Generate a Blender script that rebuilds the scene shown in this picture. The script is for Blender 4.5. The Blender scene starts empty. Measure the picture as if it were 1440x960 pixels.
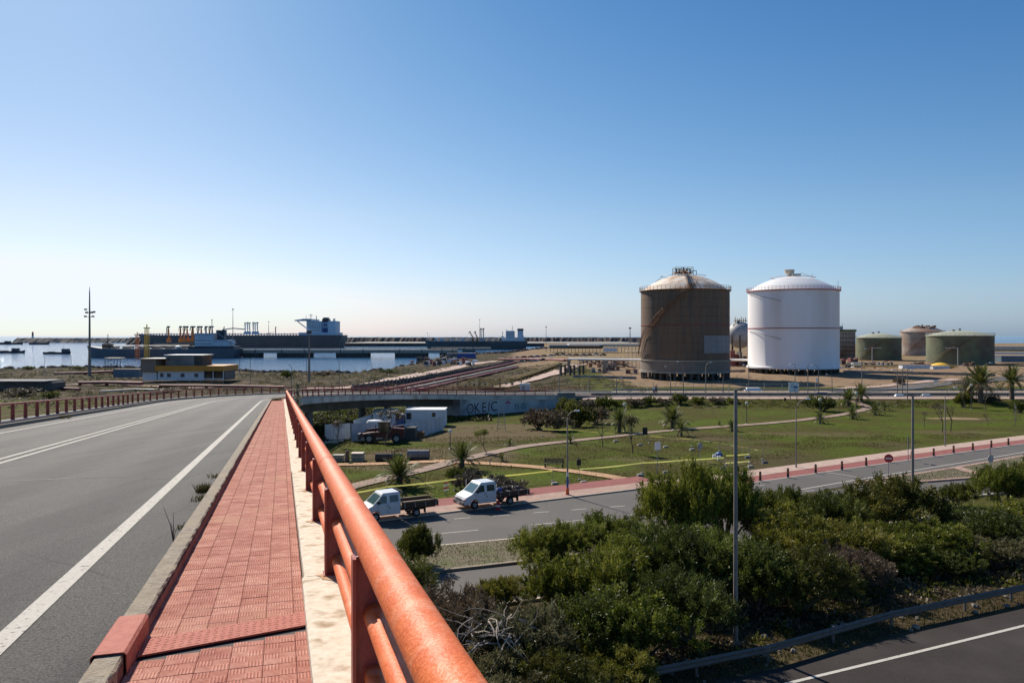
import bpy, math, random
import numpy as np
from mathutils import Vector, Matrix
random.seed(7); np.random.seed(7)
scn = bpy.context.scene
R = math.radians

# ---------------------------------------------------------------- camera, sky, sun, exposure
F = 1080.0            # focal length in photo pixels (27 mm on 36 mm)
HC = 12.75            # eye height above the lower road
cd = bpy.data.cameras.new('camera'); cam = bpy.data.objects.new('camera', cd); scn.collection.objects.link(cam)
cam.location = (0, 0, HC); cam.rotation_euler = (R(90), 0, 0)
cd.lens = 27.0; cd.sensor_width = 36.0; cd.shift_y = -8/1440; cd.clip_start = 0.05; cd.clip_end = 90000
scn.camera = cam
SUN_AZ, SUN_EL = -33.0, 40.0      # degrees from +Y (clockwise positive), elevation
SKYT = [(0, (.77,1.02,1.62)), (.05, (.88,1.04,1.42)), (.15, (.96,1.04,1.22)), (.27, (.84,.97,1.14)), (.42, (.68,.88,1.08)), (1, (.64,.86,1.05))]
w = bpy.data.worlds.new('World'); scn.world = w; w.use_nodes = True
wn = w.node_tree.nodes; wl = w.node_tree.links
sky = wn.new('ShaderNodeTexSky'); sky.sky_type = 'NISHITA'; sky.sun_disc = False
sky.sun_elevation = R(SUN_EL); sky.sun_rotation = R(SUN_AZ); sky.altitude = 20; sky.air_density = 1.0; sky.dust_density = 0.6; sky.ozone_density = 2.6
# air near the horizon scatters to a neutral pale blue rather than yellow: tint by elevation, the same all round
tc = wn.new('ShaderNodeTexCoord'); sxyz = wn.new('ShaderNodeSeparateXYZ'); wl.new(tc.outputs['Generated'], sxyz.inputs[0])
rp = wn.new('ShaderNodeValToRGB'); wl.new(sxyz.outputs['Z'], rp.inputs[0])
cr = rp.color_ramp
while len(cr.elements) > 1: cr.elements.remove(cr.elements[-1])
cr.elements[0].position = SKYT[0][0]; cr.elements[0].color = (*SKYT[0][1], 1)
for p_, c_ in SKYT[1:]: e_ = cr.elements.new(p_); e_.color = (*c_, 1)
mxs = wn.new('ShaderNodeMix'); mxs.data_type = 'RGBA'; mxs.blend_type = 'MULTIPLY'; mxs.inputs[0].default_value = 1; wl.new(sky.outputs[0], mxs.inputs[6]); wl.new(rp.outputs[0], mxs.inputs[7])
K_ = .0888      # display scale of the sky at this strength and exposure
sp_ = wn.new('ShaderNodeSeparateColor'); cb_ = wn.new('ShaderNodeCombineColor'); wl.new(mxs.outputs[2], sp_.inputs[0])
def wm(op, a, v):
    x = wn.new('ShaderNodeMath'); x.operation = op; wl.new(a, x.inputs[0]); x.inputs[1].default_value = v; return x.outputs[0]
for i_, (pw, am) in enumerate(((1.38, 1.24), (1.08, .94), (.86, .84))):
    y_ = wm('MINIMUM', wm('MULTIPLY', sp_.outputs[i_], K_), (.74, .93, 1.3)[i_]); y_ = wm('POWER', y_, pw); wl.new(wm('MULTIPLY', y_, am/K_), cb_.inputs[i_])
wl.new(cb_.outputs[0], wn['Background'].inputs[0]); wn['Background'].inputs[1].default_value = 0.068
sd = bpy.data.lights.new('sun', 'SUN'); sd.energy = 4.3; sd.angle = R(0.53); sd.color = (1, .91, .80)
sun = bpy.data.objects.new('sun', sd); scn.collection.objects.link(sun)
sv = Vector((math.sin(R(SUN_AZ))*math.cos(R(SUN_EL)), math.cos(R(SUN_AZ))*math.cos(R(SUN_EL)), math.sin(R(SUN_EL))))
sun.rotation_euler = sv.to_track_quat('Z', 'Y').to_euler(); sun.location = (0, 0, 60)
scn.view_settings.view_transform = 'Standard'; scn.view_settings.look = 'None'
scn.view_settings.exposure = 0.53; scn.view_settings.gamma = 1.0
scn.cycles.max_bounces = 6

# ---------------------------------------------------------------- materials
def mat(name, c, c2=None, scale=1.0, rough=.8, metal=0.0, bump=0.0, bscale=20.0, detail=6, spec=.5, co='Position', lo=.35, hi=.65, c3=None, s3=.15, stretch=None, trans=0, r3=(.45, .7)):
    R3_ = r3; m = bpy.data.materials.new(name); m.use_nodes = True
    n = m.node_tree.nodes; l = m.node_tree.links; b = n['Principled BSDF']
    b.inputs['Roughness'].default_value = rough; b.inputs['Metallic'].default_value = metal
    b.inputs['Specular IOR Level'].default_value = spec
    c = (*c, 1)
    if co == 'Position': src = n.new('ShaderNodeNewGeometry').outputs['Position']
    else: src = n.new('ShaderNodeTexCoord').outputs['Object']
    if stretch:
        mp = n.new('ShaderNodeMapping'); mp.inputs['Scale'].default_value = stretch; l.new(src, mp.inputs[0]); src = mp.outputs[0]
    col = None
    if c2 is not None:
        t = n.new('ShaderNodeTexNoise'); t.inputs['Scale'].default_value = scale; t.inputs['Detail'].default_value = detail; t.inputs['Roughness'].default_value = .65
        l.new(src, t.inputs['Vector'])
        r = n.new('ShaderNodeValToRGB'); r.color_ramp.elements[0].position = lo; r.color_ramp.elements[1].position = hi
        r.color_ramp.elements[0].color = c; r.color_ramp.elements[1].color = (*c2, 1)
        l.new(t.outputs['Fac'], r.inputs[0]); col = r.outputs[0]
        if c3 is not None:
            t3 = n.new('ShaderNodeTexNoise'); t3.inputs['Scale'].default_value = s3; t3.inputs['Detail'].default_value = 5
            l.new(src, t3.inputs['Vector'])
            r3 = n.new('ShaderNodeValToRGB'); r3_ = r3.color_ramp.elements; r3_[0].position = R3_[0]; r3_[1].position = R3_[1]
            l.new(t3.outputs['Fac'], r3.inputs[0])
            mx = n.new('ShaderNodeMix'); mx.data_type = 'RGBA'; l.new(r3.outputs[0], mx.inputs[0]); l.new(col, mx.inputs[6]); mx.inputs[7].default_value = (*c3, 1); col = mx.outputs[2]
        l.new(col, b.inputs['Base Color'])
    else: b.inputs['Base Color'].default_value = c
    if bump:
        t2 = n.new('ShaderNodeTexNoise'); t2.inputs['Scale'].default_value = bscale; t2.inputs['Detail'].default_value = 4
        l.new(src, t2.inputs['Vector'])
        bp = n.new('ShaderNodeBump'); bp.inputs['Strength'].default_value = bump; bp.inputs['Distance'].default_value = .02
        l.new(t2.outputs['Fac'], bp.inputs['Height']); l.new(bp.outputs[0], b.inputs['Normal'])
    if trans:
        b.inputs['Transmission Weight'].default_value = trans
    return m
M = {}
M['steel_red'] = mat('red_painted_steel', (.66,.128,.026), (.76,.178,.042), 9, .5, bump=.3, bscale=60, detail=9, c3=(.80,.33,.18), s3=7, spec=.3, r3=(.56,.80))
M['steel_red_dark'] = mat('red_brown_painted_steel', (.24,.035,.025), (.34,.06,.04), 8, .45, bump=.2, bscale=50)
M['rail_far'] = mat('old_red_painted_steel', (.20,.035,.025), (.34,.07,.05), 3, .55)
M['concrete'] = mat('concrete', (.30,.27,.22), (.42,.39,.33), 2.2, .9, bump=.5, bscale=35, c3=(.22,.19,.15), s3=.7)
M['plinth'] = mat('weathered_plinth_concrete', (.58,.50,.38), (.74,.67,.54), 14, .9, bump=.15, bscale=90, detail=9, c3=(.36,.27,.17), s3=6, r3=(.54,.72), spec=.2)
M['kerb'] = mat('lichen_grey_kerb_concrete', (.20,.165,.12), (.36,.31,.235), 14, .95, bump=.9, bscale=60, c3=(.33,.27,.18), s3=2.2)
M['kerb_red'] = mat('old_red_kerb_paint', (.16,.05,.035), (.24,.10,.075), 7, .9, bump=.4, bscale=60)
M['conc_grey'] = mat('grey_bridge_concrete', (.21,.205,.20), (.28,.275,.265), .5, .9, bump=.3, bscale=8, c3=(.13,.125,.12), s3=.25)
M['fascia'] = mat('pale_fascia_concrete', (.46,.44,.41), (.56,.54,.50), .6, .9, c3=(.30,.27,.23), s3=.5)
M['abut'] = mat('abutment_concrete', (.40,.42,.43), (.50,.52,.52), .4, .9, c3=(.20,.20,.20), s3=.3)
M['conc_dark'] = mat('dark_concrete_and_shade', (.06,.058,.052), (.10,.097,.088), .6, .95)  # dark concrete; doubles as painted shade on girder and tank pillars
M['asphalt'] = mat('bridge_asphalt', (.008,.0075,.007), (.155,.145,.130), 62, .75, spec=.3, bump=.9, bscale=150, c3=(.065,.060,.053), s3=.45, lo=.38, hi=.70, r3=(.5,.9))
M['path'] = mat('worn_pink_path', (.24,.155,.115), (.34,.235,.18), 2.5, .9, c3=(.20,.15,.10), s3=.6)
M['asphalt2'] = mat('lower_road_asphalt', (.075,.068,.060), (.11,.10,.089), 20, .85, spec=.4, bump=.3, bscale=60, c3=(.115,.104,.092), s3=.18)
M['asphalt3'] = mat('dark_highway_asphalt', (.030,.026,.0235), (.058,.050,.045), 30, .98, spec=.12, bump=.3, bscale=50, c3=(.062,.054,.048), s3=.3)  # the highway surface is simply a darker asphalt
M['paint'] = mat('worn_white_road_paint', (.56,.53,.46), (.44,.415,.36), 30, .85, bump=.3, bscale=120, c3=(.12,.11,.10), s3=16, r3=(.60, .68), spec=.2)
M['plate'] = mat('painted_joint_plate', (.38,.10,.065), (.46,.15,.10), 12, .7, spec=.25, bump=.5, bscale=90)
M['pink'] = mat('pink_paving', (.30,.19,.145), (.40,.27,.205), 2, .9, bump=.2, bscale=30)
M['redpath'] = mat('red_cycle_path', (.20,.055,.045), (.27,.085,.07), 1.5, .9)
M['pale'] = mat('pale_pink_paving', (.36,.25,.195), (.48,.35,.28), 1.2, .9)
M['ochre'] = mat('ochre_gravel_path', (.38,.22,.11), (.48,.29,.155), 1.5, .95)
M['cream'] = mat('cream_kerb_stone', (.42,.36,.27), (.52,.45,.35), 2, .9)
M['white'] = mat('white_paint', (.78,.78,.76), (.70,.70,.68), 1, .5)
M['tankwhite'] = mat('white_tank_paint', (.93,.91,.89), (.90,.86,.83), .12, .55, co='Object', c3=(.70,.62,.56), s3=.05, stretch=(1.5,1.5,.35))
M['grey'] = mat('galvanised_grey', (.30,.30,.30), (.38,.38,.37), 4, .5, metal=.3)
M['greydark'] = mat('dark_grey_metal', (.07,.07,.075), (.10,.10,.10), 4, .5)
M['black'] = mat('black_rubber', (.02,.02,.02), rough=.7)
M['glass'] = mat('dark_window_glass', (.02,.03,.035), rough=.08, spec=.8)
M['windscreen'] = mat('windscreen_glass', (.06,.12,.13), rough=.05, spec=1.0)
M['hull_dark'] = mat('dark_hull_paint', (.035,.035,.045), (.06,.055,.06), .1, .55)
M['hull_brown'] = mat('brown_black_hull_paint', (.15,.105,.09), (.20,.14,.12), .05, .6)  # hull tones lightened to stand for haze over the water
M['hull_grey'] = mat('slate_hull_paint', (.10,.108,.125), (.13,.135,.15), .1, .6)
M['hull_green'] = mat('dark_green_hull_paint', (.05,.065,.068), (.075,.088,.09), .1, .55)
M['shipwhite'] = mat('white_ship_paint', (.62,.66,.70), (.50,.54,.58), .3, .6)
M['shipblue'] = mat('blue_funnel_paint', (.06,.13,.32), rough=.6)
M['orange'] = mat('orange_loading_arm_paint', (.80,.26,.05), (.60,.20,.05), .5, .6)
M['yellow'] = mat('yellow_paint', (.90,.52,.03), (.75,.42,.03), .5, .6)
M['ochreband'] = mat('ochre_fascia_panel', (.62,.27,.03), (.52,.22,.03), .4, .6)
M['brick'] = mat('brown_rock', (.075,.058,.05), (.13,.105,.09), .15, .95, bump=1, bscale=.5)
M['tanrock'] = mat('tan_rock', (.17,.145,.12), (.26,.225,.18), .1, .95, bump=1, bscale=.4)
M['rust'] = mat('rust', (.20,.09,.04), (.32,.17,.08), 1, .85)
M['pipe_red'] = mat('red_oxide_pipe', (.17,.045,.04), (.27,.09,.075), .4, .7)
M['pipe_cream'] = mat('cream_pipe', (.62,.54,.42), (.50,.43,.33), .3, .7)
M['pipe_yellow'] = mat('yellow_pipe', (.45,.32,.10), (.36,.26,.09), .4, .7)
M['tank_rust'] = mat('rusty_tank_cladding', (.115,.078,.055), (.20,.135,.09), 1.3, .8, co='Object', c3=(.22,.12,.065), s3=.5, stretch=(1,1,.09), bump=.3, bscale=2)
M['tank_lower'] = mat('grey_brown_tank_skirt', (.20,.16,.125), (.25,.20,.16), .5, .85, co='Object')
M['tank_dome'] = mat('rust_streaked_dome', (.82,.74,.64), (.64,.52,.38), .35, .8, co='Object', c3=(.45,.24,.11), s3=.33)
M['tank_patch'] = mat('pale_replacement_cladding', (.24,.23,.23), (.28,.27,.27), .4, .6, co='Object')
M['tank_green'] = mat('green_tank_paint', (.15,.17,.095), (.11,.125,.07), .2, .75, co='Object', c3=(.10,.07,.05), s3=.1)
M['tank_greenroof'] = mat('pale_green_tank_roof', (.36,.38,.27), (.30,.31,.22), .2, .7, co='Object')
M['tank_mottled'] = mat('mottled_tank_paint', (.38,.33,.28), (.28,.22,.18), .3, .8, co='Object', c3=(.26,.13,.07), s3=.12)
M['redline'] = mat('red_ring_paint', (.40,.10,.08), (.34,.09,.075), 1, .6)
M['bark'] = mat('bark', (.10,.075,.055), (.17,.13,.10), 6, .95, bump=.6, bscale=20)
M['deadwood'] = mat('bleached_dead_wood', (.30,.25,.20), (.42,.36,.30), 6, .9)
M['blue'] = mat('blue_plastic', (.03,.10,.36), (.02,.08,.28), 1, .5)
M['bluegrey'] = mat('blue_grey_sheet_metal', (.10,.15,.19), (.13,.18,.22), .4, .6)
M['cabin'] = mat('white_site_cabin_sheet', (.74,.75,.77), (.64,.65,.67), .6, .6)
M['fencewhite'] = mat('pale_corrugated_sheet', (.52,.55,.58), (.40,.43,.47), .8, .55)
M['machine_red'] = mat('red_machine_paint', (.10,.014,.014), (.06,.012,.012), 2, .5)
M['bed_brown'] = mat('brown_dropside', (.075,.042,.03), (.05,.03,.022), 3, .7)
M['wood'] = mat('weathered_wood', (.34,.27,.19), (.24,.19,.13), 5, .85)
M['signred'] = mat('red_sign_sheet', (.50,.03,.03), rough=.4)
M['skin'] = mat('skin', (.45,.27,.19), rough=.6)
M['cloth_dark'] = mat('dark_clothing', (.05,.05,.08), rough=.9)
M['cloth_white'] = mat('white_clothing', (.65,.65,.65), rough=.9)
M['orange_plastic'] = mat('orange_plastic', (.75,.16,.05), (.6,.12,.04), 3, .5)
M['bollard_band'] = mat('amber_reflective_band', (.55,.20,.06), rough=.5)

def crack(m, sc, wd, amt, col=(.02,.019,.018)):
    n = m.node_tree.nodes; l = m.node_tree.links; b = n['Principled BSDF']; src = b.inputs['Base Color'].links[0].from_socket; pos = n.new('ShaderNodeNewGeometry').outputs['Position']
    nt = n.new('ShaderNodeTexNoise'); nt.inputs['Scale'].default_value = sc*3; nt.inputs['Detail'].default_value = 6; l.new(pos, nt.inputs['Vector'])
    ad = n.new('ShaderNodeMix'); ad.data_type = 'VECTOR'; ad.inputs[0].default_value = .16; l.new(pos, ad.inputs[4]); l.new(nt.outputs['Color'], ad.inputs[5])
    v = n.new('ShaderNodeTexVoronoi'); v.feature = 'DISTANCE_TO_EDGE'; v.inputs['Scale'].default_value = sc; l.new(ad.outputs[1], v.inputs['Vector'])
    r = n.new('ShaderNodeValToRGB'); r.color_ramp.elements[0].position = 0; r.color_ramp.elements[0].color = (amt,)*3+(1,); r.color_ramp.elements[1].position = wd; r.color_ramp.elements[1].color = (0,0,0,1); l.new(v.outputs['Distance'], r.inputs[0])
    gate = n.new('ShaderNodeTexNoise'); gate.inputs['Scale'].default_value = sc*.8; l.new(pos, gate.inputs['Vector']); g2 = n.new('ShaderNodeValToRGB'); g2.color_ramp.elements[0].position = .5; g2.color_ramp.elements[1].position = .6; l.new(gate.outputs['Fac'], g2.inputs[0])
    mu = n.new('ShaderNodeMath'); mu.operation = 'MULTIPLY'; l.new(r.outputs[0], mu.inputs[0]); l.new(g2.outputs[0], mu.inputs[1])
    mx = n.new('ShaderNodeMix'); mx.data_type = 'RGBA'; l.new(mu.outputs[0], mx.inputs[0]); l.new(src, mx.inputs[6]); mx.inputs[7].default_value = (*col, 1); l.new(mx.outputs[2], b.inputs['Base Color'])
def tracks(m):
    n = m.node_tree.nodes; l = m.node_tree.links; b = n['Principled BSDF']; src = b.inputs['Base Color'].links[0].from_socket; pos = n.new('ShaderNodeNewGeometry').outputs['Position']
    d = n.new('ShaderNodeVectorMath'); d.operation = 'DOT_PRODUCT'; l.new(pos, d.inputs[0]); d.inputs[1].default_value = (.958, .287, 0)
    a = n.new('ShaderNodeMath'); a.operation = 'MULTIPLY_ADD'; l.new(d.outputs['Value'], a.inputs[0]); a.inputs[1].default_value = 3.3; a.inputs[2].default_value = .6
    s = n.new('ShaderNodeMath'); s.operation = 'SINE'; l.new(a.outputs[0], s.inputs[0])
    mp = n.new('ShaderNodeMapping'); mp.inputs['Rotation'].default_value = (0, 0, R(-16.7)); mp.inputs['Scale'].default_value = (1.6, .10, 1); l.new(pos, mp.inputs[0])
    t = n.new('ShaderNodeTexNoise'); t.inputs['Scale'].default_value = 1.0; t.inputs['Detail'].default_value = 7; l.new(mp.outputs[0], t.inputs['Vector'])
    q = n.new('ShaderNodeMath'); q.operation = 'MULTIPLY_ADD'; l.new(s.outputs[0], q.inputs[0]); q.inputs[1].default_value = .14; l.new(t.outputs['Fac'], q.inputs[2])
    r = n.new('ShaderNodeValToRGB'); r.color_ramp.elements[0].position = .36; r.color_ramp.elements[0].color = (.74,.74,.75,1); r.color_ramp.elements[1].position = .64; r.color_ramp.elements[1].color = (1.25,1.24,1.2,1); l.new(q.outputs[0], r.inputs[0])
    mx = n.new('ShaderNodeMix'); mx.data_type = 'RGBA'; mx.blend_type = 'MULTIPLY'; mx.inputs[0].default_value = 1; l.new(src, mx.inputs[6]); l.new(r.outputs[0], mx.inputs[7]); l.new(mx.outputs[2], b.inputs['Base Color'])
tracks(M['asphalt']); crack(M['asphalt'], .45, .012, .8); crack(M['asphalt2'], .16, .006, .6); crack(M['steel_red'], 5.0, .02, .0)
def leafmat(name, a, b, c, rough=.5, tl=.35):
    m = bpy.data.materials.new(name); m.use_nodes = True
    n = m.node_tree.nodes; l = m.node_tree.links; bs = n['Principled BSDF']; bs.inputs['Roughness'].default_value = rough; bs.inputs['Specular IOR Level'].default_value = .25
    at = n.new('ShaderNodeAttribute'); at.attribute_name = 'shade'
    r = n.new('ShaderNodeValToRGB'); r.color_ramp.elements[0].color = (*a, 1); r.color_ramp.elements[1].color = (*c, 1)
    e = r.color_ramp.elements.new(.5); e.color = (*b, 1)
    l.new(at.outputs['Fac'], r.inputs[0]); l.new(r.outputs[0], bs.inputs['Base Color'])
    oi_ = n.new('ShaderNodeObjectInfo'); r2_ = n.new('ShaderNodeValToRGB'); l.new(oi_.outputs['Random'], r2_.inputs[0]); r2_.color_ramp.elements[0].color = (.78,.88,.85,1); r2_.color_ramp.elements[1].color = (1.0,.86,.72,1)
    e2 = r2_.color_ramp.elements.new(.5); e2.color = (1.0,1.0,.75,1)
    ml = n.new('ShaderNodeMix'); ml.data_type = 'RGBA'; ml.blend_type = 'MULTIPLY'; ml.inputs[0].default_value = 1; l.new(r.outputs[0], ml.inputs[6]); l.new(r2_.outputs[0], ml.inputs[7]); l.new(ml.outputs[2], bs.inputs['Base Color'])
    t = n.new('ShaderNodeBsdfTranslucent'); l.new(ml.outputs[2], t.inputs[0])
    mx = n.new('ShaderNodeMixShader'); mx.inputs[0].default_value = tl
    l.new(bs.outputs[0], mx.inputs[1]); l.new(t.outputs[0], mx.inputs[2]); l.new(mx.outputs[0], n['Material Output'].inputs[0])
    return m
M['sphere'] = mat('grey_sphere_paint', (.45,.44,.42), (.28,.26,.24), .4, .6)
M['leaf_green'] = leafmat('acacia_leaf', (.040,.052,.006), (.13,.15,.022), (.38,.37,.09))
M['leaf_dark'] = leafmat('dark_evergreen_leaf', (.022,.030,.005), (.072,.088,.016), (.25,.26,.065))
M['leaf_olive'] = leafmat('olive_dry_leaf', (.05,.043,.022), (.13,.112,.055), (.34,.30,.17))
M['leaf_grey'] = leafmat('grey_brown_twig_leaf', (.075,.058,.045), (.14,.11,.085), (.22,.18,.14), tl=.2)
M['leaf_palm'] = leafmat('palm_leaflet', (.05,.066,.018), (.10,.12,.035), (.20,.20,.07))
M['leaf_palmdry'] = leafmat('dry_palm_leaflet', (.10,.065,.03), (.16,.11,.05), (.22,.16,.08))
M['grassblade'] = leafmat('grass_blade', (.04,.045,.012), (.075,.075,.028), (.15,.12,.06))
M['tape'] = leafmat('yellow_barrier_tape', (.62,.58,.20), (.62,.58,.20), (.62,.58,.20), .5, .5)

# ---------------------------------------------------------------- mesh helpers
def link(o, parent=None):
    scn.collection.objects.link(o)
    if parent: o.parent = parent
    return o
def tag(o, label=None, cat=None, group=None, kind=None):
    if label: o['label'] = label
    if cat: o['category'] = cat
    if group: o['group'] = group
    if kind: o['kind'] = kind
    return o
def thing(name, label, cat, loc=(0,0,0), rz=0.0, group=None):
    o = bpy.data.objects.new(name, None); o.empty_display_size = .3
    o.location = loc; o.rotation_euler = (0, 0, rz); link(o); return tag(o, label, cat, group)
def copy_tree(o, parent=None):
    c = o.copy(); link(c, parent)
    for ch in list(o.children): copy_tree(ch, c)
    return c
class MB:
    def __init__(s): s.v = []; s.f = []; s.uv = None
    def quad(s, a, b, c, d): i = len(s.v); s.v += [a, b, c, d]; s.f.append((i, i+1, i+2, i+3))
    def poly(s, pts): i = len(s.v); s.v += list(pts); s.f.append(tuple(range(i, i+len(pts))))
    def box(s, c, d, rz=0.0, taper=1.0):
        x, y, z = c; a, b, h = d[0]/2, d[1]/2, d[2]/2; i = len(s.v); cs, sn = math.cos(rz), math.sin(rz)
        for zz, k in ((-h, 1), (h, taper)):
            for sx, sy in ((-1,-1), (1,-1), (1,1), (-1,1)):
                px, py = sx*a*k, sy*b*k
                s.v.append((x+px*cs-py*sn, y+px*sn+py*cs, z+zz))
        s.f += [(i+3,i+2,i+1,i), (i+4,i+5,i+6,i+7)] + [(i+k, i+(k+1) % 4, i+4+(k+1) % 4, i+4+k) for k in range(4)]
        return s
    def tube(s, pts, r, n=8, cap=True):
        pts = [Vector(p) for p in pts]; rs = r if isinstance(r, (list, tuple)) else [r]*len(pts)
        i0 = len(s.v); up = Vector((0, 0, 1))
        for k, p in enumerate(pts):
            d = (pts[min(k+1, len(pts)-1)]-pts[max(k-1, 0)]).normalized()
            a = d.cross(up)
            if a.length < .05: a = d.cross(Vector((1, 0, 0)))
            a.normalize(); b = a.cross(d).normalized()
            for j in range(n):
                t = 2*math.pi*j/n; q = p+(a*math.cos(t)+b*math.sin(t))*rs[k]; s.v.append(tuple(q))
        for k in range(len(pts)-1):
            for j in range(n):
                A = i0+k*n+j; B = i0+k*n+(j+1) % n; s.f.append((A, A+n, B+n, B))
        if cap: s.f.append(tuple(i0+j for j in range(n))); s.f.append(tuple(i0+(len(pts)-1)*n+n-1-j for j in range(n)))
        return s
    def prism(s, pts, y0, y1):        # profile in x,z extruded along y
        n = len(pts); i = len(s.v)
        s.v += [(p[0], y0, p[1]) for p in pts]+[(p[0], y1, p[1]) for p in pts]
        s.f += [tuple(i+k for k in range(n)), tuple(i+n+n-1-k for k in range(n))]
        s.f += [(i+(k+1) % n, i+k, i+n+k, i+n+(k+1) % n) for k in range(n)]
        return s
    def slab(s, pts, z0, z1):         # outline in x,y
        n = len(pts); i = len(s.v)
        s.v += [(p[0], p[1], z0) for p in pts]+[(p[0], p[1], z1) for p in pts]
        s.f += [tuple(i+n-1-k for k in range(n)), tuple(i+n+k for k in range(n))]
        s.f += [(i+k, i+(k+1) % n, i+n+(k+1) % n, i+n+k) for k in range(n)]
        return s
    def lathe(s, prof, n=32, c=(0,0), a0=0, a1=2*math.pi):   # profile of (r,z)
        i0 = len(s.v); full = abs(a1-a0-2*math.pi) < 1e-6; m = n if full else n+1
        for r, z in prof:
            for j in range(m):
                t = a0+(a1-a0)*j/n; s.v.append((c[0]+r*math.cos(t), c[1]+r*math.sin(t), z))
        for k in range(len(prof)-1):
            for j in range(n):
                A = i0+k*m+j; B = i0+k*m+(j+1) % m; s.f.append((A, B, B+m, A+m))
        return s
    def mesh(s, name, m=None, smooth=False):
        me = bpy.data.meshes.new(name); me.from_pydata([tuple(p) for p in s.v], [], s.f)
        if m: me.materials.append(m)
        if smooth:
            me.polygons.foreach_set('use_smooth', [True]*len(me.polygons))
            try: me.set_sharp_from_angle(angle=R(40))
            except Exception: pass
        me.update(); return me
    def build(s, name, m, parent=None, smooth=False):
        return link(bpy.data.objects.new(name, s.mesh(name, m, smooth)), parent)
def npmesh(name, V, m, shade=None, k=4):
    """V: (N,k,3) faces"""
    N = len(V); me = bpy.data.meshes.new(name)
    me.vertices.add(N*k); me.vertices.foreach_set('co', V.astype('f').ravel())
    me.loops.add(N*k); me.loops.foreach_set('vertex_index', np.arange(N*k, dtype='i'))
    me.polygons.add(N); me.polygons.foreach_set('loop_start', np.arange(0, N*k, k, dtype='i')); me.polygons.foreach_set('loop_total', np.full(N, k, dtype='i'))
    me.update(calc_edges=True)
    if shade is not None:
        a = me.attributes.new('shade', 'FLOAT', 'POINT'); a.data.foreach_set('value', np.repeat(shade, k).astype('f'))
    me.materials.append(m); return me
def struct(name, mb, m, smooth=False):
    o = mb.build(name, m, None, smooth); o['kind'] = 'structure'; return o

# ---------------------------------------------------------------- ground shape
def ss(t): t = np.clip(t, 0, 1); return t*t*(3-2*t)
_NT = {}
def vnoise(x, y, s, seed):
    r = _NT.setdefault(seed, None)
    if r is None: r = _NT[seed] = np.random.RandomState(seed).rand(256, 256)
    u = x/s+1000; v = y/s+1000
    iu = np.floor(u).astype(int); iv = np.floor(v).astype(int); fu = u-iu; fv = v-iv; fu = fu*fu*(3-2*fu); fv = fv*fv*(3-2*fv)
    g = lambda a, b: r[a % 256, b % 256]
    return (g(iu, iv)*(1-fu)+g(iu+1, iv)*fu)*(1-fv)+(g(iu, iv+1)*(1-fu)+g(iu+1, iv+1)*fu)*fv
SX = [-2000,-230,-200,-130,-100,-64,-56,-52,-48,10,44,52,3000]
SY = [360,345,368,345,318,312,340,420,600,690,800,1300,1300]
def shore(x): return np.interp(x, SX, SY)
def hz(x, y):
    x = np.asarray(x, float); y = np.asarray(y, float)
    base = (-1.7+1.1*ss((x-5)/30))*ss((y-82)/58)
    e = ss((y-145)/9)*ss((x-6)/8)
    z = base*(1-e)+.42*e
    far = -2+2.3*ss((x+10)/40)
    t2 = ss((y-172)/14); z = z*(1-t2)+far*t2
    z = z+np.where(y > 176, (vnoise(x, y, 5, 8)-.5)*.5, (vnoise(x, y, 4, 9)-.5)*.10)*ss((y-88)/20)*np.where((y > 146) & (y < 180) & (x > 2), 0.1, 1)
    s = shore(x); d = (y-s)
    t3 = ss((d+8)/14); z = z*(1-t3)+(-7)*t3
    return z
def HZ(x, y): return float(hz(x, y))
def G(px, py, z=None, dz=0):
    """ground point seen at photo pixel px,py"""
    if z is not None:
        Y = (HC-z)*F/(py-472); return ((px-720)/F*Y, Y, z)
    Y = HC*F/(py-472)
    for _ in range(40):
        X = (px-720)/F*Y; Y = Y*.5+.5*(HC-HZ(X, Y))*F/(py-472)
    X = (px-720)/F*Y; return (X, Y, HZ(X, Y)+dz)
def at(px, Y): return (px-720)/F*Y
def zat(py, Y): return HC-(py-472)*Y/F

xs = np.concatenate([-80-np.cumsum(1.6*1.07**np.arange(52))[::-1], np.arange(-80, 118, 1.6), 118+np.cumsum(1.6*1.06**np.arange(62))])
ys = np.concatenate([np.arange(-60, 24, 12), np.arange(24, 180, 1.3), 180+np.cumsum(1.4*1.018**np.arange(160))])
ys = ys[ys < 1340]
XX, YY = np.meshgrid(xs, ys); ZZ = hz(XX, YY)
nz = vnoise(XX, YY, 9, 1)*.55+vnoise(XX, YY, 3.5, 2)*.3+vnoise(XX, YY, 25, 5)*.35
def blob(cx, cy, rx, ry, rot=0):
    c, s_ = math.cos(rot), math.sin(rot); dx = XX-cx; dy = YY-cy
    return ss(1.35-np.sqrt(((dx*c+dy*s_)/rx)**2+((-dx*s_+dy*c)/ry)**2))
green = .25+.75*ss((nz-.36)*2.6)
soil = np.zeros_like(green); sand = np.zeros_like(green)
# zones: grass belt between lower road and far road, bare soil by the site cabins, sand round the tanks, dry scrub left of the bridge
for (px, py, rx, ry) in ((655,612,13,9),(620,640,9,7),(690,600,9,6),(560,655,6,3),(720,607,8,4)):
    g_ = G(px, py); soil = np.maximum(soil, blob(g_[0], g_[1], rx, ry))
for (px, py, rx, ry) in ((1140,610,14,4),(960,618,10,4),(1350,608,10,4),(905,645,7,2.5),(990,650,7,2.4),(850,590,9,3)):
    g_ = G(px, py); soil = np.maximum(soil, .38*blob(g_[0], g_[1], rx, ry))
for (px, py, rx, ry) in ((1345,588,7,3),):
    g_ = G(px, py); sand = np.maximum(sand, .6*blob(g_[0], g_[1], rx, ry))
sand = np.maximum(sand, ss((YY-184)/8)*ss((XX-22)/15)*(1-ss((YY-330)/120)))
sand = np.maximum(sand, .55*ss((YY-300)/40)*ss((XX+20)/30))
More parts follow.
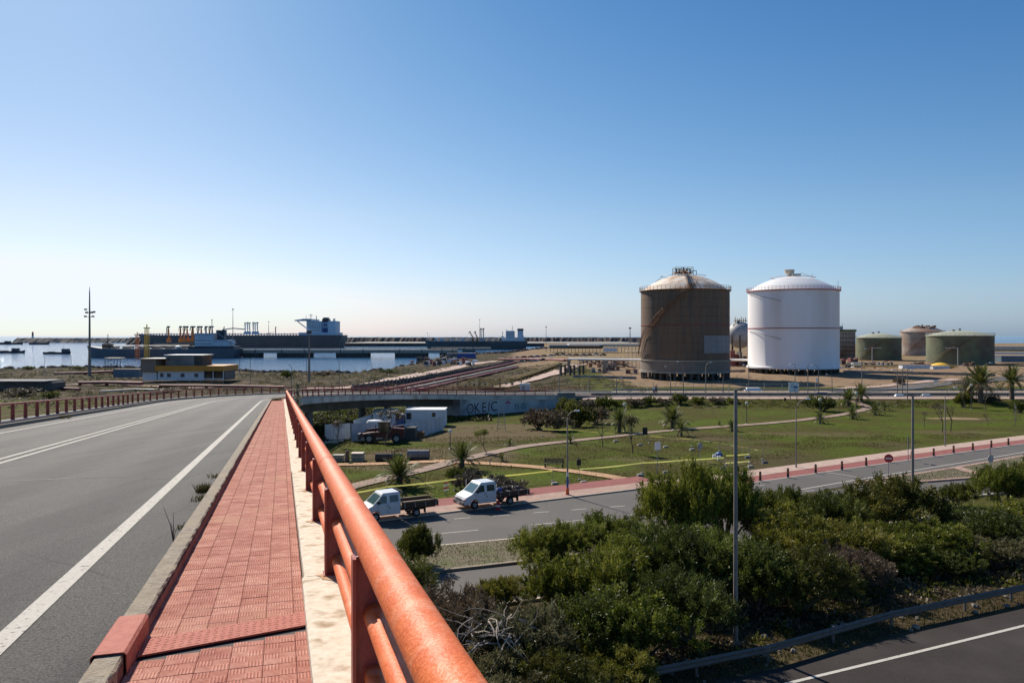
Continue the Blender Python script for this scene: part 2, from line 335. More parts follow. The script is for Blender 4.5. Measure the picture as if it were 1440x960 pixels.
dry = ss((YY-168)/10)*(1-ss((XX-12)/12))
green = green*(1-.72*dry)*(1-sand)
green = np.where(YY < 50, green*.05, green)
green = np.where((YY > 170) & (YY < 186) & (XX > 15), .45, green)
lush = np.clip(vnoise(XX, YY, 14, 21)*1.4-.35, 0, 1)
me = bpy.data.meshes.new('ground'); nx, ny = len(xs), len(ys)
me.vertices.add(nx*ny); me.vertices.foreach_set('co', np.stack([XX, YY, ZZ], -1).astype('f').ravel())
idx = np.arange(nx*ny).reshape(ny, nx); q = np.stack([idx[:-1, :-1], idx[:-1, 1:], idx[1:, 1:], idx[1:, :-1]], -1).reshape(-1, 4)
me.loops.add(q.size); me.loops.foreach_set('vertex_index', q.ravel().astype('i'))
me.polygons.add(len(q)); me.polygons.foreach_set('loop_start', np.arange(0, q.size, 4, dtype='i')); me.polygons.foreach_set('loop_total', np.full(len(q), 4, dtype='i'))
me.polygons.foreach_set('use_smooth', np.ones(len(q), bool))
me.update(calc_edges=True)
ca = me.color_attributes.new('zone', 'FLOAT_COLOR', 'POINT')
ca.data.foreach_set('color', np.stack([green, soil, sand, lush], -1).astype('f').ravel())
da = me.attributes.new('dry', 'FLOAT', 'POINT'); da.data.foreach_set('value', dry.astype('f').ravel())
gm = bpy.data.materials.new('ground_cover'); gm.use_nodes = True
n = gm.node_tree.nodes; l = gm.node_tree.links; b = n['Principled BSDF']; b.inputs['Roughness'].default_value = .95; b.inputs['Specular IOR Level'].default_value = .05
pos = n.new('ShaderNodeNewGeometry').outputs['Position']
at_ = n.new('ShaderNodeAttribute'); at_.attribute_name = 'zone'; sep = n.new('ShaderNodeSeparateColor'); l.new(at_.outputs['Color'], sep.inputs[0])
def tn(scale, det=5, rgh=.6):
    t = n.new('ShaderNodeTexNoise'); t.inputs['Scale'].default_value = scale; t.inputs['Detail'].default_value = det; t.inputs['Roughness'].default_value = rgh; l.new(pos, t.inputs['Vector']); return t.outputs['Fac']
def ramp(fac, stops):
    r = n.new('ShaderNodeValToRGB'); cr = r.color_ramp
    cr.elements[0].position = stops[0][0]; cr.elements[0].color = (*stops[0][1], 1); cr.elements[1].position = stops[-1][0]; cr.elements[1].color = (*stops[-1][1], 1)
    for p, c in stops[1:-1]: e = cr.elements.new(p); e.color = (*c, 1)
    l.new(fac, r.inputs[0]); return r.outputs[0]
def mixc(f, a, c): 
    x = n.new('ShaderNodeMix'); x.data_type = 'RGBA'; l.new(f, x.inputs[0]); l.new(a, x.inputs[6]); l.new(c, x.inputs[7]); return x.outputs[2]
def mth(op, a, c):
    x = n.new('ShaderNodeMath'); x.operation = op; x.use_clamp = True
    for i_, v in ((0, a), (1, c)):
        if isinstance(v, (int, float)): x.inputs[i_].default_value = v
        else: l.new(v, x.inputs[i_])
    return x.outputs[0]
att = n.new('ShaderNodeAttribute'); att.attribute_name = 'dry'; sep_dry = att.outputs['Fac']
fine = tn(2.6, 8, .75)
dirt = ramp(fine, [(.3, (.04,.027,.018)), (.5, (.08,.055,.037)), (.7, (.135,.098,.066))])
grassA = ramp(fine, [(.3, (.034,.050,.006)), (.5, (.068,.092,.011)), (.72, (.13,.145,.024))])
grassB = ramp(fine, [(.3, (.034,.037,.008)), (.5, (.066,.064,.015)), (.72, (.115,.098,.034))])
lushm = ramp(tn(.11, 5), [(.42, (0,0,0)), (.6, (1,1,1))])
grass = mixc(lushm, grassB, grassA)
sandc = ramp(tn(.35, 8, .7), [(.3, (.30,.19,.115)), (.5, (.44,.30,.19)), (.7, (.56,.41,.28))])
gmix = mth('ADD', mth('MULTIPLY', tn(.6, 7, .7), 1.3), -.65)
gf = mth('MULTIPLY', mth('ADD', mth('SUBTRACT', sep.outputs[0], mth('SUBTRACT', .5, tn(.5, 7, .75))), .08), 1.6)
c0 = mixc(gf, dirt, grass)
bare = ramp(fine, [(.3, (.10,.068,.044)), (.7, (.20,.14,.092))])
dryc = ramp(tn(.16, 8, .75), [(.38, (.022,.022,.010)), (.5, (.055,.045,.026)), (.62, (.14,.10,.062))])
c0 = mixc(mth('MULTIPLY', mth('SUBTRACT', sep_dry, .1), 1.0), c0, dryc)
c1 = mixc(mth('MULTIPLY', mth('SUBTRACT', mth('ADD', sep.outputs[1], tn(.7, 7, .7)), .72), 2.2), c0, bare)
c2 = mixc(mth('MULTIPLY', mth('SUBTRACT', mth('ADD', sep.outputs[2], tn(.22, 7, .7)), .85), 3), c1, sandc)
l.new(c2, b.inputs['Base Color'])
bp = n.new('ShaderNodeBump'); bp.inputs['Strength'].default_value = .8; bp.inputs['Distance'].default_value = .12; l.new(tn(3.5, 6, .7), bp.inputs['Height']); l.new(bp.outputs[0], b.inputs['Normal'])
me.materials.append(gm); go = link(bpy.data.objects.new('ground', me)); go['kind'] = 'structure'

# sea
sm = bpy.data.materials.new('sea_water'); sm.use_nodes = True
n = sm.node_tree.nodes; l = sm.node_tree.links; b = n['Principled BSDF']
b.inputs['Base Color'].default_value = (.022,.095,.21,1); b.inputs['Roughness'].default_value = .10; b.inputs['Specular IOR Level'].default_value = .22
pos = n.new('ShaderNodeNewGeometry').outputs['Position']
mp = n.new('ShaderNodeMapping'); mp.inputs['Scale'].default_value = (.5, .22, 1); l.new(pos, mp.inputs[0])
t = n.new('ShaderNodeTexNoise'); t.inputs['Scale'].default_value = 1.0; t.inputs['Detail'].default_value = 5; t.inputs['Roughness'].default_value = .6; l.new(mp.outputs[0], t.inputs['Vector'])
bp = n.new('ShaderNodeBump'); bp.inputs['Strength'].default_value = .9; bp.inputs['Distance'].default_value = 1.1; l.new(t.outputs['Fac'], bp.inputs['Height']); l.new(bp.outputs[0], b.inputs['Normal'])
mb = MB()
yl = [100, 400, 900, 1600, 4000, 12000, 70000]
for a_, b_ in zip(yl[:-1], yl[1:]):
    W = 9000 if b_ < 5000 else 60000
    mb.quad((-60000, a_, -4), (60000, a_, -4), (60000, b_, -4), (-60000, b_, -4))
struct('sea', mb, sm)

def strip(name, left, right, m, dz=.004, sub=4, kind='structure', parent=None):
    """sheet draped on the ground between two polylines of equal length"""
    mb = MB(); L = []; Rr = []
    for k in range(len(left)-1):
        for j in range(sub):
            f = j/sub
            L.append([left[k][i]*(1-f)+left[k+1][i]*f for i in (0, 1)]); Rr.append([right[k][i]*(1-f)+right[k+1][i]*f for i in (0, 1)])
    L.append(left[-1][:2]); Rr.append(right[-1][:2]); c = 4
    for k in range(len(L)-1):
        for j in range(c):
            def pt(kk, ff):
                x = L[kk][0]*(1-ff)+Rr[kk][0]*ff; y = L[kk][1]*(1-ff)+Rr[kk][1]*ff; return (x, y, HZ(x, y)+dz)
            mb.quad(pt(k, j/c), pt(k, (j+1)/c), pt(k+1, (j+1)/c), pt(k+1, j/c))
    o = mb.build(name, m, parent)
    if parent is None: o['kind'] = kind
    return o
def offs(pl, d):
    out = []
    for k, p in enumerate(pl):
        a = pl[max(k-1, 0)]; b2 = pl[min(k+1, len(pl)-1)]; dx, dy = b2[0]-a[0], b2[1]-a[1]; L_ = math.hypot(dx, dy)
        out.append((p[0]-dy/L_*d, p[1]+dx/L_*d))
    return out
def path(name, pix, wd, m, dz=.05, ps=None):
    c = ps if ps else [G(*p)[:2] for p in pix]
    # smooth
    for _ in range(2):
        s_ = [c[0]]
        for a_, b_ in zip(c[:-1], c[1:]): s_ += [(a_[0]*.75+b_[0]*.25, a_[1]*.75+b_[1]*.25), (a_[0]*.25+b_[0]*.75, a_[1]*.25+b_[1]*.75)]
        s_.append(c[-1]); c = s_
    return strip(name, offs(c, wd/2), offs(c, -wd/2), m, dz, 2)

# ================================================================ ROAD BRIDGE
H0 = R(-16.7)
def pth(s):
    if s <= 75: x, y, h = s*math.sin(H0), s*math.cos(H0), H0
    else:
        x, y = 75*math.sin(H0), 75*math.cos(H0); cx, cy = x+70*math.cos(H0), y-70*math.sin(H0)
        h1 = R(57); L1 = 70*(h1-H0)
        if s-75 <= L1: h = H0+(s-75)/70; x, y = cx-70*math.cos(h), cy+70*math.sin(h)
        else:
            x, y = cx-70*math.cos(h1), cy+70*math.sin(h1); cx, cy = x+25*math.cos(h1), y-25*math.sin(h1)
            L2 = 25*(R(90)-h1); r = s-75-L1
            if r <= L2: h = h1+r/25; x, y = cx-25*math.cos(h), cy+25*math.sin(h)
            else: h = R(90); x, y = cx+(r-L2), cy+25
    if s <= 75: z = 11-.0577*s
    else: z = float(np.interp(s, [75, 87, 99, 126, 150, 165, 180, 230], [6.67, 5.95, 5.2, 3.5, 1.8, 1.05, .65, .5]))
    return x, y, h, z
def bp_(s, t, dz=0.0):
    x, y, h, z = pth(s); return (x+t*math.cos(h), y-t*math.sin(h), z+dz)
def srange(a, b, st):
    k = max(1, int(math.ceil((b-a)/st))); return [a+(b-a)*i/k for i in range(k+1)]
def sweep(mb, prof, a, b, st=2.5, closed=True, jit=None):
    S = srange(a, b, st); n = len(prof); i0 = len(mb.v)
    for s in S:
        for k, (t, z) in enumerate(prof):
            j = (random.uniform(-1, 1)*jit[k] if jit else 0)
            mb.v.append(bp_(s, t+j, z+(j*.6)))
    for k in range(len(S)-1):
        for j in range(n if closed else n-1):
            A = i0+k*n+j; B = i0+k*n+(j+1) % n; mb.f.append((A, B, B+n, A+n))
    if closed: mb.f += [tuple(i0+n-1-j for j in range(n)), tuple(i0+(len(S)-1)*n+j for j in range(n))]
    return mb
def rect(t0, t1, z0, z1): return [(t0, z0), (t0, z1), (t1, z1), (t1, z0)]
bridge = thing('road_bridge', 'curving concrete road bridge the camera stands on, descending to the right', 'bridge')
RZ = -.04
sweep(MB(), rect(-13.3, .56, -.78, -.045), -8, 186, 3).build('deck_slab', M['conc_grey'], bridge)
sweep(MB(), rect(.562, .68, -.78, -.04), -8, 170, 3).build('fascia', M['fascia'], bridge)
sweep(MB(), rect(-11.5, -1.2, -2.0, -.783), -8, 150, 3).build('girder', M['conc_dark'], bridge)  # girder colour darkened to stand for the shadow under the deck
sweep(MB(), [(-11.495, RZ), (-8.2, RZ+.002), (-4.6, RZ+.002), (-1.075, RZ)], -8, 186, 2, closed=False).build('carriageway', M['asphalt'], bridge)
# road markings
sweep(MB(), [(-1.965, RZ+.006), (-1.795, RZ+.006)], -8, 90, 1.5, False).build('edge_line', M['paint'], bridge)
sweep(MB(), [(-1.965, RZ+.006), (-1.795, RZ+.006)], 90.01, 185, 1.5, False).build('edge_line', M['paint'], bridge)
for a_ in (-6.74, -6.38): sweep(MB(), [(a_, RZ+.0062), (a_+.12, RZ+.0062)], 3, 185, 1.5, False).build('centre_line', M['paint'], bridge)
sweep(MB(), [(-10.45, RZ+.006), (-10.3, RZ+.006)], 3, 185, 1.5, False).build('edge_line', M['paint'], bridge)
# kerbs
kj = [0, .006, .010, 0]
def kerb_run(a, b, t0, t1):
    return sweep(MB(), [(t0, -.3), (t0-.0, .105), (t0+.012, .12), (t1-.012, .12), (t1, .105), (t1, -.3)], a, b, .12 if b < 40 else 1.0, True, [0, .004, .003, .006, .009, .004])
for a_, b_ in ((-6, 5.22), (5.24, 12), (12.01, 24), (24.01, 75), (75.01, 175)):
    kerb_run(a_, b_, -1.08, -.915).build('kerb', M['kerb'], bridge)
sweep(MB(), [(-.9135, -.2), (-.9135, .075)], -6, 5.1, .5, False).build('kerb_paint', M['kerb_red'], bridge)
sweep(MB(), [(-.9045, -.2), (-.9045, .085)], 5.9, 75, .5, False).build('kerb_paint', M['kerb_red'], bridge)
for a_, b_ in ((0, 60), (60.01, 180)):
    sweep(MB(), rect(-11.66, -11.5, -.3, .12), a_, b_, 2).build('kerb', M['kerb'], bridge)
# sheet metal covers over the deck joint
pl = MB(); sweep(pl, [(-1.10, -.1), (-1.098, .118), (-1.08, .137), (-.915, .137), (-.897, .12), (-.895, -.05)], 5.12, 5.92, .4, False)
o = pl.build('kerb_cover_plate', M['plate'], bridge); md = o.modifiers.new('t', 'SOLIDIFY'); md.thickness = .006
def skew(t): return .27*(t+.9)     # the joint runs slightly askew
def skewbox(t0, t1, a, b, z0, z1, m, name, n=8):
    mb = MB()
    for k in range(n):
        ta, tb = t0+(t1-t0)*k/n, t0+(t1-t0)*(k+1)/n
        P = [bp_(a+skew(ta), ta, z1), bp_(a+skew(tb), tb, z1), bp_(b+skew(tb), tb, z1), bp_(b+skew(ta), ta, z1)]
        Q = [(p[0], p[1], p[2]-(z1-z0)) for p in P]
        mb.quad(*P); mb.quad(Q[0], Q[1], P[1], P[0]); mb.quad(P[3], P[2], Q[2], Q[3])
    return mb.build(name, m, bridge)
skewbox(-.893, .168, 5.42, 5.75, -.006, .007, M['plate'], 'joint_plate')
# raised tread dots of the joint plate
mb = MB()
for i in range(20):
    for j in range(6):
        t = -.85+i*.051; s_ = 5.46+skew(t)+j*.05; p = bp_(s_, t, .0075); x, y, h, z = pth(s_)
        mb.box(p, (.026, .008, .003), -h+(.7 if (i+j) % 2 else -.7))
mb.build('tread_pattern', M['plate'], bridge)['kind'] = 'stuff'
skewbox(-.905, .17, 5.30, 5.42, -.08, -.018, M['conc_dark'], 'joint_gap_filler')
skewbox(-11.4, -1.09, 5.0, 5.06, -.06, -.030, M['grey'], 'road_joint_strip')
skewbox(-11.4, -1.09, 4.86, 4.99, -.06, -.034, M['conc_dark'], 'road_joint_filler')

# tiles: 20 cm basket-weave ribbed tiles
tmm = bpy.data.materials.new('red_ribbed_paving_tile'); tmm.use_nodes = True
n = tmm.node_tree.nodes; l = tmm.node_tree.links; b = n['Principled BSDF']; b.inputs['Roughness'].default_value = .85; b.inputs['Specular IOR Level'].default_value = .15
uv = n.new('ShaderNodeUVMap'); uv.uv_map = 'uv'; sx = n.new('ShaderNodeSeparateXYZ'); l.new(uv.outputs[0], sx.inputs[0])
def mm(op, a, c=None, d=None):
    x = n.new('ShaderNodeMath'); x.operation = op
    for i_, v in ((0, a), (1, c), (2, d)):
        if v is None: continue
        if isinstance(v, (int, float)): x.inputs[i_].default_value = v
        else: l.new(v, x.inputs[i_])
    return x.outputs[0]
U, V = sx.outputs[0], sx.outputs[1]
par = mm('MODULO', mm('ADD', mm('FLOOR', mm('MULTIPLY', U, 2)), mm('FLOOR', mm('MULTIPLY', V, 2))), 2)
wu = mm('SINE', mm('MULTIPLY', U, 2*math.pi*10)); wv = mm('SINE', mm('MULTIPLY', V, 2*math.pi*10))
wave = mm('ADD', mm('MULTIPLY', wu, par), mm('MULTIPLY', wv, mm('SUBTRACT', 1, par)))
wave = mm('MULTIPLY_ADD', wave, .5, .5); wave = mm('SMOOTH_MIN', mm('MULTIPLY', wave, 1.6), 1.0, .2)
geo = n.new('ShaderNodeNewGeometry'); 
def tn2(sc, det=5):
    t = n.new('ShaderNodeTexNoise'); t.inputs['Scale'].default_value = sc; t.inputs['Detail'].default_value = det; l.new(geo.outputs['Position'], t.inputs['Vector']); return t.outputs['Fac']
r = n.new('ShaderNodeValToRGB'); r.color_ramp.elements[0].position = .3; r.color_ramp.elements[1].position = .7
r.color_ramp.elements[0].color = (.38,.145,.105,1); r.color_ramp.elements[1].color = (.62,.33,.25,1)
e = r.color_ramp.elements.new(.5); e.color = (.50,.22,.16,1)
ns = mm('ADD', mm('MULTIPLY', tn2(3.2), .5), mm('MULTIPLY', tn2(14), .5))
at2 = n.new('ShaderNodeAttribute'); at2.attribute_type = 'GEOMETRY'; at2.attribute_name = 'tint'
oi = n.new('ShaderNodeObjectInfo')
wnz = n.new('ShaderNodeTexWhiteNoise'); wnz.noise_dimensions = '2D'
l.new(mm('ADD', ns, mm('MULTIPLY', mm('SUBTRACT', mm('FRACT', mm('ADD', oi.outputs['Random'], at2.outputs['Fac'])), .5), .16)), r.inputs[0])
dk = n.new('ShaderNodeMix'); dk.data_type = 'RGBA'; dk.blend_type = 'MULTIPLY'; l.new(r.outputs[0], dk.inputs[6]); dk.inputs[7].default_value = (.56,.46,.42,1)
l.new(mm('MULTIPLY', mm('SUBTRACT', 1, wave), .75), dk.inputs[0])
st = n.new('ShaderNodeValToRGB'); st.color_ramp.elements[0].position = .56; st.color_ramp.elements[1].position = .68; l.new(tn2(1.1, 7), st.inputs[0])
d2 = n.new('ShaderNodeMix'); d2.data_type = 'RGBA'; l.new(mm('MULTIPLY', st.outputs[0], .55), d2.inputs[0]); l.new(dk.outputs[2], d2.inputs[6]); d2.inputs[7].default_value = (.52,.29,.19,1)
l.new(d2.outputs[2], b.inputs['Base Color'])
bp0 = n.new('ShaderNodeBump'); bp0.inputs['Strength'].default_value = 1; bp0.inputs['Distance'].default_value = .004; l.new(mm('ADD', wave, mm('MULTIPLY', tn2(120), .25)), bp0.inputs['Height']); l.new(bp0.outputs[0], b.inputs['Normal'])
M['tile'] = tmm
def tile_mesh(wd, nm):
    mb = MB(); g = .0016; h = .02; c = .003
    a, b2 = wd/2-g, .1-g
    mb.v = [(-a,-b2,-h), (a,-b2,-h), (a,b2,-h), (-a,b2,-h), (-a,-b2,-c), (a,-b2,-c), (a,b2,-c), (-a,b2,-c), (-a+c,-b2+c,0), (a-c,-b2+c,0), (a-c,b2-c,0), (-a+c,b2-c,0)]
    mb.f = [(0,1,5,4), (1,2,6,5), (2,3,7,6), (3,0,4,7), (4,5,9,8), (5,6,10,9), (6,7,11,10), (7,4,8,11), (8,9,10,11)]
    me = mb.mesh(nm, M['tile']); u = me.uv_layers.new(name='uv')
    for lp in me.loops:
        p = me.vertices[lp.vertex_index].co; u.data[lp.index].uv = ((p.x+wd/2)/.2, (p.y+.1)/.2)
    return me
tm_full = tile_mesh(.2, 'tile'); tm_cut = tile_mesh(.082, 'cut_tile')
side = sweep(MB(), [(-.914, -.024), (.169, -.024)], -6, 178, 1.5, False).build('sidewalk', M['conc_dark'], bridge)
cols = [(-.91+.1+.2*k, tm_full) for k in range(5)]+[(.131, tm_cut)]
cnt = 0; rest = []
for row in range(-2, 880):
    s_ = 3.1+row*.2
    if s_ > 177: break
    for t, tm in cols:
        lo_, hi_ = 5.31+skew(t), 5.74+skew(t)
        if s_-.1 > lo_ and s_+.1 < hi_+.02: continue
        if s_-.1 < lo_ < s_+.1 or (s_-.1 < hi_ < s_+.1):
            a0_, b0_ = (s_-.1, lo_) if s_-.1 < lo_ < s_+.1 else (hi_, s_+.1)
            if b0_-a0_ < .03: continue
            x, y, h, z = pth(s_); o = bpy.data.objects.new('tile', tm); link(o, side); o.location = bp_((a0_+b0_)/2, t, 0); o.scale = (1, (b0_-a0_)/.2, 1); o.rotation_euler = (-.0577, 0, -h); cnt += 1; continue
        x, y, h, z = pth(s_)
        if s_ > 3.4 and cnt < 300:
            o = bpy.data.objects.new('tile', tm); link(o, side); cnt += 1
            o.location = bp_(s_, t, random.uniform(-.0015, .0015)); o.rotation_euler = (-.0577+random.gauss(0, .004), random.gauss(0, .006), -h)
        elif s_ < 100: rest.append((s_, t, tm is tm_cut))
def joined_tiles(rs, name):
    N = len(rs); V = np.zeros((N, 8, 3)); uvs = []
    mbx = MB(); faces = []; tint = []
    for i, (s_, t, cut) in enumerate(rs):
        hw = .0385 if cut else .0975; dz = random.uniform(-.001, .001); q = []
        for (dt, dsz) in ((-hw, -.0975), (hw, -.0975), (hw, .0975), (-hw, .0975)): q.append(bp_(s_+dsz, t+dt, dz))
        i0 = len(mbx.v); mbx.v += q+[(p[0], p[1], p[2]-.02) for p in q]
        mbx.f.append((i0, i0+1, i0+2, i0+3)); uu = .39 if cut else 1; uvs += [(0,0), (uu,0), (uu,1), (0,1)]
        mbx.f.append((i0+4, i0+5, i0+1, i0)); uvs += [(0,0)]*4
        tint += [random.random()]*8
    me = mbx.mesh(name, M['tile']); u = me.uv_layers.new(name='uv'); u.data.foreach_set('uv', np.array(uvs, 'f').ravel())
    a = me.attributes.new('tint', 'FLOAT', 'POINT'); a.data.foreach_set('value', np.array(tint, 'f'))
    return link(bpy.data.objects.new(name, me), side)
joined_tiles(rest, 'paving_tiles')['kind'] = 'stuff'
sweep(MB(), [(-.912, -.004), (.168, -.004)], 100, 178, 1.5, False).build('far_paving', M['pink'], bridge)
sweep(MB(), [(-12.9, -.0), (-11.66, -.0)], 0, 180, 2, False).build('far_paving', M['pink'], bridge)
# plinth under the near railing: cast blocks with open joints
s_ = -1.27; k = 0
PH = .10
while s_ < 168:
    L_ = 2.67; off = random.uniform(-.006, .012)
    mb = MB(); sweep(mb, [(.172+off, -.3), (.172+off, PH-.012), (.186+off, PH), (.555, PH), (.555, -.3)], s_+.006, s_+L_-.006, .3 if s_ < 20 else 2.7, True, [0, .002, .002, 0, 0])
    mb.build('plinth_block', M['plinth'] if s_ < 80 else M['conc_grey'], bridge); s_ += L_
s_ = 8
while s_ < 178:
    sweep(MB(), rect(-13.25, -12.55, -.3, .1), s_+.01, s_+3.99, 4).build('plinth_block', M['conc_grey'], bridge); s_ += 4
# piers and the solid abutment ramp
def pier(s_):
    x, y, h, z = pth(s_)
    for t_ in (-3.6, -8.8):
        c = bp_(s_, t_); MB().tube([(c[0], c[1], -5), (c[0], c[1], z-1.98)], .55, 16).build('pier', M['conc_grey'], bridge, True)
for q in (10, 34, 58, 82, 106, 128): pier(q)
mb = MB(); S = srange(142, 170, 2)
for a_, b_ in zip(S[:-1], S[1:]):
    A, B = bp_(a_, .60, -.785), bp_(b_, .60, -.785); C, D = bp_(b_, -13), bp_(a_, -13)
    mb.quad((A[0], A[1], -4), (B[0], B[1], -4), B, A); mb.quad((D[0], D[1], A[2]), (C[0], C[1], B[2]), (C[0], C[1], -4), (D[0], D[1], -4))
for q in (142, 170):
    A, D = bp_(q, .60, -.785), bp_(q, -13, -.785); mb.quad((A[0], A[1], -4), A, D, (D[0], D[1], -4))
mb.build('abutment_wall', M['abut'], bridge)
mb = MB(); sweep(mb, rect(.2, .72, -.8, .55), 166.6, 170.6, 2); mb.build('end_block', M['conc_grey'], bridge)
# graffiti on the abutment wall
def glyph(ch, size, off, m, name, parent, loc, rz, zr=0):
    cu = bpy.data.curves.new('g', 'FONT'); cu.body = ch; cu.size = size; cu.offset = off; cu.align_x = 'CENTER'
    o = bpy.data.objects.new('g', cu); link(o); dg = bpy.context.evaluated_depsgraph_get(); me = bpy.data.meshes.new_from_object(o.evaluated_get(dg))
    bpy.data.objects.remove(o); me.materials.clear(); me.materials.append(m)
    q = link(bpy.data.objects.new(name, me), parent); q.location = loc; q.rotation_euler = (R(90), zr, rz); return q
M['graf_black'] = mat('black_spray_paint', (.025,.025,.03), (.05,.05,.06), 3, .8); M['graf_white'] = mat('silver_spray_paint', (.62,.62,.65), (.50,.50,.53), 2, .7)
M['graf_pink'] = mat('pink_spray_paint', (.50,.06,.18), (.40,.05,.14), 3, .8); M['graf_green'] = mat('green_blue_spray_paint', (.10,.20,.19), (.14,.25,.26), 3, .8)
def on_wall(sq, t, z): x, y, h, zz = pth(sq); p = bp_(sq, t, 0); return (p[0], p[1], z), -h+R(90)
for ch, sq in zip('OKEIC', (144.6, 146.4, 148.2, 149.4, 150.7)):
    for off, m, t in ((.13, M['graf_white'], .612), (.02, M['graf_black'], .625)):
        p, rz = on_wall(sq, t, -1.05); glyph(ch, 2.5, off, m, 'graffiti_letter', bridge, p, rz, random.uniform(-.06, .06))
p, rz = on_wall(154.3, .612, -.9); glyph('*', 3.0, .12, M['graf_pink'], 'graffiti_star', bridge, (p[0], p[1], -1.6), rz)
for sq, c in ((156.5, 'n'), (158.2, 'n')):
    p, rz = on_wall(sq, .612, -1.1); glyph(c, 2.2, .06, M['graf_green'], 'graffiti_scrawl', bridge, p, rz)

# ---------------------------------------------------------------- railings
def railing(name, label, t, s0, s1, sp, zr, rt, rm, rl, zm, zl, mt, md, wide, hi_to=30):
    rg_ = thing(name, label, 'railing', bp_(s0, t))
    o0 = Vector(bp_(s0, t)); rel = lambda p: tuple(Vector(p)-o0)
    sg = 1 if t > 0 else -1
    # posts: flange on the pavement side, tapering web, base plate
    pm = MB(); hh = zr-rt*.55
    pm.box((-wide/2, 0, (hh+.10)/2), (.018, .10, hh-.10)); 
    pm.v += []; pm.prism([(-wide/2+.009, .10), (wide/2, .10), (wide/2*.9, hh*.72), (wide*.38, hh+rt*.4), (-wide/2+.009, hh)], -.007, .007)
    pm.box((wide*.05, 0, .108), (wide+.06, .14, .016))
    pme = pm.mesh('post', md)
    s_ = s0+.0
    while s_ < s1:
        x, y, h, z = pth(s_); p = bp_(s_, t); o = link(bpy.data.objects.new('post', pme), rg_); o.location = rel(p); o.rotation_euler = (0, 0, -h)
        if t < 0: o.scale = (-1, 1, 1)
        s_ += sp
    a = s0-.5
    for nm, zz, rr, ft in (('top_rail', zr, rt, 0), ('middle_rail', zm, rm, 0), ('lower_rail', zl, rl, 0)):
        if nm == 'top_rail':
            cuts = [s0-1.6, 8.15]+list(np.arange(8.15+12, s1-4, 12))+[s1-.2] if t > 0 and s1 < 80 else [s0-1]+list(np.arange(s0+12, s1-4, 12))+[s1-.2]
            for c0_, c1_ in zip(cuts[:-1], cuts[1:]):
                S = srange(c0_+.018, c1_-.018, 3)
                MB().tube([rel(bp_(q, t, zz)) for q in S], rr, 28 if t > 0 and s1 < 80 else 10).build(nm, mt, rg_, True)
                S = [c1_-.03, c1_+.03]; MB().tube([rel(bp_(q, t, zz)) for q in S], rr*.93, 20 if t > 0 and s1 < 80 else 8).build('rail_sleeve', md, rg_, True)
        else:
            MB().tube([rel(bp_(q, t+ft, zz)) for q in srange(s0-1.5, s1-.2, 3)], rr, 18 if t > 0 else 6).build(nm, mt, rg_, True)
    return rg_
railing('bridge_railing', 'thick orange tube railing along the near pavement, running into the foreground', .46, 1.40, 75, 2.67, .882, .088, .054, .05, .53, .215, M['steel_red'], M['steel_red_dark'], .20)
railing('bridge_railing', 'dark red railing on the inner edge of the far curve, above the grey concrete fascia', .46, 76.2, 166, 2.5, .90, .10, .04, .04, .55, .25, M['rail_far'], M['rail_far'], .15)
railing('bridge_railing', 'dark red railing with wide posts along the far left side of the bridge road', -12.9, 14, 178, 2.0, .90, .055, .022, .022, .5, .28, M['rail_far'], M['rail_far'], .17)

# weeds in the gutter
def tuft(p, h, nblade, spread, name, label, m, group=None, wd=.012, lean=1.3):
    rr = np.random.RandomState(int(abs(p[0]*131+p[1]*37)*10) % 99999); V = []
    for _ in range(nblade):
        a = rr.rand()*6.28; r0 = rr.rand()*spread; b_ = np.array([math.cos(a)*r0, math.sin(a)*r0, 0]); hh = h*(.4+.6*rr.rand()); a2 = rr.rand()*6.28; ln = lean*rr.rand()
        tip = b_+np.array([math.cos(a2)*hh*ln, math.sin(a2)*hh*ln, hh]); mid = b_*.5+tip*.5+np.array([0, 0, hh*.12]); sd_ = np.array([math.sin(a2), -math.cos(a2), 0])*wd
        sd_ = sd_*.5; V.append([b_-sd_, b_+sd_, mid+sd_*.8, mid-sd_*.8]); V.append([mid-sd_*.8, mid+sd_*.8, tip, tip+1e-4])
    V = np.array(V); o = link(bpy.data.objects.new(name, npmesh(name, V, m, np.repeat(rr.rand(len(V)//2), 2)))); o.location = p
    return tag(o, label, 'weed', group)
wl_ = [(13.6, -1.2, .17, 260, .16), (12.6, -1.16, .13, 60, .16), (15.6, -1.2, .11, 50, .2), (10.2, -1.15, .08, 30, .12)]
lab = ['largest green weed tuft against the near kerb of the bridge road', 'low weed tuft just below the largest kerb weed', 'sparse weed tuft beyond the largest kerb weed', 'tiny weed sprig in the near gutter']
for (s_, t, h, nb, sp), lb in zip(wl_, lab): tuft(bp_(s_, t, RZ), h, nb, sp, 'kerb_weed', lb, M['grassblade'], 'weeds along the near kerb')
tuft(bp_(5.0, -1.6, RZ), .14, 22, .05, 'kerb_weed', 'little yellow-green weed growing in the road joint at lower left', M['grassblade'], None)
for q, lb in ((23, 'nearest weed tuft under the left kerb'), (27, 'second weed tuft under the left kerb'), (47, 'farthest weed tuft under the left kerb')):
    tuft(bp_(q, -11.42, RZ), .3, 90, .5, 'kerb_weed', lb, M['grassblade'], None, .02)
mb = MB(); p0 = Vector(bp_(9.4, -1.17, RZ))
for dx, dy, h in ((.0, 0, .34), (-.12, .02, .4), (-.05, .05, .22), (.06, -.02, .2)): mb.tube([(0,0,0), (dx*.3, dy*.3, h*.5), (dx, dy, h)], [.006, .004, .002], 5)
o = mb.build('dead_twig', M['bark']); o.location = p0; tag(o, 'thin dead weed stalk standing against the near kerb', 'weed')
# low dry plants at the far end of the pavement
tuft(bp_(76.5, -.5, 0), .35, 160, .6, 'kerb_weed', 'dry grass clump where the pavement meets the curve', M['grassblade'], None, .03)
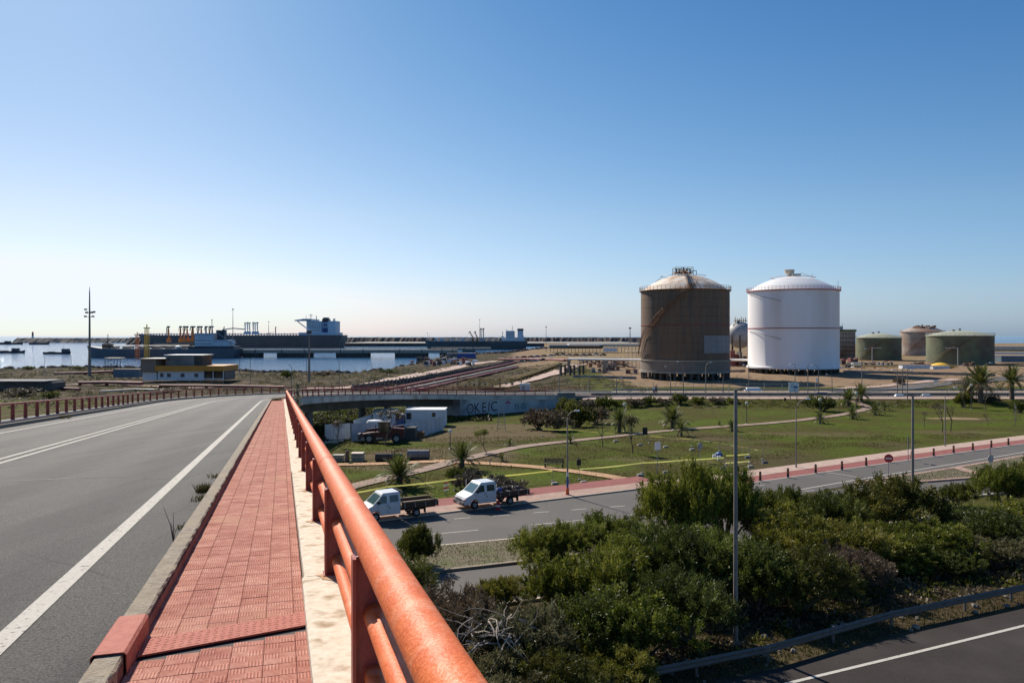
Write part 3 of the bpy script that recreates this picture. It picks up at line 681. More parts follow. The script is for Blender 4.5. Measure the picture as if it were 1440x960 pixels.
# outer gutter pipe
gp = thing('service_pipe', 'blue-grey service pipe running along the outer bridge edge under the orange railing', 'pipe', bp_(0, .77)); o0 = Vector(bp_(0, .77))
MB().tube([tuple(Vector(bp_(q, .77, -.06))-o0) for q in (0, 20, 40, 74)], .035, 10).build('pipe', M['bluegrey'], gp, True)
for q in range(2, 74, 4):
    p = Vector(bp_(q, .72, -.10))-o0; MB().box(tuple(p), (.12, .03, .04), -H0).build('bracket', M['greydark'], gp)

M['seam'] = mat('pale_asphalt_seam', (.10,.096,.09), (.20,.19,.175), 9, .8, spec=.3, r3=(.4,.6), c3=(.075,.07,.066), s3=2.5)
mb = MB(); n_ = 20
for k in range(n_):
    f0, f1 = k/n_, (k+1)/n_; P = []
    for f, e in ((f0, 0), (f1, 0), (f1, 1), (f0, 1)): P.append(bp_(15.0+1.6*math.sin(f*1.9)+e*.10, -11.2+f*8.2, RZ+.0055))
    mb.quad(*P)
mb.build('resurfacing_seam', M['seam'], bridge)

# rust stains: thin washed-out patches on the plinth round each near post foot
M['ruststain'] = mat('rust_wash_on_concrete', (.40,.20,.08), (.56,.40,.26), 9, .9, spec=.2)
rs0 = random.Random(31)
for k in range(1, 9):
    s0_ = 1.40+2.67*k; pts = []
    for j in range(16):
        a = j*math.pi/8; r_ = rs0.uniform(.5, 1.1); pts.append(bp_(s0_-.06+math.sin(a)*r_*.16, min(.553, .40+math.cos(a)*r_*.13), PH+.0045))
    mb = MB(); mb.poly(pts); mb.build('rust_stain', M['ruststain'], bridge)

# ================================================================ LOWER ROADS AND PAVEMENTS
def kerbline(name, pts, wd, h, m, dz0=0.0, step=2.0, parent=None):
    P = []
    for a_, b_ in zip(pts[:-1], pts[1:]):
        k = max(1, int(math.hypot(b_[0]-a_[0], b_[1]-a_[1])/step))
        P += [(a_[0]+(b_[0]-a_[0])*i/k, a_[1]+(b_[1]-a_[1])*i/k) for i in range(k)]
    P.append(pts[-1]); A = offs(P, wd/2); B = offs(P, -wd/2); mb = MB()
    for k in range(len(P)-1):
        z0, z1 = HZ(*P[k])+dz0, HZ(*P[k+1])+dz0
        a0, a1 = (*A[k], z0+h), (*A[k+1], z1+h); b0, b1 = (*B[k], z0+h), (*B[k+1], z1+h)
        mb.quad(b0, b1, a1, a0); d = lambda p, z: (p[0], p[1], z-.1)
        mb.quad(d(a0, z0), a0, a1, d(a1, z1)); mb.quad(b0, d(b0, z0), d(b1, z1), b1)
    o = mb.build(name, m, parent)
    if parent is None: o['kind'] = 'structure'
    return o
def dens(pl, xs_): return [(x, float(np.interp(x, [p[0] for p in pl], [p[1] for p in pl]))) for x in xs_]
XR = [-60,-45,-30,-20,-12,-8,-5,-2,0,3,6,9,12,15,18,21,25,29,33,38,43,48,54,60,75,95,120]
FAR = [(-60,24.1),(12,64.42),(15,64.0),(19.4,65.5),(32.8,73.7),(60.4,90.5),(120,126.8)]
NEAR = [(-60,20),(-20,39.8),(-4.7,46.2),(.22,47.9),(8,50.9),(17,57.2),(29.3,65.9),(43.1,74.1),(54.6,81.5),(120,120)]
strip('lower_road', dens(FAR, XR), dens(NEAR, XR), M['asphalt2'], .02, 1)
SB_F = [(-60,14),(-25,32.6),(-5.3,40.8),(-2.4,41.9),(.2,42.9),(8,46.3),(16,55),(29.3,65.5),(33.5,66.0),(42,68.8),(60,74.8),(120,95)]
SB_N = [(-60,8),(-25,25.6),(-5.3,34.5),(.2,36.6),(8,40),(16,47.5),(29.7,57.3),(33.6,59.5),(37.4,61.1),(60,69),(120,89)]
strip('slip_road', dens(SB_F, XR), dens(SB_N, XR), M['asphalt2'], .014, 1)
HW_F = [(-60,-3),(-10,20.6),(3.8,26.4),(10,29.3),(16.65,32.7),(21,34.6),(30,38.6),(60,50),(120,70)]
HW_N = [(x, y-15) for x, y in HW_F]
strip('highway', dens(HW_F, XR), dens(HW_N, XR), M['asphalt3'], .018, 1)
def line_paint(name, pts, wd, dz=.03): return strip(name, offs(pts, wd/2), offs(pts, -wd/2), M['paint'], dz, 2)
line_paint('highway_edge_line', [(-20,14.6),(0,23.4),(10.2,28.2),(16,30.8),(22.5,33.75),(34,38.6),(60,49)], .17)
# lower road markings
line_paint('road_edge_line', [(13,62.5),(19.4,65.6),(32.8,73.82),(60.4,90.65),(90,108.7)], .15)
line_paint('road_edge_line', [(22,62.4),(30.2,67.75),(49.7,80.0),(56.3,84.3),(90,105)], .15)
for a_, b_ in ((-6.25,-2.2),(1.2,5.2),(8.4,12.4),(-13.7,-9.7)):
    f = lambda x: 51.2+.372*x+.004*max(x, 0)**2
    line_paint('lane_dash', [(a_, f(a_)), (b_, f(b_))], .12)
for a_ in (-13.6,-10.2,-6.9,-4.05,-1.3,1.55,4.35,7.3,10.1):
    f = lambda x: 54.75+.325*x
    line_paint('lane_dash', [(a_, f(a_)), (a_+1.15, f(a_+1.15))], .12)
line_paint('lane_dash', [G(1342,688)[:2], G(1374,686)[:2]], .12); line_paint('lane_dash', [G(1160,664)[:2], G(1206,671)[:2]], .15)
for p_ in (((1040,683.5),(1075,682)),((1120,691),(1145,689.5))): line_paint('lane_dash', [G(*p_[0])[:2], G(*p_[1])[:2]], .12)
# hatching where the slip road leaves
for i in range(4): line_paint('hatch_mark', [G(1186+i*9, 690-i*1.6)[:2], G(1203+i*9, 684-i*1.6)[:2]], .25, .034)
# pavement and cycle path along the far kerb
xa = [-60,-45,-30,-20,-12,-8,-5,-2,0,3,6,9,12,13.5]
L0 = [(x, 57.7+.56*x) for x in xa]
strip('pavement', offs(L0, 2.05), offs(L0, .14), M['pink'], .12, 1); strip('cycle_path', offs(L0, 4.45), offs(L0, 2.06), M['redpath'], .115, 1)
kerbline('kerb', offs(L0, .07), .14, .124, M['cream'])
W0 = dens([(13.5,62.9),(19.4,65.5),(32.8,73.7),(60.4,90.5),(120,126.8)], [13.5,17,20,25,30,36,42,50,60,75,95,120])
strip('cycle_path', offs(W0, 2.1), offs(W0, .22), M['redpath'], .05, 2); strip('pavement', offs(W0, 4.35), offs(W0, 2.11), M['pale'], .06, 2)
kerbline('kerb', offs(W0, .16), .14, .058, M['paint'])
M['verge'] = mat('dry_verge', (.085,.075,.035), (.17,.135,.085), 1.6, .95, bump=.6, bscale=6, detail=9, c3=(.09,.10,.03), s3=.5)
IT = [(-60,20.2),(-20,39.9),(-4.7,46.2),(.22,47.9),(8,50.85),(15,55.3)]; IB = [(-60,14.2),(-25,32.7),(-5.3,40.9),(-2.4,42),(.2,43),(8,46.4),(15,54.6)]
xi = [-60,-40,-25,-14,-8,-4.7,-2,.2,3,6,8,11,15]
strip('traffic_island', dens(IT, xi), dens(IB, xi), M['verge'], .13, 1)
kerbline('kerb', dens(IT, xi), .22, .145, M['cream']); kerbline('kerb', dens(IB, xi), .26, .15, M['kerb'])
IT2 = [(29.3,65.8),(43.1,74.0),(54.6,81.4),(120,119.8)]; IB2 = [(29.3,65.5),(33.5,66.1),(42,68.9),(60,74.9),(120,95.1)]; xi = [29.3,31,33.5,38,42,48,54.6,60,80,120]
strip('traffic_island', dens(IT2, xi), dens(IB2, xi), M['verge'], .13, 1)
kerbline('kerb', dens(IT2, xi), .45, .148, M['pink']); kerbline('kerb', dens(IB2, xi), .45, .15, M['pink'])
line = [G(1345,659)[:2], G(1384,670.5)[:2]]; strip('island_path', offs(line, .6), offs(line, -.6), M['pink'], .165, 1)
kerbline('kerb', [(12,43.5),(20,49.2),(29.7,53.9),(36,56),(60,65)], .25, .16, M['cream'])
kerbline('kerb', dens(SB_N, [-60,-25,-5.3,.2,8,16,29.7,37.4,60,120]), .22, .13, M['cream'])

# field paths
path('park_path', [(485,688),(497,684),(551,671),(600,660),(632,650.6),(656,645),(694,636.6),(731,628.5),(787,622),(840,616.5),(879,612.3),(912,608.3),(969,603.3),(1025,599.6),(1075,596),(1139,589.5),(1187,583),(1212,577.5),(1222,573.5),(1214,569),(1204,565.5),(1192,563)], 1.7, M['path'], .085)
path('gravel_path', [(440,655),(476,653.6),(540,652.6),(589,650.2),(626,648.2),(656,650.6),(694,652.6),(750,656.5),(787,661),(837,667),(885,675.5)], 1.5, M['ochre'], .08)
# far road on its low embankment
def xline(y0, x0, x1, st=8, slope=0.0): return [(x0+i*st, y0+slope*i*st) for i in range(int((x1-x0)/st)+1)]
strip('far_road', xline(167.2, 20, 260), xline(155.2, 20, 260), M['asphalt2'], .07, 1)
strip('far_road_edge_line', xline(166.6, 20, 260), xline(166.2, 20, 260), M['paint'], .085, 1)
strip('far_road_verge', xline(154.6, 14, 260), xline(151.6, 14, 260), M['pale'], .07, 1)
strip('far_road_verge', xline(170.4, 20, 260), xline(168.0, 20, 260), M['pale'], .07, 1)
path('access_road', [(1180,551.5),(1230,548.8),(1290,543.5),(1350,537.5),(1440,530),(1520,524)], 8.0, M['asphalt2'], .14)
path('access_road_verge', [(1180,547.0),(1230,544.3),(1290,538.6),(1345,533.2)], 3.0, M['pale'], .16)
path('harbour_road', [(690,547.5),(735,538),(765,530),(800,518),(815,513)], 6.5, M['pale'], .35)
path('shore_track', [(440,549),(520,543),(570,531),(620,521),(665,512),(700,508)], 7, M['pale'], .3)
path('harbour_path', [(0,545),(60,541),(120,541.5),(200,543.5),(300,546)], 3, M['pale'], .3)

# guard rails
def guard(name, label, pts, h, bh, sp, m, thick=.05):
    P = [pts[0]]
    for a_, b_ in zip(pts[:-1], pts[1:]):
        L_ = math.hypot(b_[0]-a_[0], b_[1]-a_[1]); k = max(1, round(L_/sp)); P += [(a_[0]+(b_[0]-a_[0])*i/k, a_[1]+(b_[1]-a_[1])*i/k) for i in range(1, k+1)]
    z0 = HZ(*P[0]); g = thing(name, label, 'guard rail', (P[0][0], P[0][1], z0)); rel = lambda x, y, z: (x-P[0][0], y-P[0][1], z-z0)
    pm = MB().box((0, 0, h/2-.02), (.10, .06, h), 0).mesh('post', m)
    for p, nb in zip(P, P[1:]+[P[-1]]):
        o = link(bpy.data.objects.new('post', pm), g); o.location = rel(p[0], p[1], HZ(*p)+.02)
    # W profile beam, 4 m lengths
    prof = [(0, h-bh), (.03, h-bh*.88), (.075, h-bh*.75), (.03, h-bh*.55), (.03, h-bh*.45), (.075, h-bh*.25), (.03, h-bh*.12), (0, h)]
    for k in range(0, len(P)-1, 2):
        a_, b_ = P[k], P[min(k+2, len(P)-1)]; dx, dy = b_[0]-a_[0], b_[1]-a_[1]; L_ = math.hypot(dx, dy); nx_, ny_ = dy/L_, -dx/L_
        mb = MB(); c = [[rel(q[0]+nx_*(t+.05), q[1]+ny_*(t+.05), HZ(*q)+z) for t, z in prof] for q in (a_, b_)]
        for i in range(len(prof)-1): mb.quad(c[0][i], c[1][i], c[1][i+1], c[0][i+1])
        o = mb.build('beam', m, g); mdf = o.modifiers.new('t', 'SOLIDIFY'); mdf.thickness = .004
    return g
M['guard'] = mat('dull_galvanised_rail', (.085,.078,.07), (.13,.12,.108), 3, .7, metal=.1)
guard('guard_rail', 'dull grey steel guard rail between the big bushes and the highway', [(-10,22.0),(3.8,27.4),(10,30.0),(16.65,33.7),(21,35.6),(30,39.6),(45,45.6)], .72, .33, 3.5, M['guard'])
guard('guard_rail', 'long dark guard rail on the near edge of the far road', xline(155.0, 16, 150, 8), .75, .42, 4, M['greydark'])
guard('guard_rail', 'pale guard rail on the far edge of the far road', xline(167.8, 22, 130, 8), .7, .3, 4, M['grey'])

# ================================================================ VEGETATION
def rvec(rs, k): v = rs.normal(size=(k, 3)); return v/np.linalg.norm(v, axis=1, keepdims=True)
def crown_mesh(name, seed, m, nl=11, nspr=54, nleaf=58, leaf=.046, wdt=.16, flat=.75, dens_=1.0, droop=0.0, low=0):
    rs = np.random.RandomState(seed); V = []; S = []; lobes = []
    for i in range(nl):
        a = 2.4*i+rs.rand(); rr_ = .62*math.sqrt((i+.3)/nl); zz = (.42 if not low else .12+.3*(i % 2))+.42*rs.rand()*(1-rr_*.5)
        lobes.append((np.array([math.cos(a)*rr_, math.sin(a)*rr_, zz*flat+.05]), .27+.16*rs.rand()))
    for c, r_ in lobes:
        dirs = rvec(rs, int(nspr*dens_)); dirs[:, 2] = np.abs(dirs[:, 2])*.9-.28*(rs.rand(len(dirs)) < .4)
        ltone = rs.rand()*.35
        for d in dirs:
            p = c+d*r_*(.62+.45*rs.rand())
            if p[2] < .02: continue
            tone = ltone+rs.rand()*.35
            tw = d*.7+np.array([0, 0, .55-droop])+rs.normal(size=3)*.25; tw /= np.linalg.norm(tw)
            k = int(nleaf*(.6+.8*rs.rand())); tt = rs.rand(k)*.17-.03
            base = p+tw*tt[:, None]+rs.normal(size=(k, 3))*.022
            ld = tw*.8+rvec(rs, k)*.75; ld /= np.linalg.norm(ld, axis=1, keepdims=True); ll = leaf*(.6+.8*rs.rand(k))[:, None]
            sd = np.cross(ld, rvec(rs, k)); sd /= np.linalg.norm(sd, axis=1, keepdims=True)+1e-6; sd *= ll*wdt
            V.append(np.stack([base, base+ld*ll*.5+sd, base+ld*ll, base+ld*ll*.5-sd], 1)); S.append(np.clip(tone+rs.rand(k)*.3, 0, 1))
    return npmesh(name, np.concatenate(V), m, np.concatenate(S)), lobes
def branches(lobes, seed, rt=.035):
    rs = random.Random(seed); mb = MB()
    for c, r_ in lobes:
        b0 = (rs.uniform(-.05, .05), rs.uniform(-.05, .05), -.05); mid = (c[0]*.45+rs.uniform(-.06, .06), c[1]*.45+rs.uniform(-.06, .06), c[2]*.55)
        mb.tube([b0, mid, tuple(c)], [rt, rt*.6, rt*.25], 5, False)
        for _ in range(3):
            e = (c[0]+rs.uniform(-.25, .25), c[1]+rs.uniform(-.25, .25), c[2]+rs.uniform(0, .28)); mb.tube([tuple(c), e], [rt*.25, rt*.08], 4, False)
    return mb.mesh('trunk', M['bark'])
PROTO = {}
for key, seed, lm, kw in (('green', 11, 'leaf_green', {}), ('green2', 12, 'leaf_green', dict(leaf=.062, wdt=.10, droop=.35)), ('dark', 13, 'leaf_dark', dict(nspr=60, leaf=.040, wdt=.24)), ('dark2', 14, 'leaf_dark', dict(leaf=.052, wdt=.12, droop=.2)),
                          ('olive', 15, 'leaf_olive', dict(nspr=40, leaf=.06, wdt=.14)), ('olive2', 16, 'leaf_green', dict(nspr=34, leaf=.06, wdt=.16, dens_=.9)), ('grey', 17, 'leaf_grey', dict(nspr=38, leaf=.07, wdt=.10))):
    cm, lob = crown_mesh('crown', seed, M[lm], **kw); PROTO[key] = (cm, branches(lob, seed))
for key, seed, lm in (('small', 21, 'leaf_dark'), ('smallgrey', 22, 'leaf_grey'), ('smallgreen', 23, 'leaf_green')):
    cm, lob = crown_mesh('crown', seed, M[lm], nl=11, nspr=24, nleaf=22, leaf=.10, wdt=.22, low=1); PROTO[key] = (cm, branches(lob, seed))
def bush(key, x, y, r_, h, label, group=None, name='bush', z=None):
    z = HZ(x, y) if z is None else z
    t = thing(name, label, 'bush', (x, y, z), random.uniform(0, 6.28), group); t.scale = (r_, r_, h/1.0)
    c, tr = PROTO[key]; link(bpy.data.objects.new('crown', c), t); link(bpy.data.objects.new('trunk', tr), t); return t
g_ = 'evergreen bushes between the slip road and the highway'
B = [('grey', 640, 30.0, 2.3, 3.3, 'grey-brown twiggy bush hard against the orange railing'),
 ('olive', 735, 28.5, 2.3, 3.0, 'olive bush around the bleached dead branches'),
 ('green2', 775, 41.5, 2.4, 3.2, 'rounded green bush nearest the parked trucks, at the left tip of the belt'),
 ('green', 862, 42.5, 2.7, 3.4, 'green bush between the left tip of the belt and the tallest bush'),
 ('green', 955, 43.5, 3.1, 5.9, 'tallest bush of the belt, rising beside the tall lamp post'),
 ('green', 1018, 46.0, 2.7, 5.2, 'second tallest bush, right shoulder of the tallest one'),
 ('green2', 708, 35.5, 1.5, 1.9, 'low green bush at the slip road edge, right of the median shrub'),
 ('olive2', 790, 35.0, 2.5, 3.2, 'yellow-green airy bush below the left tip of the belt'),
 ('green2', 870, 36.0, 2.8, 3.8, 'fresh green bush in front of the tallest bush, on its left'),
 ('dark2', 940, 37.0, 3.0, 4.0, 'dark drooping bush directly below the tallest bush'),
 ('green2', 1000, 38.0, 2.9, 3.9, 'green bush left of the tall lamp post foot'),
 ('green', 1085, 46.5, 2.8, 3.7, 'green bush right of the tall lamp post with a knobbly top'),
 ('green', 1120, 41.0, 3.0, 3.5, 'bright green bush in the middle of the belt, right of the tall lamp post'),
 ('dark', 1250, 48.5, 3.7, 4.3, 'broad dark dome-shaped bush at the foot of the double lamp post'),
 ('dark2', 1175, 47.5, 2.6, 3.4, 'dark bush left of the broad dome-shaped bush'),
 ('green2', 1190, 42.0, 3.0, 3.2, 'fresh green bush in front of the broad dome-shaped bush'),
 ('green', 1258, 42.5, 2.7, 2.7, 'bright yellow-green low bush below the broad dome-shaped bush'),
 ('olive2', 1325, 43.5, 2.7, 2.6, 'airy bush below the small grass patch'),
 ('dark2', 1385, 45.0, 3.0, 2.9, 'dark bush at the lower right of the belt'),
 ('olive2', 1450, 47.5, 3.2, 3.2, 'mixed green bush cut by the right edge of the picture'),
 ('green', 1412, 55.5, 2.7, 4.2, 'light green bush with visible stems beside the round road sign'),
 ('dark', 1470, 56.0, 3.0, 4.3, 'dense bush behind the light green one at the right edge'),
 ('dark', 828, 30.0, 2.5, 3.0, 'dark bush in the front row above the guard rail, left end'),
 ('olive2', 900, 30.2, 2.7, 3.1, 'yellow-green bush in the front row by the left end of the guard rail'),
 ('dark2', 960, 32.0, 2.6, 3.3, 'shaded dark bush in the front row, left of the tall lamp post foot'),
 ('dark', 1062, 35.6, 2.7, 3.5, 'shaded dark bush right beside the tall lamp post foot'),
 ('dark2', 1130, 35.6, 2.7, 3.2, 'dark bush in the front row over the pale stones by the guard rail'),
 ('grey', 1195, 38.0, 2.3, 2.5, 'grey twiggy bush in the front row, middle of the guard rail'),
 ('dark', 1345, 40.8, 1.6, 1.5, 'low dark bush in the front row near the right edge'),
 ('olive', 690, 25.2, 2.1, 2.3, 'dry olive bush at the bottom edge, under the dead branches'),
 ('dark2', 775, 26.0, 2.1, 2.2, 'dark green bush at the bottom edge, right of the dead branches'),
 ('green2', 855, 27.8, 2.0, 2.1, 'green bush at the bottom edge where the guard rail enters'),
 ('smallgreen', 1275, 41.0, 1.5, 1.3, 'small fresh green bush between the front bushes and the guard rail'),
 ('dark2', 560, 36.0, 2.3, 2.4, 'bush behind the orange railing below the slip road'),
 ('olive', 1400, 42.2, 2.0, 1.9, 'olive bush in the front row, last before the right edge'),
 ('dark', 1105, 51.0, 2.0, 3.0, 'dark bush at the back of the belt behind the knobbly green bush')]
for key, px, Y, r_, h, lb in B: bush(key, at(px, Y), Y, r_, h*(.97 if h > 5 else .88), lb, g_)
p = G(1347, 712); bush('dark', p[0], p[1], 1.5, 1.7, 'small round bush alone on the grass patch by the slip road')
p = G(588, 801); bush('dark', p[0], p[1]+.3, 1.4, 2.3, 'round dark shrub alone on the traffic island beside the orange railing', None, 'shrub')
# mid-field shrubs: px,py base, width px, height px
MS = [('smallgrey',660,689,46,26,'grey-green spreading shrub left of the second truck cab'),('smallgrey',697,690,44,20,'low purple-grey shrub behind the second truck'),('smallgrey',722,693,34,17,'low dark shrub at the rear of the second truck'),('small',640,675,26,16,'dark shrub below the leaning tree palm'),
 ('smallgrey',757,603,44,26,'brown tamarisk clump right of the graffiti wall'),('smallgrey',783,606,44,27,'brown tamarisk clump, lower right of the pair by the graffiti wall'),('small',812,600,44,30,'dark clump of the thicket behind the curved lamp post'),('smallgrey',838,596,34,22,'brown end of the thicket behind the curved lamp post'),('small',797,588,30,24,'dark shrub on the embankment above the thicket'),
 ('small',1157,578,34,20,'dark oval shrub in the middle of the park lawn'),('small',1143,572,20,14,'small dark shrub left of the oval lawn shrub'),('small',1434,580,24,15,'dark shrub at the right edge of the lawn'),('smallgreen',1354,572,22,20,'green shrub under the bare trees at the right'),
 ('small',800,577,26,16,'first embankment shrub past the graffiti wall'),('smallgrey',825,577,28,14,'second embankment shrub past the graffiti wall'),('small',848,576,26,18,'dark embankment shrub right of the thicket'),('smallgreen',868,574,20,12,'low green embankment shrub above the big field palm'),('smallgrey',893,572,26,11,'brown embankment shrub above the notice board'),('small',912,570,20,12,'dark embankment shrub below the cyclists'),('smallgrey',933,569,24,9,'low brown embankment shrub right of the cyclists'),('small',955,568,22,14,'dark embankment shrub in front of the rusty tank'),('smallgreen',982,568,20,10,'green embankment shrub near the right side of the rusty tank'),('smallgrey',1008,567,22,8,'low embankment shrub left of the tall lamp post'),
 ('smallgreen',1030,566,18,7,'tiny green shrub at the road verge left of the globe lamp'),('small',404,531,16,9,'round bush on the shore left of the thick pole'),('smallgrey',455,528,30,6,'low shore scrub right of the thick pole'),('small',545,524,26,5,'low shore scrub beside the shore track'),('small',1362,562,12,8,'small dark shrub beneath the tall palm'),('smallgrey',1395,566,20,10,'brown shrub between the two tall palms'),
 ('small',470,612,22,20,'dark shrub in front of the pale fence'),('smallgrey',1265,540,16,9,'brown bush on the sand behind the far road'),('small',40,520,16,5,'dark scrub on the shore at the far left'),('small',110,520,18,5,'dark scrub on the shore beside the tall mast'),('smallgrey',30,556,40,10,'grey scrub over the left railing'),('small',70,560,26,9,'dark scrub left of the tall mast over the railing'),('smallgrey',235,552,30,6,'scrub below the harbour building')]
for key, px, py, wp, hp, lb in MS:
    p = G(px, py); k = p[1]/F; bush(key, p[0], p[1], wp*k*.62, hp*k*1.12, lb, None, 'shrub')

M['leaf_speck'] = leafmat('silvery_speckled_leaf', (.10,.10,.08), (.24,.24,.21), (.50,.50,.46), tl=.3)
# palms
def frond_mesh(seed, L_, arch, m, nl=22, ll=.42):
    rs = np.random.RandomState(seed); V = []; S = []
    ts = np.linspace(0, 1, 9); c = [np.array([L_*t*(1-.18*arch*t*t), 0, L_*(.34*t-arch*.62*t*t)]) for t in ts]
    def P(t): k = min(int(t*8), 7); f = t*8-k; return c[k]*(1-f)+c[k+1]*f
    for k in range(8):
        w_ = .022*(1-k/9); s_ = np.array([0, w_, 0]); V.append([c[k]-s_, c[k]+s_, c[k+1]+s_*.8, c[k+1]-s_*.8]); S.append(.7)
        s_ = np.array([0, 0, w_*.7]); V.append([c[k]-s_, c[k]+s_, c[k+1]+s_*.8, c[k+1]-s_*.8]); S.append(.7)
    for i in range(nl):
        t = .14+.85*i/nl; p = P(t); tg = P(min(1, t+.05))-P(t-.05); tg /= np.linalg.norm(tg)
        for sd in (-1, 1):
            le = ll*L_/2.2*(math.sin(math.pi*min(1, .22+t*.8))**.7)*(.8+.3*rs.rand())
            d = tg*.75+np.array([0, sd*.85, .28-.45*rs.rand()]); d /= np.linalg.norm(d); w_ = tg*.05*L_/2.2
            V.append([p-w_*.6, p+w_, p+d*le*.6+w_*.8-np.array([0, 0, .02]), p+d*le-np.array([0, 0, .08*le])]); S.append(.15+.7*rs.rand())
    return npmesh('frond', np.array(V), m, np.array(S))
FR = [frond_mesh(1, 2.0, .25, M['leaf_palm']), frond_mesh(2, 2.1, .6, M['leaf_palm']), frond_mesh(3, 2.1, 1.0, M['leaf_palm']), frond_mesh(4, 1.8, 1.3, M['leaf_palmdry'])]
def trunk_mesh(h, r0):
    mb = MB(); prof = []
    k = max(3, int(h/.16))
    for i in range(k): z = h*i/k; prof += [(r0*(1.1-.2*i/k)+.03, z), (r0*(.95-.2*i/k), z+h/k*.8)]
    prof += [(r0*1.15, h), (r0*.9, h+.25), (0.01, h+.38)]; mb.lathe(prof, 10); return mb.mesh('trunk', M['bark'])
def palm(px, py, hp, wp, label, tr=.18, nf=34, group='small palms planted across the park', up=0):
    x, y, z = G(px, py); k = y/F; W = wp*k; H_ = hp*k; sc = W/2/1.85; th = max(.12, H_*tr)/sc
    t = thing('palm_tree', label, 'palm', (x, y, z), random.uniform(0, 6), group); t.scale = (sc,)*3
    link(bpy.data.objects.new('trunk', trunk_mesh(th, .24)), t)
    vs = (H_/sc-th)/2.0       # vertical stretch wanted by the photo
    nf = int(nf*1.4)
    for i in range(nf):
        a = i*2.399+random.uniform(-.2, .2); f = i/nf; pitch = R(78-88*f+random.uniform(-8, 8)); me_ = FR[0] if f < .3 else FR[1] if f < .62 else FR[2] if f < .88 else FR[3]
        o = link(bpy.data.objects.new('frond', me_), t); o.location = (.1*math.cos(a), .1*math.sin(a), th+.15-.1*f); o.rotation_euler = (0, -pitch*(.9+.25*up), a)
        s_ = random.uniform(.82, 1.08); o.scale = (s_*min(1.15, max(.75, .6+.4*vs)),)*3
    return t
PL = [(562,684,50,70,'large dark palm just behind the first truck',.2,36),(650,659,50,50,'palm beside the crossing of the pink and ochre paths',.2,34),(706,648,18,18,'small spiky palm at the edge of the pink path',.1,20),(717,627,16,16,'small palm on the dirt mound edge near the leaning tree',.1,20),(802,623,20,20,'small palm behind the curved lamp post',.1,20),(871,608,42,42,'upright palm beside the globe lamp with the yellow top',.3,30),(946,602,42,46,'arching palm in the middle of the field, larger of the pair',.2,32),(958,613,30,28,'small palm in front of the arching palm, smaller of the pair',.25,22),(1029,606,19,22,'small palm left of the tall lamp post',.2,22),(1012,599,9,12,'tiniest palm shoot left of the small field palm',.1,16),(1153,595,22,24,'small palm left of the winding path',.15,24),(1193,571,26,40,'spreading palm on the left of the winding path end',.25,30),(1211,564,28,34,'tall spiky palm at the far end of the winding path',.25,30),(1199,589,20,28,'small palm just below the winding path bend',.15,24),(1231,583,20,28,'small palm right of the winding path bend',.2,24),(1244,577,15,20,'little palm behind the one right of the path bend',.2,22),(1362,560,28,46,'lower palm left of the tall palm at the right',.35,32),(1379,566,60,52,'tall full palm in front of the green tank',.4,40),(1423,563,54,46,'tall palm with a clear dark trunk at the right edge',.45,40)]
for px, py, hp, wp, lb, tr, nf in PL: palm(px, py, hp, wp, lb, tr, nf)

# bare and small leafy trees: recursive limbs
def bare_tree(px, py, hp, label, lean=(0, 0), seed=1, leafy=0, spread=.5, m='bark', name='bare_tree', lm='leaf_grey', x=None, thick=1.0):
    if x is None: xx, yy, zz = G(px, py)
    else: xx, yy, zz = x
    H_ = hp*yy/F if x is None else hp; rs = random.Random(seed); mb = MB(); tips = []
    t = thing(name, label, 'tree', (xx, yy, zz)); 
    def grow(p, d, L_, r_, dep):
        pts = [p]; q = Vector(p); dd = Vector(d)
        for _ in range(3): dd = (dd+Vector((rs.uniform(-.2, .2), rs.uniform(-.2, .2), .06))).normalized(); q = q+dd*L_/3; pts.append(tuple(q))
        mb.tube(pts, [r_, r_*.85, r_*.7, r_*.55], 6 if dep < 2 else 4, False)
        if dep >= 4: tips.append((tuple(q), tuple(dd))); return
        for _ in range(3 if dep else 4):
            nd = (dd+Vector((rs.uniform(-1, 1), rs.uniform(-1, 1), rs.uniform(-.1, .6)))*spread*1.3).normalized(); grow(tuple(q), nd, L_*.68, r_*.55, dep+1)
    grow((0, 0, -.1), Vector((lean[0], lean[1], 1)).normalized(), H_*.38, H_*.022*thick, 0)
    mb.build('trunk', M[m], t)
    if leafy:
        r2 = np.random.RandomState(seed); V = []; S = []
        for q, d in tips:
            k = leafy; base = np.array(q)+r2.normal(size=(k, 3))*H_*.05; ld = rvec(r2, k); ll = H_*.035*(.6+.8*r2.rand(k))[:, None]; sd = np.cross(ld, rvec(r2, k))*ll*.4
            V.append(np.stack([base, base+ld*ll*.5+sd, base+ld*ll, base+ld*ll*.5-sd], 1)); S.append(np.clip(r2.rand()*.5+r2.rand(k)*.5, 0, 1))
        link(bpy.data.objects.new('crown', npmesh('crown', np.concatenate(V), M[lm], np.concatenate(S))), t)
    return t
bare_tree(848, 628, 40, 'bare slender tree left of the leafy sapling in the field', seed=3, spread=.3)
bare_tree(890, 636, 50, 'sparse leafy sapling below the upright palm', seed=4, leafy=14, lm='leaf_olive', spread=.4, name='sapling')
bare_tree(686, 637, 34, 'leaning tree with a yellow-green crown beside the dirt mound', lean=(-.9, 0), seed=5, leafy=16, lm='leaf_green', name='leaning_tree')
bare_tree(1325, 607, 42, 'bare tree left of the curved lamp post on the right', seed=6, spread=.45)
bare_tree(1337, 606, 40, 'bare tree right of the curved lamp post on the right', seed=7, spread=.45)
bare_tree(1358, 574, 40, 'bare tree with a green base by the tall palm', seed=8, leafy=6, spread=.5)
bare_tree(1385, 575, 34, 'slanting bare tree between the tall palms', lean=(.25, 0), seed=9, leafy=4, spread=.55)
bare_tree(1427, 599, 24, 'small bare tree at the right end of the lawn', seed=10, spread=.4)
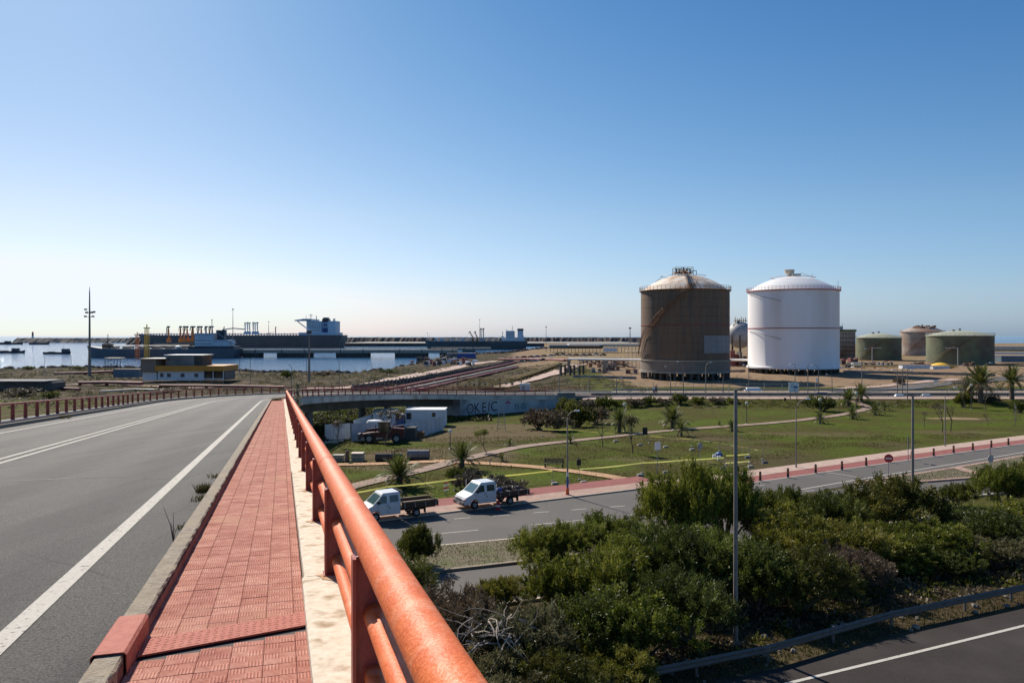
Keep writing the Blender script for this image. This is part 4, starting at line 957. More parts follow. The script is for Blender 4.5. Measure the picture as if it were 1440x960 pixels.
bare_tree(1300, 600, 22, 'thin bare sapling right of the double lamp post', seed=12, spread=.25)
bare_tree(1390, 598, 18, 'thin sapling beside the pale bare patch', seed=13, spread=.2)
bare_tree(476, 628, 36, 'reddish bare tree in front of the left fence panels', seed=14, leafy=8, spread=.45)
bare_tree(541, 626, 52, 'bare tree left of the red machine', seed=15, leafy=7, spread=.4)
# speckled tree seen just outside the end of the near railing
Yt = 73.0; xt = at(418.5, Yt); rs = np.random.RandomState(44); zt_ = zat(538, Yt); A = thing('slim_tree', 'slim grey speckled tree just outside the far end of the orange railing', 'tree', (xt, Yt, -1.6)); hh = zt_+1.6
MB().tube([(0,0,0), (.1,0,hh*.4), (-.05,0,hh*.8), (0,0,hh)], [.10,.07,.04,.01], 6).build('trunk', M['deadwood'], A)
k = 2600; zz = hh*(.62+.38*rs.rand(k)); an = rs.rand(k)*6.28; ra = .30*np.sqrt(rs.rand(k))*(1.15-.5*(zz/hh-.62)/.38)*2*(.6+.4*np.sin(zz*9)); P0 = np.stack([ra*np.cos(an), ra*np.sin(an), zz], -1); ld = rvec(rs, k); sd = np.cross(ld, rvec(rs, k))*.035; ld = ld*.13
link(bpy.data.objects.new('crown', npmesh('crown', np.stack([P0, P0+ld*.5+sd, P0+ld, P0+ld*.5-sd], 1), M['leaf_speck'], rs.rand(k))), A)
# dead branches
dt = thing('dead_branches', 'bleached dead branches sprawling over the bushes near the orange railing', 'branches', (at(690, 27.5), 27.5, 1.6))
rs = random.Random(5)
for i in range(60):
    a = rs.uniform(0, 6.28); L_ = rs.uniform(.6, 2.2); pts = [(0, 0, .7)]; q = Vector((rs.uniform(-.9, .9), rs.uniform(-.6, .6), rs.uniform(.3, 1.1))); d = Vector((math.cos(a), math.sin(a), rs.uniform(-.7, .8)))
    pts = [tuple(q)]
    for _ in range(4): d = (d+Vector((rs.uniform(-.5, .5), rs.uniform(-.5, .5), rs.uniform(-.4, .2)))).normalized(); q = q+d*L_/4; pts.append(tuple(q))
    r_ = rs.uniform(.012, .05); MB().tube(pts, [r_, r_*.8, r_*.6, r_*.4, r_*.2], 5).build('branch', M['deadwood'], dt)
# ground litter and grass under the bushes / on the islands
def scatter_grass(name, n_, fn, h, m):
    rs = np.random.RandomState(9); V = []; P = []
    while len(P) < n_:
        q = fn(rs)
        if q is not None: P.append(q)
    P = np.array(P); k = len(P); a = rs.rand(k)*6.28; hh = h*(.4+.9*rs.rand(k)); d = np.stack([np.cos(a), np.sin(a), np.zeros(k)], -1); s_ = np.stack([-np.sin(a), np.cos(a), np.zeros(k)], -1)*(.012+.02*rs.rand(k))[:, None]
    tip = P+d*(hh*.5*rs.rand(k))[:, None]+np.array([0, 0, 1])*hh[:, None]
    V = np.stack([P-s_, P+s_, tip+s_*.2, tip-s_*.2], 1); o = link(bpy.data.objects.new(name, npmesh(name, V, m, rs.rand(k)))); o['kind'] = 'stuff'; return o
def on_island(rs):
    x = rs.uniform(-12, 14); t = rs.rand(); y = np.interp(x, [p[0] for p in IT], [p[1] for p in IT])*(1-t)+np.interp(x, [p[0] for p in IB], [p[1] for p in IB])*t
    return (x, y, .12) if rs.rand() < .35+.65*float(vnoise(np.array(x), np.array(y), 1.2, 4)) else None
scatter_grass('island_grass', 9000, on_island, .07, M['grassblade'])
def on_island2(rs):
    x = rs.uniform(30, 58); t = rs.rand(); y = np.interp(x, [p[0] for p in IT2], [p[1] for p in IT2])*(1-t)+np.interp(x, [p[0] for p in IB2], [p[1] for p in IB2])*t
    return (x, y, .12)
scatter_grass('verge_grass', 6000, on_island2, .08, M['grassblade'])
def on_strip(rs):
    x = rs.uniform(-6, 34); y0 = np.interp(x, [p[0] for p in HW_F], [p[1] for p in HW_F])+.3; return (x, y0+abs(rs.normal())*2.6, 0.0)
scatter_grass('roadside_dry_grass', 14000, on_strip, .12, M['grassblade'])
def on_field(rs):
    x = rs.uniform(-30, 60); y = rs.uniform(60, 100)
    if y < 62.8+.56*x+1: return None
    if float(vnoise(np.array(x), np.array(y), 3, 31)) < .45: return None
    return (x, y, HZ(x, y))
scatter_grass('field_grass', 26000, on_field, .15, M['grassblade'])
# stones by the guard rail
rs = random.Random(2)
sme = []
for k in range(3):
    mb = MB(); mb.lathe([(0, .0), (.5, .05), (.6, .3), (.35, .55), (.02, .6)], 7); mb.v = [(v[0]*rs.uniform(.7, 1.2), v[1]*rs.uniform(.6, 1.1), v[2]*rs.uniform(.7, 1.1)) for v in mb.v]; sme.append(mb.mesh('stone', M['tanrock']))
stn = thing('loose_stones', 'scattered pale stones lying under the bushes by the guard rail', 'stones', (10, 31, 0))
for i in range(60):
    x = rs.uniform(2, 26); y = np.interp(x, [p[0] for p in HW_F], [p[1] for p in HW_F])+rs.uniform(.2, 3); o = link(bpy.data.objects.new('stone', sme[i % 3]), stn); o.location = (x-10, y-31, 0); o.scale = (rs.uniform(.08, .35),)*3; o.rotation_euler = (0, 0, rs.uniform(0, 6))

# low scrub clumps spread over the shore, the embankments and the tank yard
def scrub(name, n_, fn, m, seed, leaf=.3, nq=34):
    r_ = np.random.RandomState(seed); V = []; S = []; k = 0; tries = 0
    while k < n_ and tries < n_*30:
        tries += 1; q = fn(r_)
        if q is None: continue
        x, y, sz = q; k += 1; z = HZ(x, y); c = rvec(r_, nq)*np.array([sz, sz, sz*.5])*(.5+.6*r_.rand(nq))[:, None]; c[:, 2] = np.abs(c[:, 2]); base = c+np.array([x, y, z])
        ld = rvec(r_, nq)+np.array([0, 0, .6]); ld /= np.linalg.norm(ld, axis=1, keepdims=True); ll = sz*leaf*(.6+.9*r_.rand(nq))[:, None]; sd = np.cross(ld, rvec(r_, nq)); sd /= np.linalg.norm(sd, axis=1, keepdims=True)+1e-6; sd *= ll*.3
        V.append(np.stack([base, base+ld*ll*.5+sd, base+ld*ll, base+ld*ll*.5-sd], 1)); S.append(np.clip(r_.rand()*.6+r_.rand(nq)*.4, 0, 1))
    o = link(bpy.data.objects.new(name, npmesh(name, np.concatenate(V), m, np.concatenate(S)))); o['kind'] = 'stuff'
def f_shore(r_):
    x = r_.uniform(-230, 30); y = r_.uniform(150, 345)
    if x > -40 and y < 180 and x < 25: return None
    if y > float(shore(x))-6 or float(vnoise(np.array(x), np.array(y), 18, 41)) < .36: return None
    bx_ = (x-at(266, 243)); 
    if abs(bx_) < 20 and 225 < y < 262: return None
    return (x, y, r_.uniform(.3, 1.1))
scrub('shore_scrub', 3600, f_shore, M['leaf_olive'], 1); scrub('shore_scrub', 1500, f_shore, M['leaf_grey'], 2)
def f_emb(r_):
    x = r_.uniform(13, 120); y = r_.uniform(141, 150.5); return (x, y, r_.uniform(.2, .75)) if float(vnoise(np.array(x), np.array(y), 7, 42)) > .35 else None
scrub('embankment_scrub', 420, f_emb, M['leaf_dark'], 3); scrub('embankment_scrub', 260, f_emb, M['leaf_olive'], 4)
def f_yard(r_):
    x = r_.uniform(20, 210); y = r_.uniform(172, 330)
    for cx, cy, rr in ((at(963, 226), 226, 17), (at(1115, 260), 260, 19)):
        if math.hypot(x-cx, y-cy) < rr: return None
    return (x, y, r_.uniform(.15, .6)) if float(vnoise(np.array(x), np.array(y), 22, 43)) > .52 else None
scrub('yard_scrub', 800, f_yard, M['leaf_olive'], 5)
def f_field(r_):
    x = r_.uniform(-25, 115); y = r_.uniform(68, 142)
    if y < 64+.56*x or float(vnoise(np.array(x), np.array(y), 6, 44)) < .55: return None
    return (x, y, r_.uniform(.06, .22))
scrub('field_weeds', 900, f_field, M['leaf_olive'], 6, .5, 14)
def f_belt(r_):
    x = r_.uniform(-6, 45); y0 = float(np.interp(x, [p[0] for p in HW_F], [p[1] for p in HW_F])); return (x, y0+r_.uniform(2.2, 9), r_.uniform(.2, .7))
scrub('undergrowth', 500, f_belt, M['leaf_grey'], 7, .3, 40); scrub('undergrowth', 350, f_belt, M['leaf_dark'], 8, .3, 40)

M['leaf_under'] = leafmat('scrub_with_bridge_shade', (.02,.018,.01), (.04,.036,.02), (.08,.07,.04), tl=.1)  # scrub with its leaf colour darkened to include the bridge's shade
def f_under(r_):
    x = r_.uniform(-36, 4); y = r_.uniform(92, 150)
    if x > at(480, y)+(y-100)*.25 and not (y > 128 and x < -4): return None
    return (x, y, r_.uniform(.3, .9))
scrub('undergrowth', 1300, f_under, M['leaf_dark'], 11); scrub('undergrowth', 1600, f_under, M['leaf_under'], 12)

# ================================================================ HARBOUR, SHIPS
def ubox(mb, x0, x1, y0, y1, z0, z1): return mb.box(((x0+x1)/2, (y0+y1)/2, (z0+z1)/2), (x1-x0, y1-y0, z1-z0))
# breakwaters
def rocks(name, label, x0, x1, y0, y1, zt, m, seed, step=9, zb=-6, rf=1.0):
    rs = np.random.RandomState(seed); nx_ = int((x1-x0)/step); mb = MB(); prof = [(0, zb), (.18, zb+.45*(zt-zb)), (.38, zt*.92), (.5, zt), (.7, zt*.9), (1, zb)]
    G_ = [[(x0+i*step+rs.normal()*1.5*rf, y0+(y1-y0)*f+rs.normal()*1.2, z+(rs.normal()*.6*rf if z > zb else 0)-(8*max(0, 1-i/4) if 0 else 0)) for f, z in prof] for i in range(nx_+1)]
    for i in range(nx_):
        for j in range(len(prof)-1): mb.quad(G_[i][j], G_[i+1][j], G_[i+1][j+1], G_[i][j+1])
    o = mb.build(name, m); o['kind'] = 'structure'; return o
rocks('breakwater', '', at(16, 1850), at(240, 1850), 1850, 1900, zat(474.9, 1870), M['tanrock'], 1, 4, rf=.35)
rocks('breakwater', '', at(190, 1480), at(1010, 1480), 1440, 1490, zat(474.0, 1465), M['brick'], 2, 4, rf=.35)
mb = MB(); ubox(mb, at(478, 1206), at(905, 1206), 1206, 1445, -6, zat(482.2, 1206)); struct('quay', mb, M['concrete'])
mb = MB(); ubox(mb, at(478, 1206), at(905, 1206), 1204.5, 1205.9, -6, zat(483.3, 1206)); struct('quay_wall', mb, M['brick'])
lt = thing('lighthouse', 'tiny red and white lighthouse on the far left breakwater', 'lighthouse', (at(46, 1860), 1860, zat(475, 1860)))
MB().lathe([(2.6, 0), (2.1, 6), (2.0, 6.01)], 12).build('tower', M['white'], lt, True); MB().lathe([(2.1, 6), (1.9, 11), (2.8, 11.1), (2.8, 11.8), (1.6, 11.9), (1.6, 14), (.1, 15.3)], 12).build('lantern', M['signred'], lt, True)

def hull_mesh(L_, B_, D_, dr, mb, bowrise=2.0, n=24, rake=.03):
    """hull along x: stern at 0, bow at L_; draft dr"""
    S = []
    for i in range(n+1):
        t = i/n; bw = B_/2*min(1, (1-max(0, (t-.80))/.20)**.6 if t < 1 else .02)*(.86+.14*min(1, t/.08)); zt = D_+bowrise*max(0, (t-.86)/.14)**1.5
        x = t*L_; xb = min(x, L_*(1-rake)-(0 if t < .9 else (L_*rake*.3))) ; xb = max(xb, L_*.02) if t < .05 else xb
        S.append([(x, -bw, zt), (xb, -bw*.93, 0), (xb, -bw*.8, -dr), (xb, bw*.8, -dr), (xb, bw*.93, 0), (x, bw, zt)])
    for a_, b_ in zip(S[:-1], S[1:]):
        for j in range(5): mb.quad(a_[j], b_[j], b_[j+1], a_[j+1])
        mb.quad(a_[5], b_[5], b_[0], a_[0])
    mb.poly(S[0][::-1]); mb.poly(S[-1]); return mb
def windows(par, xs_, zs_, y, w_, h_, m=None):
    for z in zs_:
        mb = MB()
        for x in xs_: mb.box((x, y, z), (w_, .08, h_))
        mb.build('window_row', m or M['glass'], par)
# supertanker: bow left, length 304 m
Y1 = 1130
T = thing('supertanker', 'very long dark supertanker moored at the far jetty with a white aft bridge', 'ship', (at(485, Y1), Y1, -4), R(180))
hull_mesh(304, 48, 17.6, 3, MB(), 2.5).build('hull', M['hull_brown'], T)
mb = MB()
for i in range(60): ubox(mb, 40+i*4.2, 41.2+i*4.2, 20, 21.5, 17.6, 19.2+random.random()*1.6)
for y in (-3, 0, 3, 6, 9): mb.tube([(52, y, 19.6), (285, y, 19.6)], .55, 6)
for y in (-23, 23): mb.tube([(2, y, 19), (300, y, 19.3)], .18, 4)
mb.build('deck_piping', M['shipwhite'], T)
mb = MB(); ubox(mb, 8, 62, -22, 22, 17.6, 21.5); mb.build('poop_house', M['shipwhite'], T)
mb = MB(); ubox(mb, 31, 52, -17, 17, 21.5, 38); ubox(mb, 33, 50, -19, 19, 31, 31.6); ubox(mb, 33, 50, -19, 19, 27, 27.5); b_ = mb.build('accommodation', M['shipwhite'], T)
for z in (24.3, 28.8, 32.8, 36): windows(T, [33+i*2.6 for i in range(7)], [z], 17.06, 1.1, 1.0)
mb = MB(); ubox(mb, 44, 56, -26, 26, 38, 41.2); mb.prism([(56, 38), (68, 38), (68, 39.5), (56, 41)], 10, 22); mb.tube([(66, 14, 38), (52, 14, 27)], .8, 5); mb.build('navigation_bridge', M['shipwhite'], T)
windows(T, [45+i*1.7 for i in range(7)], [39.9], 26.05, 1.2, 1.2)
mb = MB(); ubox(mb, 23, 32, -6, 6, 21.5, 28); mb.build('funnel_base', M['shipblue'], T)
mb = MB(); ubox(mb, 22.8, 32, -6, 6, 28, 36.5); mb.build('funnel', M['shipwhite'], T)
mb = MB(); ubox(mb, 24.5, 30, 6, 6.2, 31.5, 34); mb.build('funnel_emblem', M['shipblue'], T)
mb = MB(); ubox(mb, 22.6, 32.2, -6.2, 6.2, 36.5, 41.5); ubox(mb, 24, 31, -5, 5, 41.5, 43.5); mb.build('funnel_top', M['hull_dark'], T)
mb = MB(); ubox(mb, 10.5, 21.5, -15, 15, 21.5, 38.2); ubox(mb, 14.5, 17, -2, 2, 38.2, 42); mb.build('aft_casing', M['shipwhite'], T)
mb = MB(); mb.tube([(50, 0, 41), (50, 0, 49)], .5, 5); mb.tube([(47, 0, 46.5), (53, 0, 46.5)], .4, 4); mb.tube([(42, 0, 38), (42, 0, 46)], .6, 5); mb.tube([(57, 0, 38), (57, 0, 47)], .3, 5); mb.build('radar_mast', M['grey'], T)
for x in (102, 178, 262): MB().tube([(x, 0, 17), (x, 0, 29), (x-1, 0, 30)], .7, 6).build('deck_crane', M['greydark'], T)
mb = MB(); mb.tube([(99, 16, 22), (131, -2, 18)], .3, 4); mb.build('gangway', M['grey'], T)
# small dark coaster at left, stern to the right
Y2 = 583
T = thing('coastal_tanker', 'small dark tanker lying at the left jetty with a pale blue superstructure at its stern', 'ship', (at(337, Y2), Y2, -4), R(180))
hull_mesh(116, 18, 7.2, 2, MB(), 2.2).build('hull', M['hull_grey'], T)
mb = MB(); ubox(mb, 2, 36, -7.6, 7.6, 7.2, 9); mb.build('poop_deck', M['hull_dark'], T)
mb = MB(); ubox(mb, 6, 18, -7, 7, 9, 13.6); ubox(mb, 18, 31, -7.5, 7.5, 9, 18.6); ubox(mb, 19, 29, -9, 9, 15.9, 18.7); ubox(mb, 5, 19, -7.4, 7.4, 11.2, 11.5); mb.build('accommodation', M['shipwhite'], T)
for z in (10.8, 13.2, 17.5): windows(T, [19.4+i*1.5 for i in range(8)], [z], 7.55 if z < 15 else 9.05, .8, .8)
windows(T, [7+i*1.6 for i in range(7)], [12.6], 7.05, .8, .7)
mb = MB(); ubox(mb, 11, 16.5, -2, 2, 13.6, 20); ubox(mb, 10.6, 17, -2.3, 2.3, 18.6, 21); mb.build('funnel', M['hull_dark'], T)
mb = MB(); mb.tube([(16, 3, 19), (4, 5, 11)], .4, 4); mb.tube([(10, 4, 19), (2, 5, 12.5)], .25, 4); mb.build('davit', M['grey'], T)
mb = MB(); mb.tube([(21, 0, 18), (21, 0, 29)], .25, 5); mb.tube([(19.6, 0, 24), (22.4, 0, 24)], .2, 4); mb.tube([(26, 0, 18), (26, 0, 23)], .3, 5); mb.build('mast', M['grey'], T)
mb = MB()
for x in (40, 50, 60, 70, 82, 93): ubox(mb, x, x+5, -4, 4, 7.2, 8.6)
mb.tube([(38, 0, 9.2), (98, 0, 9.2)], .3, 5); mb.build('deck_hatch', M['greydark'], T)
mb = MB(); mb.tube([(100, 0, 7), (100, 0, 18)], .28, 5); mb.tube([(98, 0, 11), (103, 0, 11)], .25, 4); ubox(mb, 97, 103, -3, 3, 7.5, 10.6); mb.build('foremast', M['rust'], T)
mb = MB()
for s_ in (-8.2, 8.2): mb.tube([(4, s_, 8.2), (112, s_*.5, 9.6)], .09, 4)
mb.build('bulwark_rail', M['grey'], T)
# lifeboat rests on the ship
lb_ = thing('lifeboat', 'small white lifeboat on the stern deck of the small dark tanker', 'boat', (at(337, Y2)-44, Y2-6, 4.2))
MB().lathe([(0.05, -3), (.8, -2), (1.1, 0), (.8, 2), (.05, 3)], 8).build('hull', M['white'], lb_, True).rotation_euler = (0, R(90), 0)
# green tanker on the right
Y3 = 952
T = thing('green_tanker', 'mid-size dark green tanker moored beyond the blue sheds with a pale bridge aft', 'ship', (at(742, Y3), Y3, -4), R(180))
hull_mesh(128, 22, 10.2, 2, MB(), 1.6).build('hull', M['hull_green'], T)
mb = MB(); ubox(mb, 4, 32, -9, 9, 10.2, 12.6); ubox(mb, 16, 27, -8, 8, 12.6, 22.6); ubox(mb, 17.5, 25.5, -10.5, 10.5, 19.8, 22.8); ubox(mb, 29, 33, -4, 4, 12.6, 16); mb.build('accommodation', M['shipwhite'], T)
for z in (15, 18, 21.6): windows(T, [17.2+i*1.6 for i in range(6)], [z], 8.05 if z < 20 else 10.55, .9, .9)
mb = MB(); ubox(mb, 5.5, 12.5, -4, 4, 12.6, 23); mb.prism([(4, 12.6), (5.5, 12.6), (5.5, 18)], -4, 4); mb.build('funnel', M['shipwhite'], T)
mb = MB(); ubox(mb, 5.2, 12.8, -4.2, 4.2, 23, 25.6); mb.build('funnel_top', M['hull_dark'], T)
mb = MB(); mb.tube([(19, 0, 22), (19, 0, 29)], .3, 5); mb.tube([(26, 0, 22), (26, 0, 25)], .3, 5); mb.tube([(31, 0, 14), (31, 0, 22)], .4, 5); mb.build('mast', M['grey'], T)
mb = MB()
for x, w_, h_ in ((78, 5, 3.4), (86, 3, 2), (92, 2.5, 3), (104, 5, 3.6), (112, 3, 4.5), (66, 4, 2), (58, 4, 2)): ubox(mb, x, x+w_, -3, 3, 10.2, 10.2+h_)
mb.tube([(36, 0, 12), (104, 0, 12)], .4, 5); mb.tube([(122, 0, 10), (122, 0, 18)], .2, 4); mb.build('deck_house', M['shipwhite'], T)

# loading jetties
def jetty(name, label, px0, px1, Y, ytop, ysof, dep, cais, mdeck, extra=None):
    J = thing(name, label, 'jetty', (at(px0, Y), Y, -4)); ox = at(px0, Y); zt = zat(ytop, Y)+4; zs = zat(ysof, Y)+4; cais = list(cais)
    mb = MB(); ubox(mb, 0, at(px1, Y)-ox, 0, dep, zs, zt); mb.build('deck', mdeck, J)
    for a_, b_ in cais: mb = MB(); ubox(mb, at(a_, Y)-ox, at(b_, Y)-ox, .6, dep-.6, -3, zs-.003); mb.build('caisson', M['conc_dark'], J)
    n_ = int((px1-px0)/7)
    pm = MB().tube([(0, .2, -3), (0, .2, zt+.2)], .4, 6).mesh('fender_pile', M['greydark'])
    for a_, b_ in cais:
        for f in (.15, .85): link(bpy.data.objects.new('fender_pile', pm), J).location = (at(a_+(b_-a_)*f, Y)-ox, -.1, 0)
    mb = MB()
    for k in range(3): mb.tube([(0, 2+k*1.4, zt+.9), (at(px1, Y)-ox, 2+k*1.4, zt+.9)], .33, 6)
    mb.build('deck_pipes', M['pipe_cream'], J)
    mb = MB()
    for i in range(n_*2): x = (at(px1, Y)-ox)*(i+.5)/n_/2; mb.box((x, .3, zt+.6), (.15, .15, 1.2))
    mb.tube([(0, .3, zt+1.2), (at(px1, Y)-ox, .3, zt+1.2)], .08, 4); mb.build('guard_rail', M['greydark'], J)
    return J
jetty('long_jetty', 'long low concrete jetty across the basin with bright water showing through its gaps', 334, 642, 590, 491.5, 496.3, 14, [(337,363),(389,435),(472,517),(555,600),(618,640)], M['concrete'])
jetty('tanker_jetty', 'jetty head below the orange loading arms, behind the small dark tanker', 214, 312, 690, 484, 488, 16, [(216,236),(252,280),(292,310)], M['conc_dark'])
jetty('berth_platform', 'berth platform in front of the green tanker near the blue sheds', 606, 690, 800, 489, 492.5, 12, [(608,624),(650,668)], M['concrete'])
def arm(px, Y, yb, yt, m1, m2, label, group, wd=.9, lean=0.0):
    z0 = zat(yb, Y); h = zat(yt, Y)-z0; A = thing('marine_crane', label, 'crane', (at(px, Y), Y, z0), 0, group)
    mb = MB(); mb.tube([(0, 0, 0), (0, 0, h*.5)], [wd, wd*.8], 8); mb.box((0, 0, h*.12), (wd*4, wd*4, h*.24)); mb.build('riser', m1, A)
    mb = MB(); mb.tube([(0, 0, h*.45), (lean*h, 0, h*.96)], [wd*.8, wd*.55], 6); mb.tube([(-wd*1.4, 0, h*.42), (lean*h-wd*.6, 0, h*.9)], wd*.3, 5); mb.build('boom', m1, A)
    mb = MB(); mb.box((lean*h, 0, h*.96), (wd*3.2, wd*2, h*.09)); mb.tube([(lean*h-wd*1.5, 0, h*.96), (lean*h-wd*2.4, 0, h*.72)], wd*.35, 5); mb.build('counterweight', m2, A)
for i, (px, m) in enumerate(((237.6,'orange'),(254,'orange'),(258.8,'orange'),(263.8,'orange'),(271.3,'orange'),(278.4,'greydark'),(283.7,'orange'),(290,'greydark'),(294.8,'orange'),(299,'greydark'))):
    arm(px, 700, 481, 458.5, M[m], M['greydark'], ['leftmost orange loading arm, standing apart', 'second orange loading arm from the left', 'third orange loading arm from the left', 'fourth orange loading arm from the left', 'fifth orange loading arm, thickest of the row', 'sixth loading arm, dark, right of the thick orange one', 'seventh loading arm from the left, orange', 'eighth loading arm from the left, dark', 'ninth loading arm from the left, orange', 'last dark loading arm on the right of the row'][i], 'loading arms on the jetty in front of the supertanker', .75 if i != 4 else 1.2, .03*(i % 3-1))
for i, px in enumerate((345, 348.3, 351.2, 356.3, 359, 362.2)):
    arm(px, 1050, 470, 453.5-(i % 2)*.6, M['shipwhite'], M['grey'], ['first', 'second', 'third', 'fourth', 'fifth', 'sixth'][i]+' from the left of the tall pale upright loading arms over the tanker deck', 'pale loading arms raised over the supertanker', .75)
mb = MB(); mb.tube([(at(313, 1050), 1050, zat(463.5, 1050)), (at(328, 1050), 1050, zat(461.5, 1050)), (at(345, 1050), 1050, zat(463, 1050))], .8, 6); mb.tube([(at(313, 1050), 1050, zat(463.5, 1050)), (at(313, 1050), 1050, -4)], .6, 6)
tag(mb.build('walkway_gantry', M['grey']), 'thin grey gantry boom reaching left from the pale loading arms', 'gantry')
for i, (px, ln) in enumerate(((665, -.3), (671, -.2), (676.6, 0), (680, 0))):
    arm(px, 940, 480, 461.5 if i > 1 else 466, M['rust'] if i < 2 else M['grey'], M['greydark'], ['leftmost leaning rust-red arm above the green tanker', 'second leaning rust-red arm above the green tanker', 'left of the two tall grey arms above the green tanker', 'right of the two tall grey arms above the green tanker'][i], 'loading arms beside the green tanker', .7, ln)
def lattice(name, label, cat, px, Y, yb, yt, wd, m, cap=True):
    z0 = zat(yb, Y); h = zat(yt, Y)-z0; A = thing(name, label, cat, (at(px, Y), Y, z0)); mb = MB()
    for sx, sy in ((-1,-1),(1,-1),(1,1),(-1,1)): mb.tube([(sx*wd, sy*wd, 0), (sx*wd*.75, sy*wd*.75, h)], wd*.16, 4)
    mb.build('legs', m, A); mb = MB(); k = max(3, int(h/wd/1.7))
    for i in range(k):
        a_, b_ = h*i/k, h*(i+1)/k
        mb.tube([(-wd, -wd, a_), (wd*.9, -wd, b_)], wd*.09, 4); mb.tube([(wd, -wd, a_), (-wd*.9, -wd, b_)], wd*.09, 4); mb.tube([(-wd, -wd, b_), (wd, -wd, b_)], wd*.09, 4); mb.tube([(-wd, wd, a_), (wd, wd, b_)], wd*.09, 4)
    mb.build('bracing', m, A)
    if cap: mb = MB(); mb.box((0, 0, h), (wd*2.6, wd*2.6, wd*.5)); mb.tube([(0, 0, h), (0, 0, h+wd*2)], wd*.3, 6); mb.build('top_platform', m, A)
    return A
lattice('fire_monitor_tower', 'tall yellow lattice tower at the jetty above the harbour building', 'tower', 206.5, 560, 503, 461, 1.3, M['yellow'])
lattice('gangway_tower', 'rusty orange lattice frame left of the yellow tower', 'tower', 193, 562, 505, 471, 1.1, M['orange'])
# small boats
def barge(px0, px1, Y, h, wx0, wx1, wh, label, m='hull_dark'):
    x0, x1 = at(px0, Y), at(px1, Y); L_ = x1-x0; A = thing('work_boat', label, 'boat', (x0, Y, -4), 0, 'small boats moored in the basin')
    hull_mesh(L_, L_*.22, h, 1, MB(), h*.4, 12).build('hull', M[m], A)
    if wx1 > wx0: mb = MB(); ubox(mb, at(wx0, Y)-x0, at(wx1, Y)-x0, -L_*.07, L_*.07, h, h+wh); mb.tube([(at(wx0, Y)-x0+1, 0, h+wh), (at(wx0, Y)-x0+1, 0, h+wh*2)], .12, 4); mb.build('wheelhouse', M['greydark'], A)
    mb = MB(); ubox(mb, L_*.2, L_*.4, -L_*.05, L_*.05, h, h+.6); mb.tube([(L_*.15, 0, h), (L_*.15, 0, h+2)], .12, 4); mb.build('deck_gear', M['grey'], A)
barge(-6, 36, 740, 2.2, 18, 26, 2.6, 'low dark work boat cut by the left edge of the picture'); barge(62, 100, 705, 1.9, 88, 97, 3.0, 'low dark work boat with its wheelhouse on the right, nearest the shore')
barge(-10, 33, 1500, 3.6, 8, 14, 3, 'distant dark boat at the far left under the breakwater'); barge(42, 70, 1480, 3.6, 0, 0, 3, 'distant dark barge just below the lighthouse')

# ================================================================ MASTS AND LAMPS
def lamp(px, pb, pt, kind, label, name='street_lamp', r0=.075, r1=.045, arm_l=1.6, dirn=1, m='grey', Y=None, group='street lamps', zb=None):
    if Y is None: x, y, z = G(px, pb)
    else: x, y, z = at(px, Y), Y, (zat(pb, Y) if zb is None else zb)
    h = zat(pt, y)-z; A = thing(name, label, 'lamp post', (x, y, z), 0, group); mb = MB()
    if kind == 'curve':
        pts = [(0, 0, 0), (0, 0, h*.5), (0, 0, h-arm_l*.75)]+[(dirn*arm_l*.8*(1-math.cos(t)), 0, h-arm_l*.75+arm_l*.72*math.sin(t)) for t in (R(20), R(40), R(60), R(80))]
        rr = [r0, (r0+r1)/2, r1]+[r1*.85]*4; mb.tube(pts, rr, 8); mb.build('pole', M[m], A, True)
        e = pts[-1]; MB().box((e[0]+dirn*.2, 0, e[2]+.02), (.46, .17, .10), 0, .8).build('lamp_head', M['white'], A)
    elif kind in ('single', 'double'):
        mb.tube([(0, 0, 0), (0, 0, h)], [r0, r1], 10); mb.build('pole', M[m], A, True)
        for d in ((dirn,) if kind == 'single' else (-1, 1)):
            MB().tube([(0, 0, h-.05), (d*arm_l*.5, 0, h+.02), (d*arm_l, 0, h)], r1*.6, 6).build('arm', M[m], A, True)
            mb = MB(); i = mb.box((d*(arm_l+.22), 0, h+.0), (.7, .26, .12), 0, .75); mb.build('lamp_head', M['white'], A)
    elif kind == 'globe':
        mb.tube([(0, 0, 0), (0, 0, h-.35)], [.06, .045], 8); mb.build('pole', M['greydark'], A, True)
        MB().lathe([(.01, h-.42), (.16, h-.38), (.24, h-.22), (.24, h-.1), (.16, h+.03), (.01, h+.07)], 12).build('globe', M['globe'], A, True)
    elif kind == 'flood':
        mb.tube([(0, 0, 0), (0, 0, h)], [r0, r1], 6); mb.build('pole', M[m], A); MB().box((dirn*arm_l/2, 0, h), (arm_l, .3, .35)).build('floodlight_bar', M['grey'], A)
    MB().lathe([(r0*2.1, .0), (r0*2.1, .06), (r0*1.3, .1)], 10).build('base_flange', M[m], A)
    return A
M['globe'] = mat('cream_globe_glass', (.70,.66,.50), rough=.3)
M['pole'] = mat('weathered_galvanised_pole', (.20,.17,.14), (.27,.235,.20), 3, .7)
A = lamp(798, 697, 577, 'curve', 'curved lamp post with a red base at the pavement beyond the second truck', r0=.08, r1=.045, arm_l=.85, m='pole')
MB().lathe([(.16, 0.1), (.11, .62), (.088, .65)], 10).build('red_base', M['orange_plastic'], A); mb = MB(); mb.lathe([(.091, .72), (.088, 1.5)], 10); mb.build('poster_wrap', M['shipblue'], A)
mb = MB(); mb.lathe([(.089, 1.55), (.087, 1.9)], 10); mb.build('poster_wrap', M['white'], A)
lamp(1034.5, 884, 547, 'single', 'tallest straight lamp post rising out of the big bushes', r0=.10, r1=.07, arm_l=.5, m='pole', Y=31.8, zb=0)
lamp(1119.5, 657.5, 560, 'curve', 'curved lamp post on the pale pavement right of the tall straight one', r0=.08, r1=.045, arm_l=1.45, m='pole')
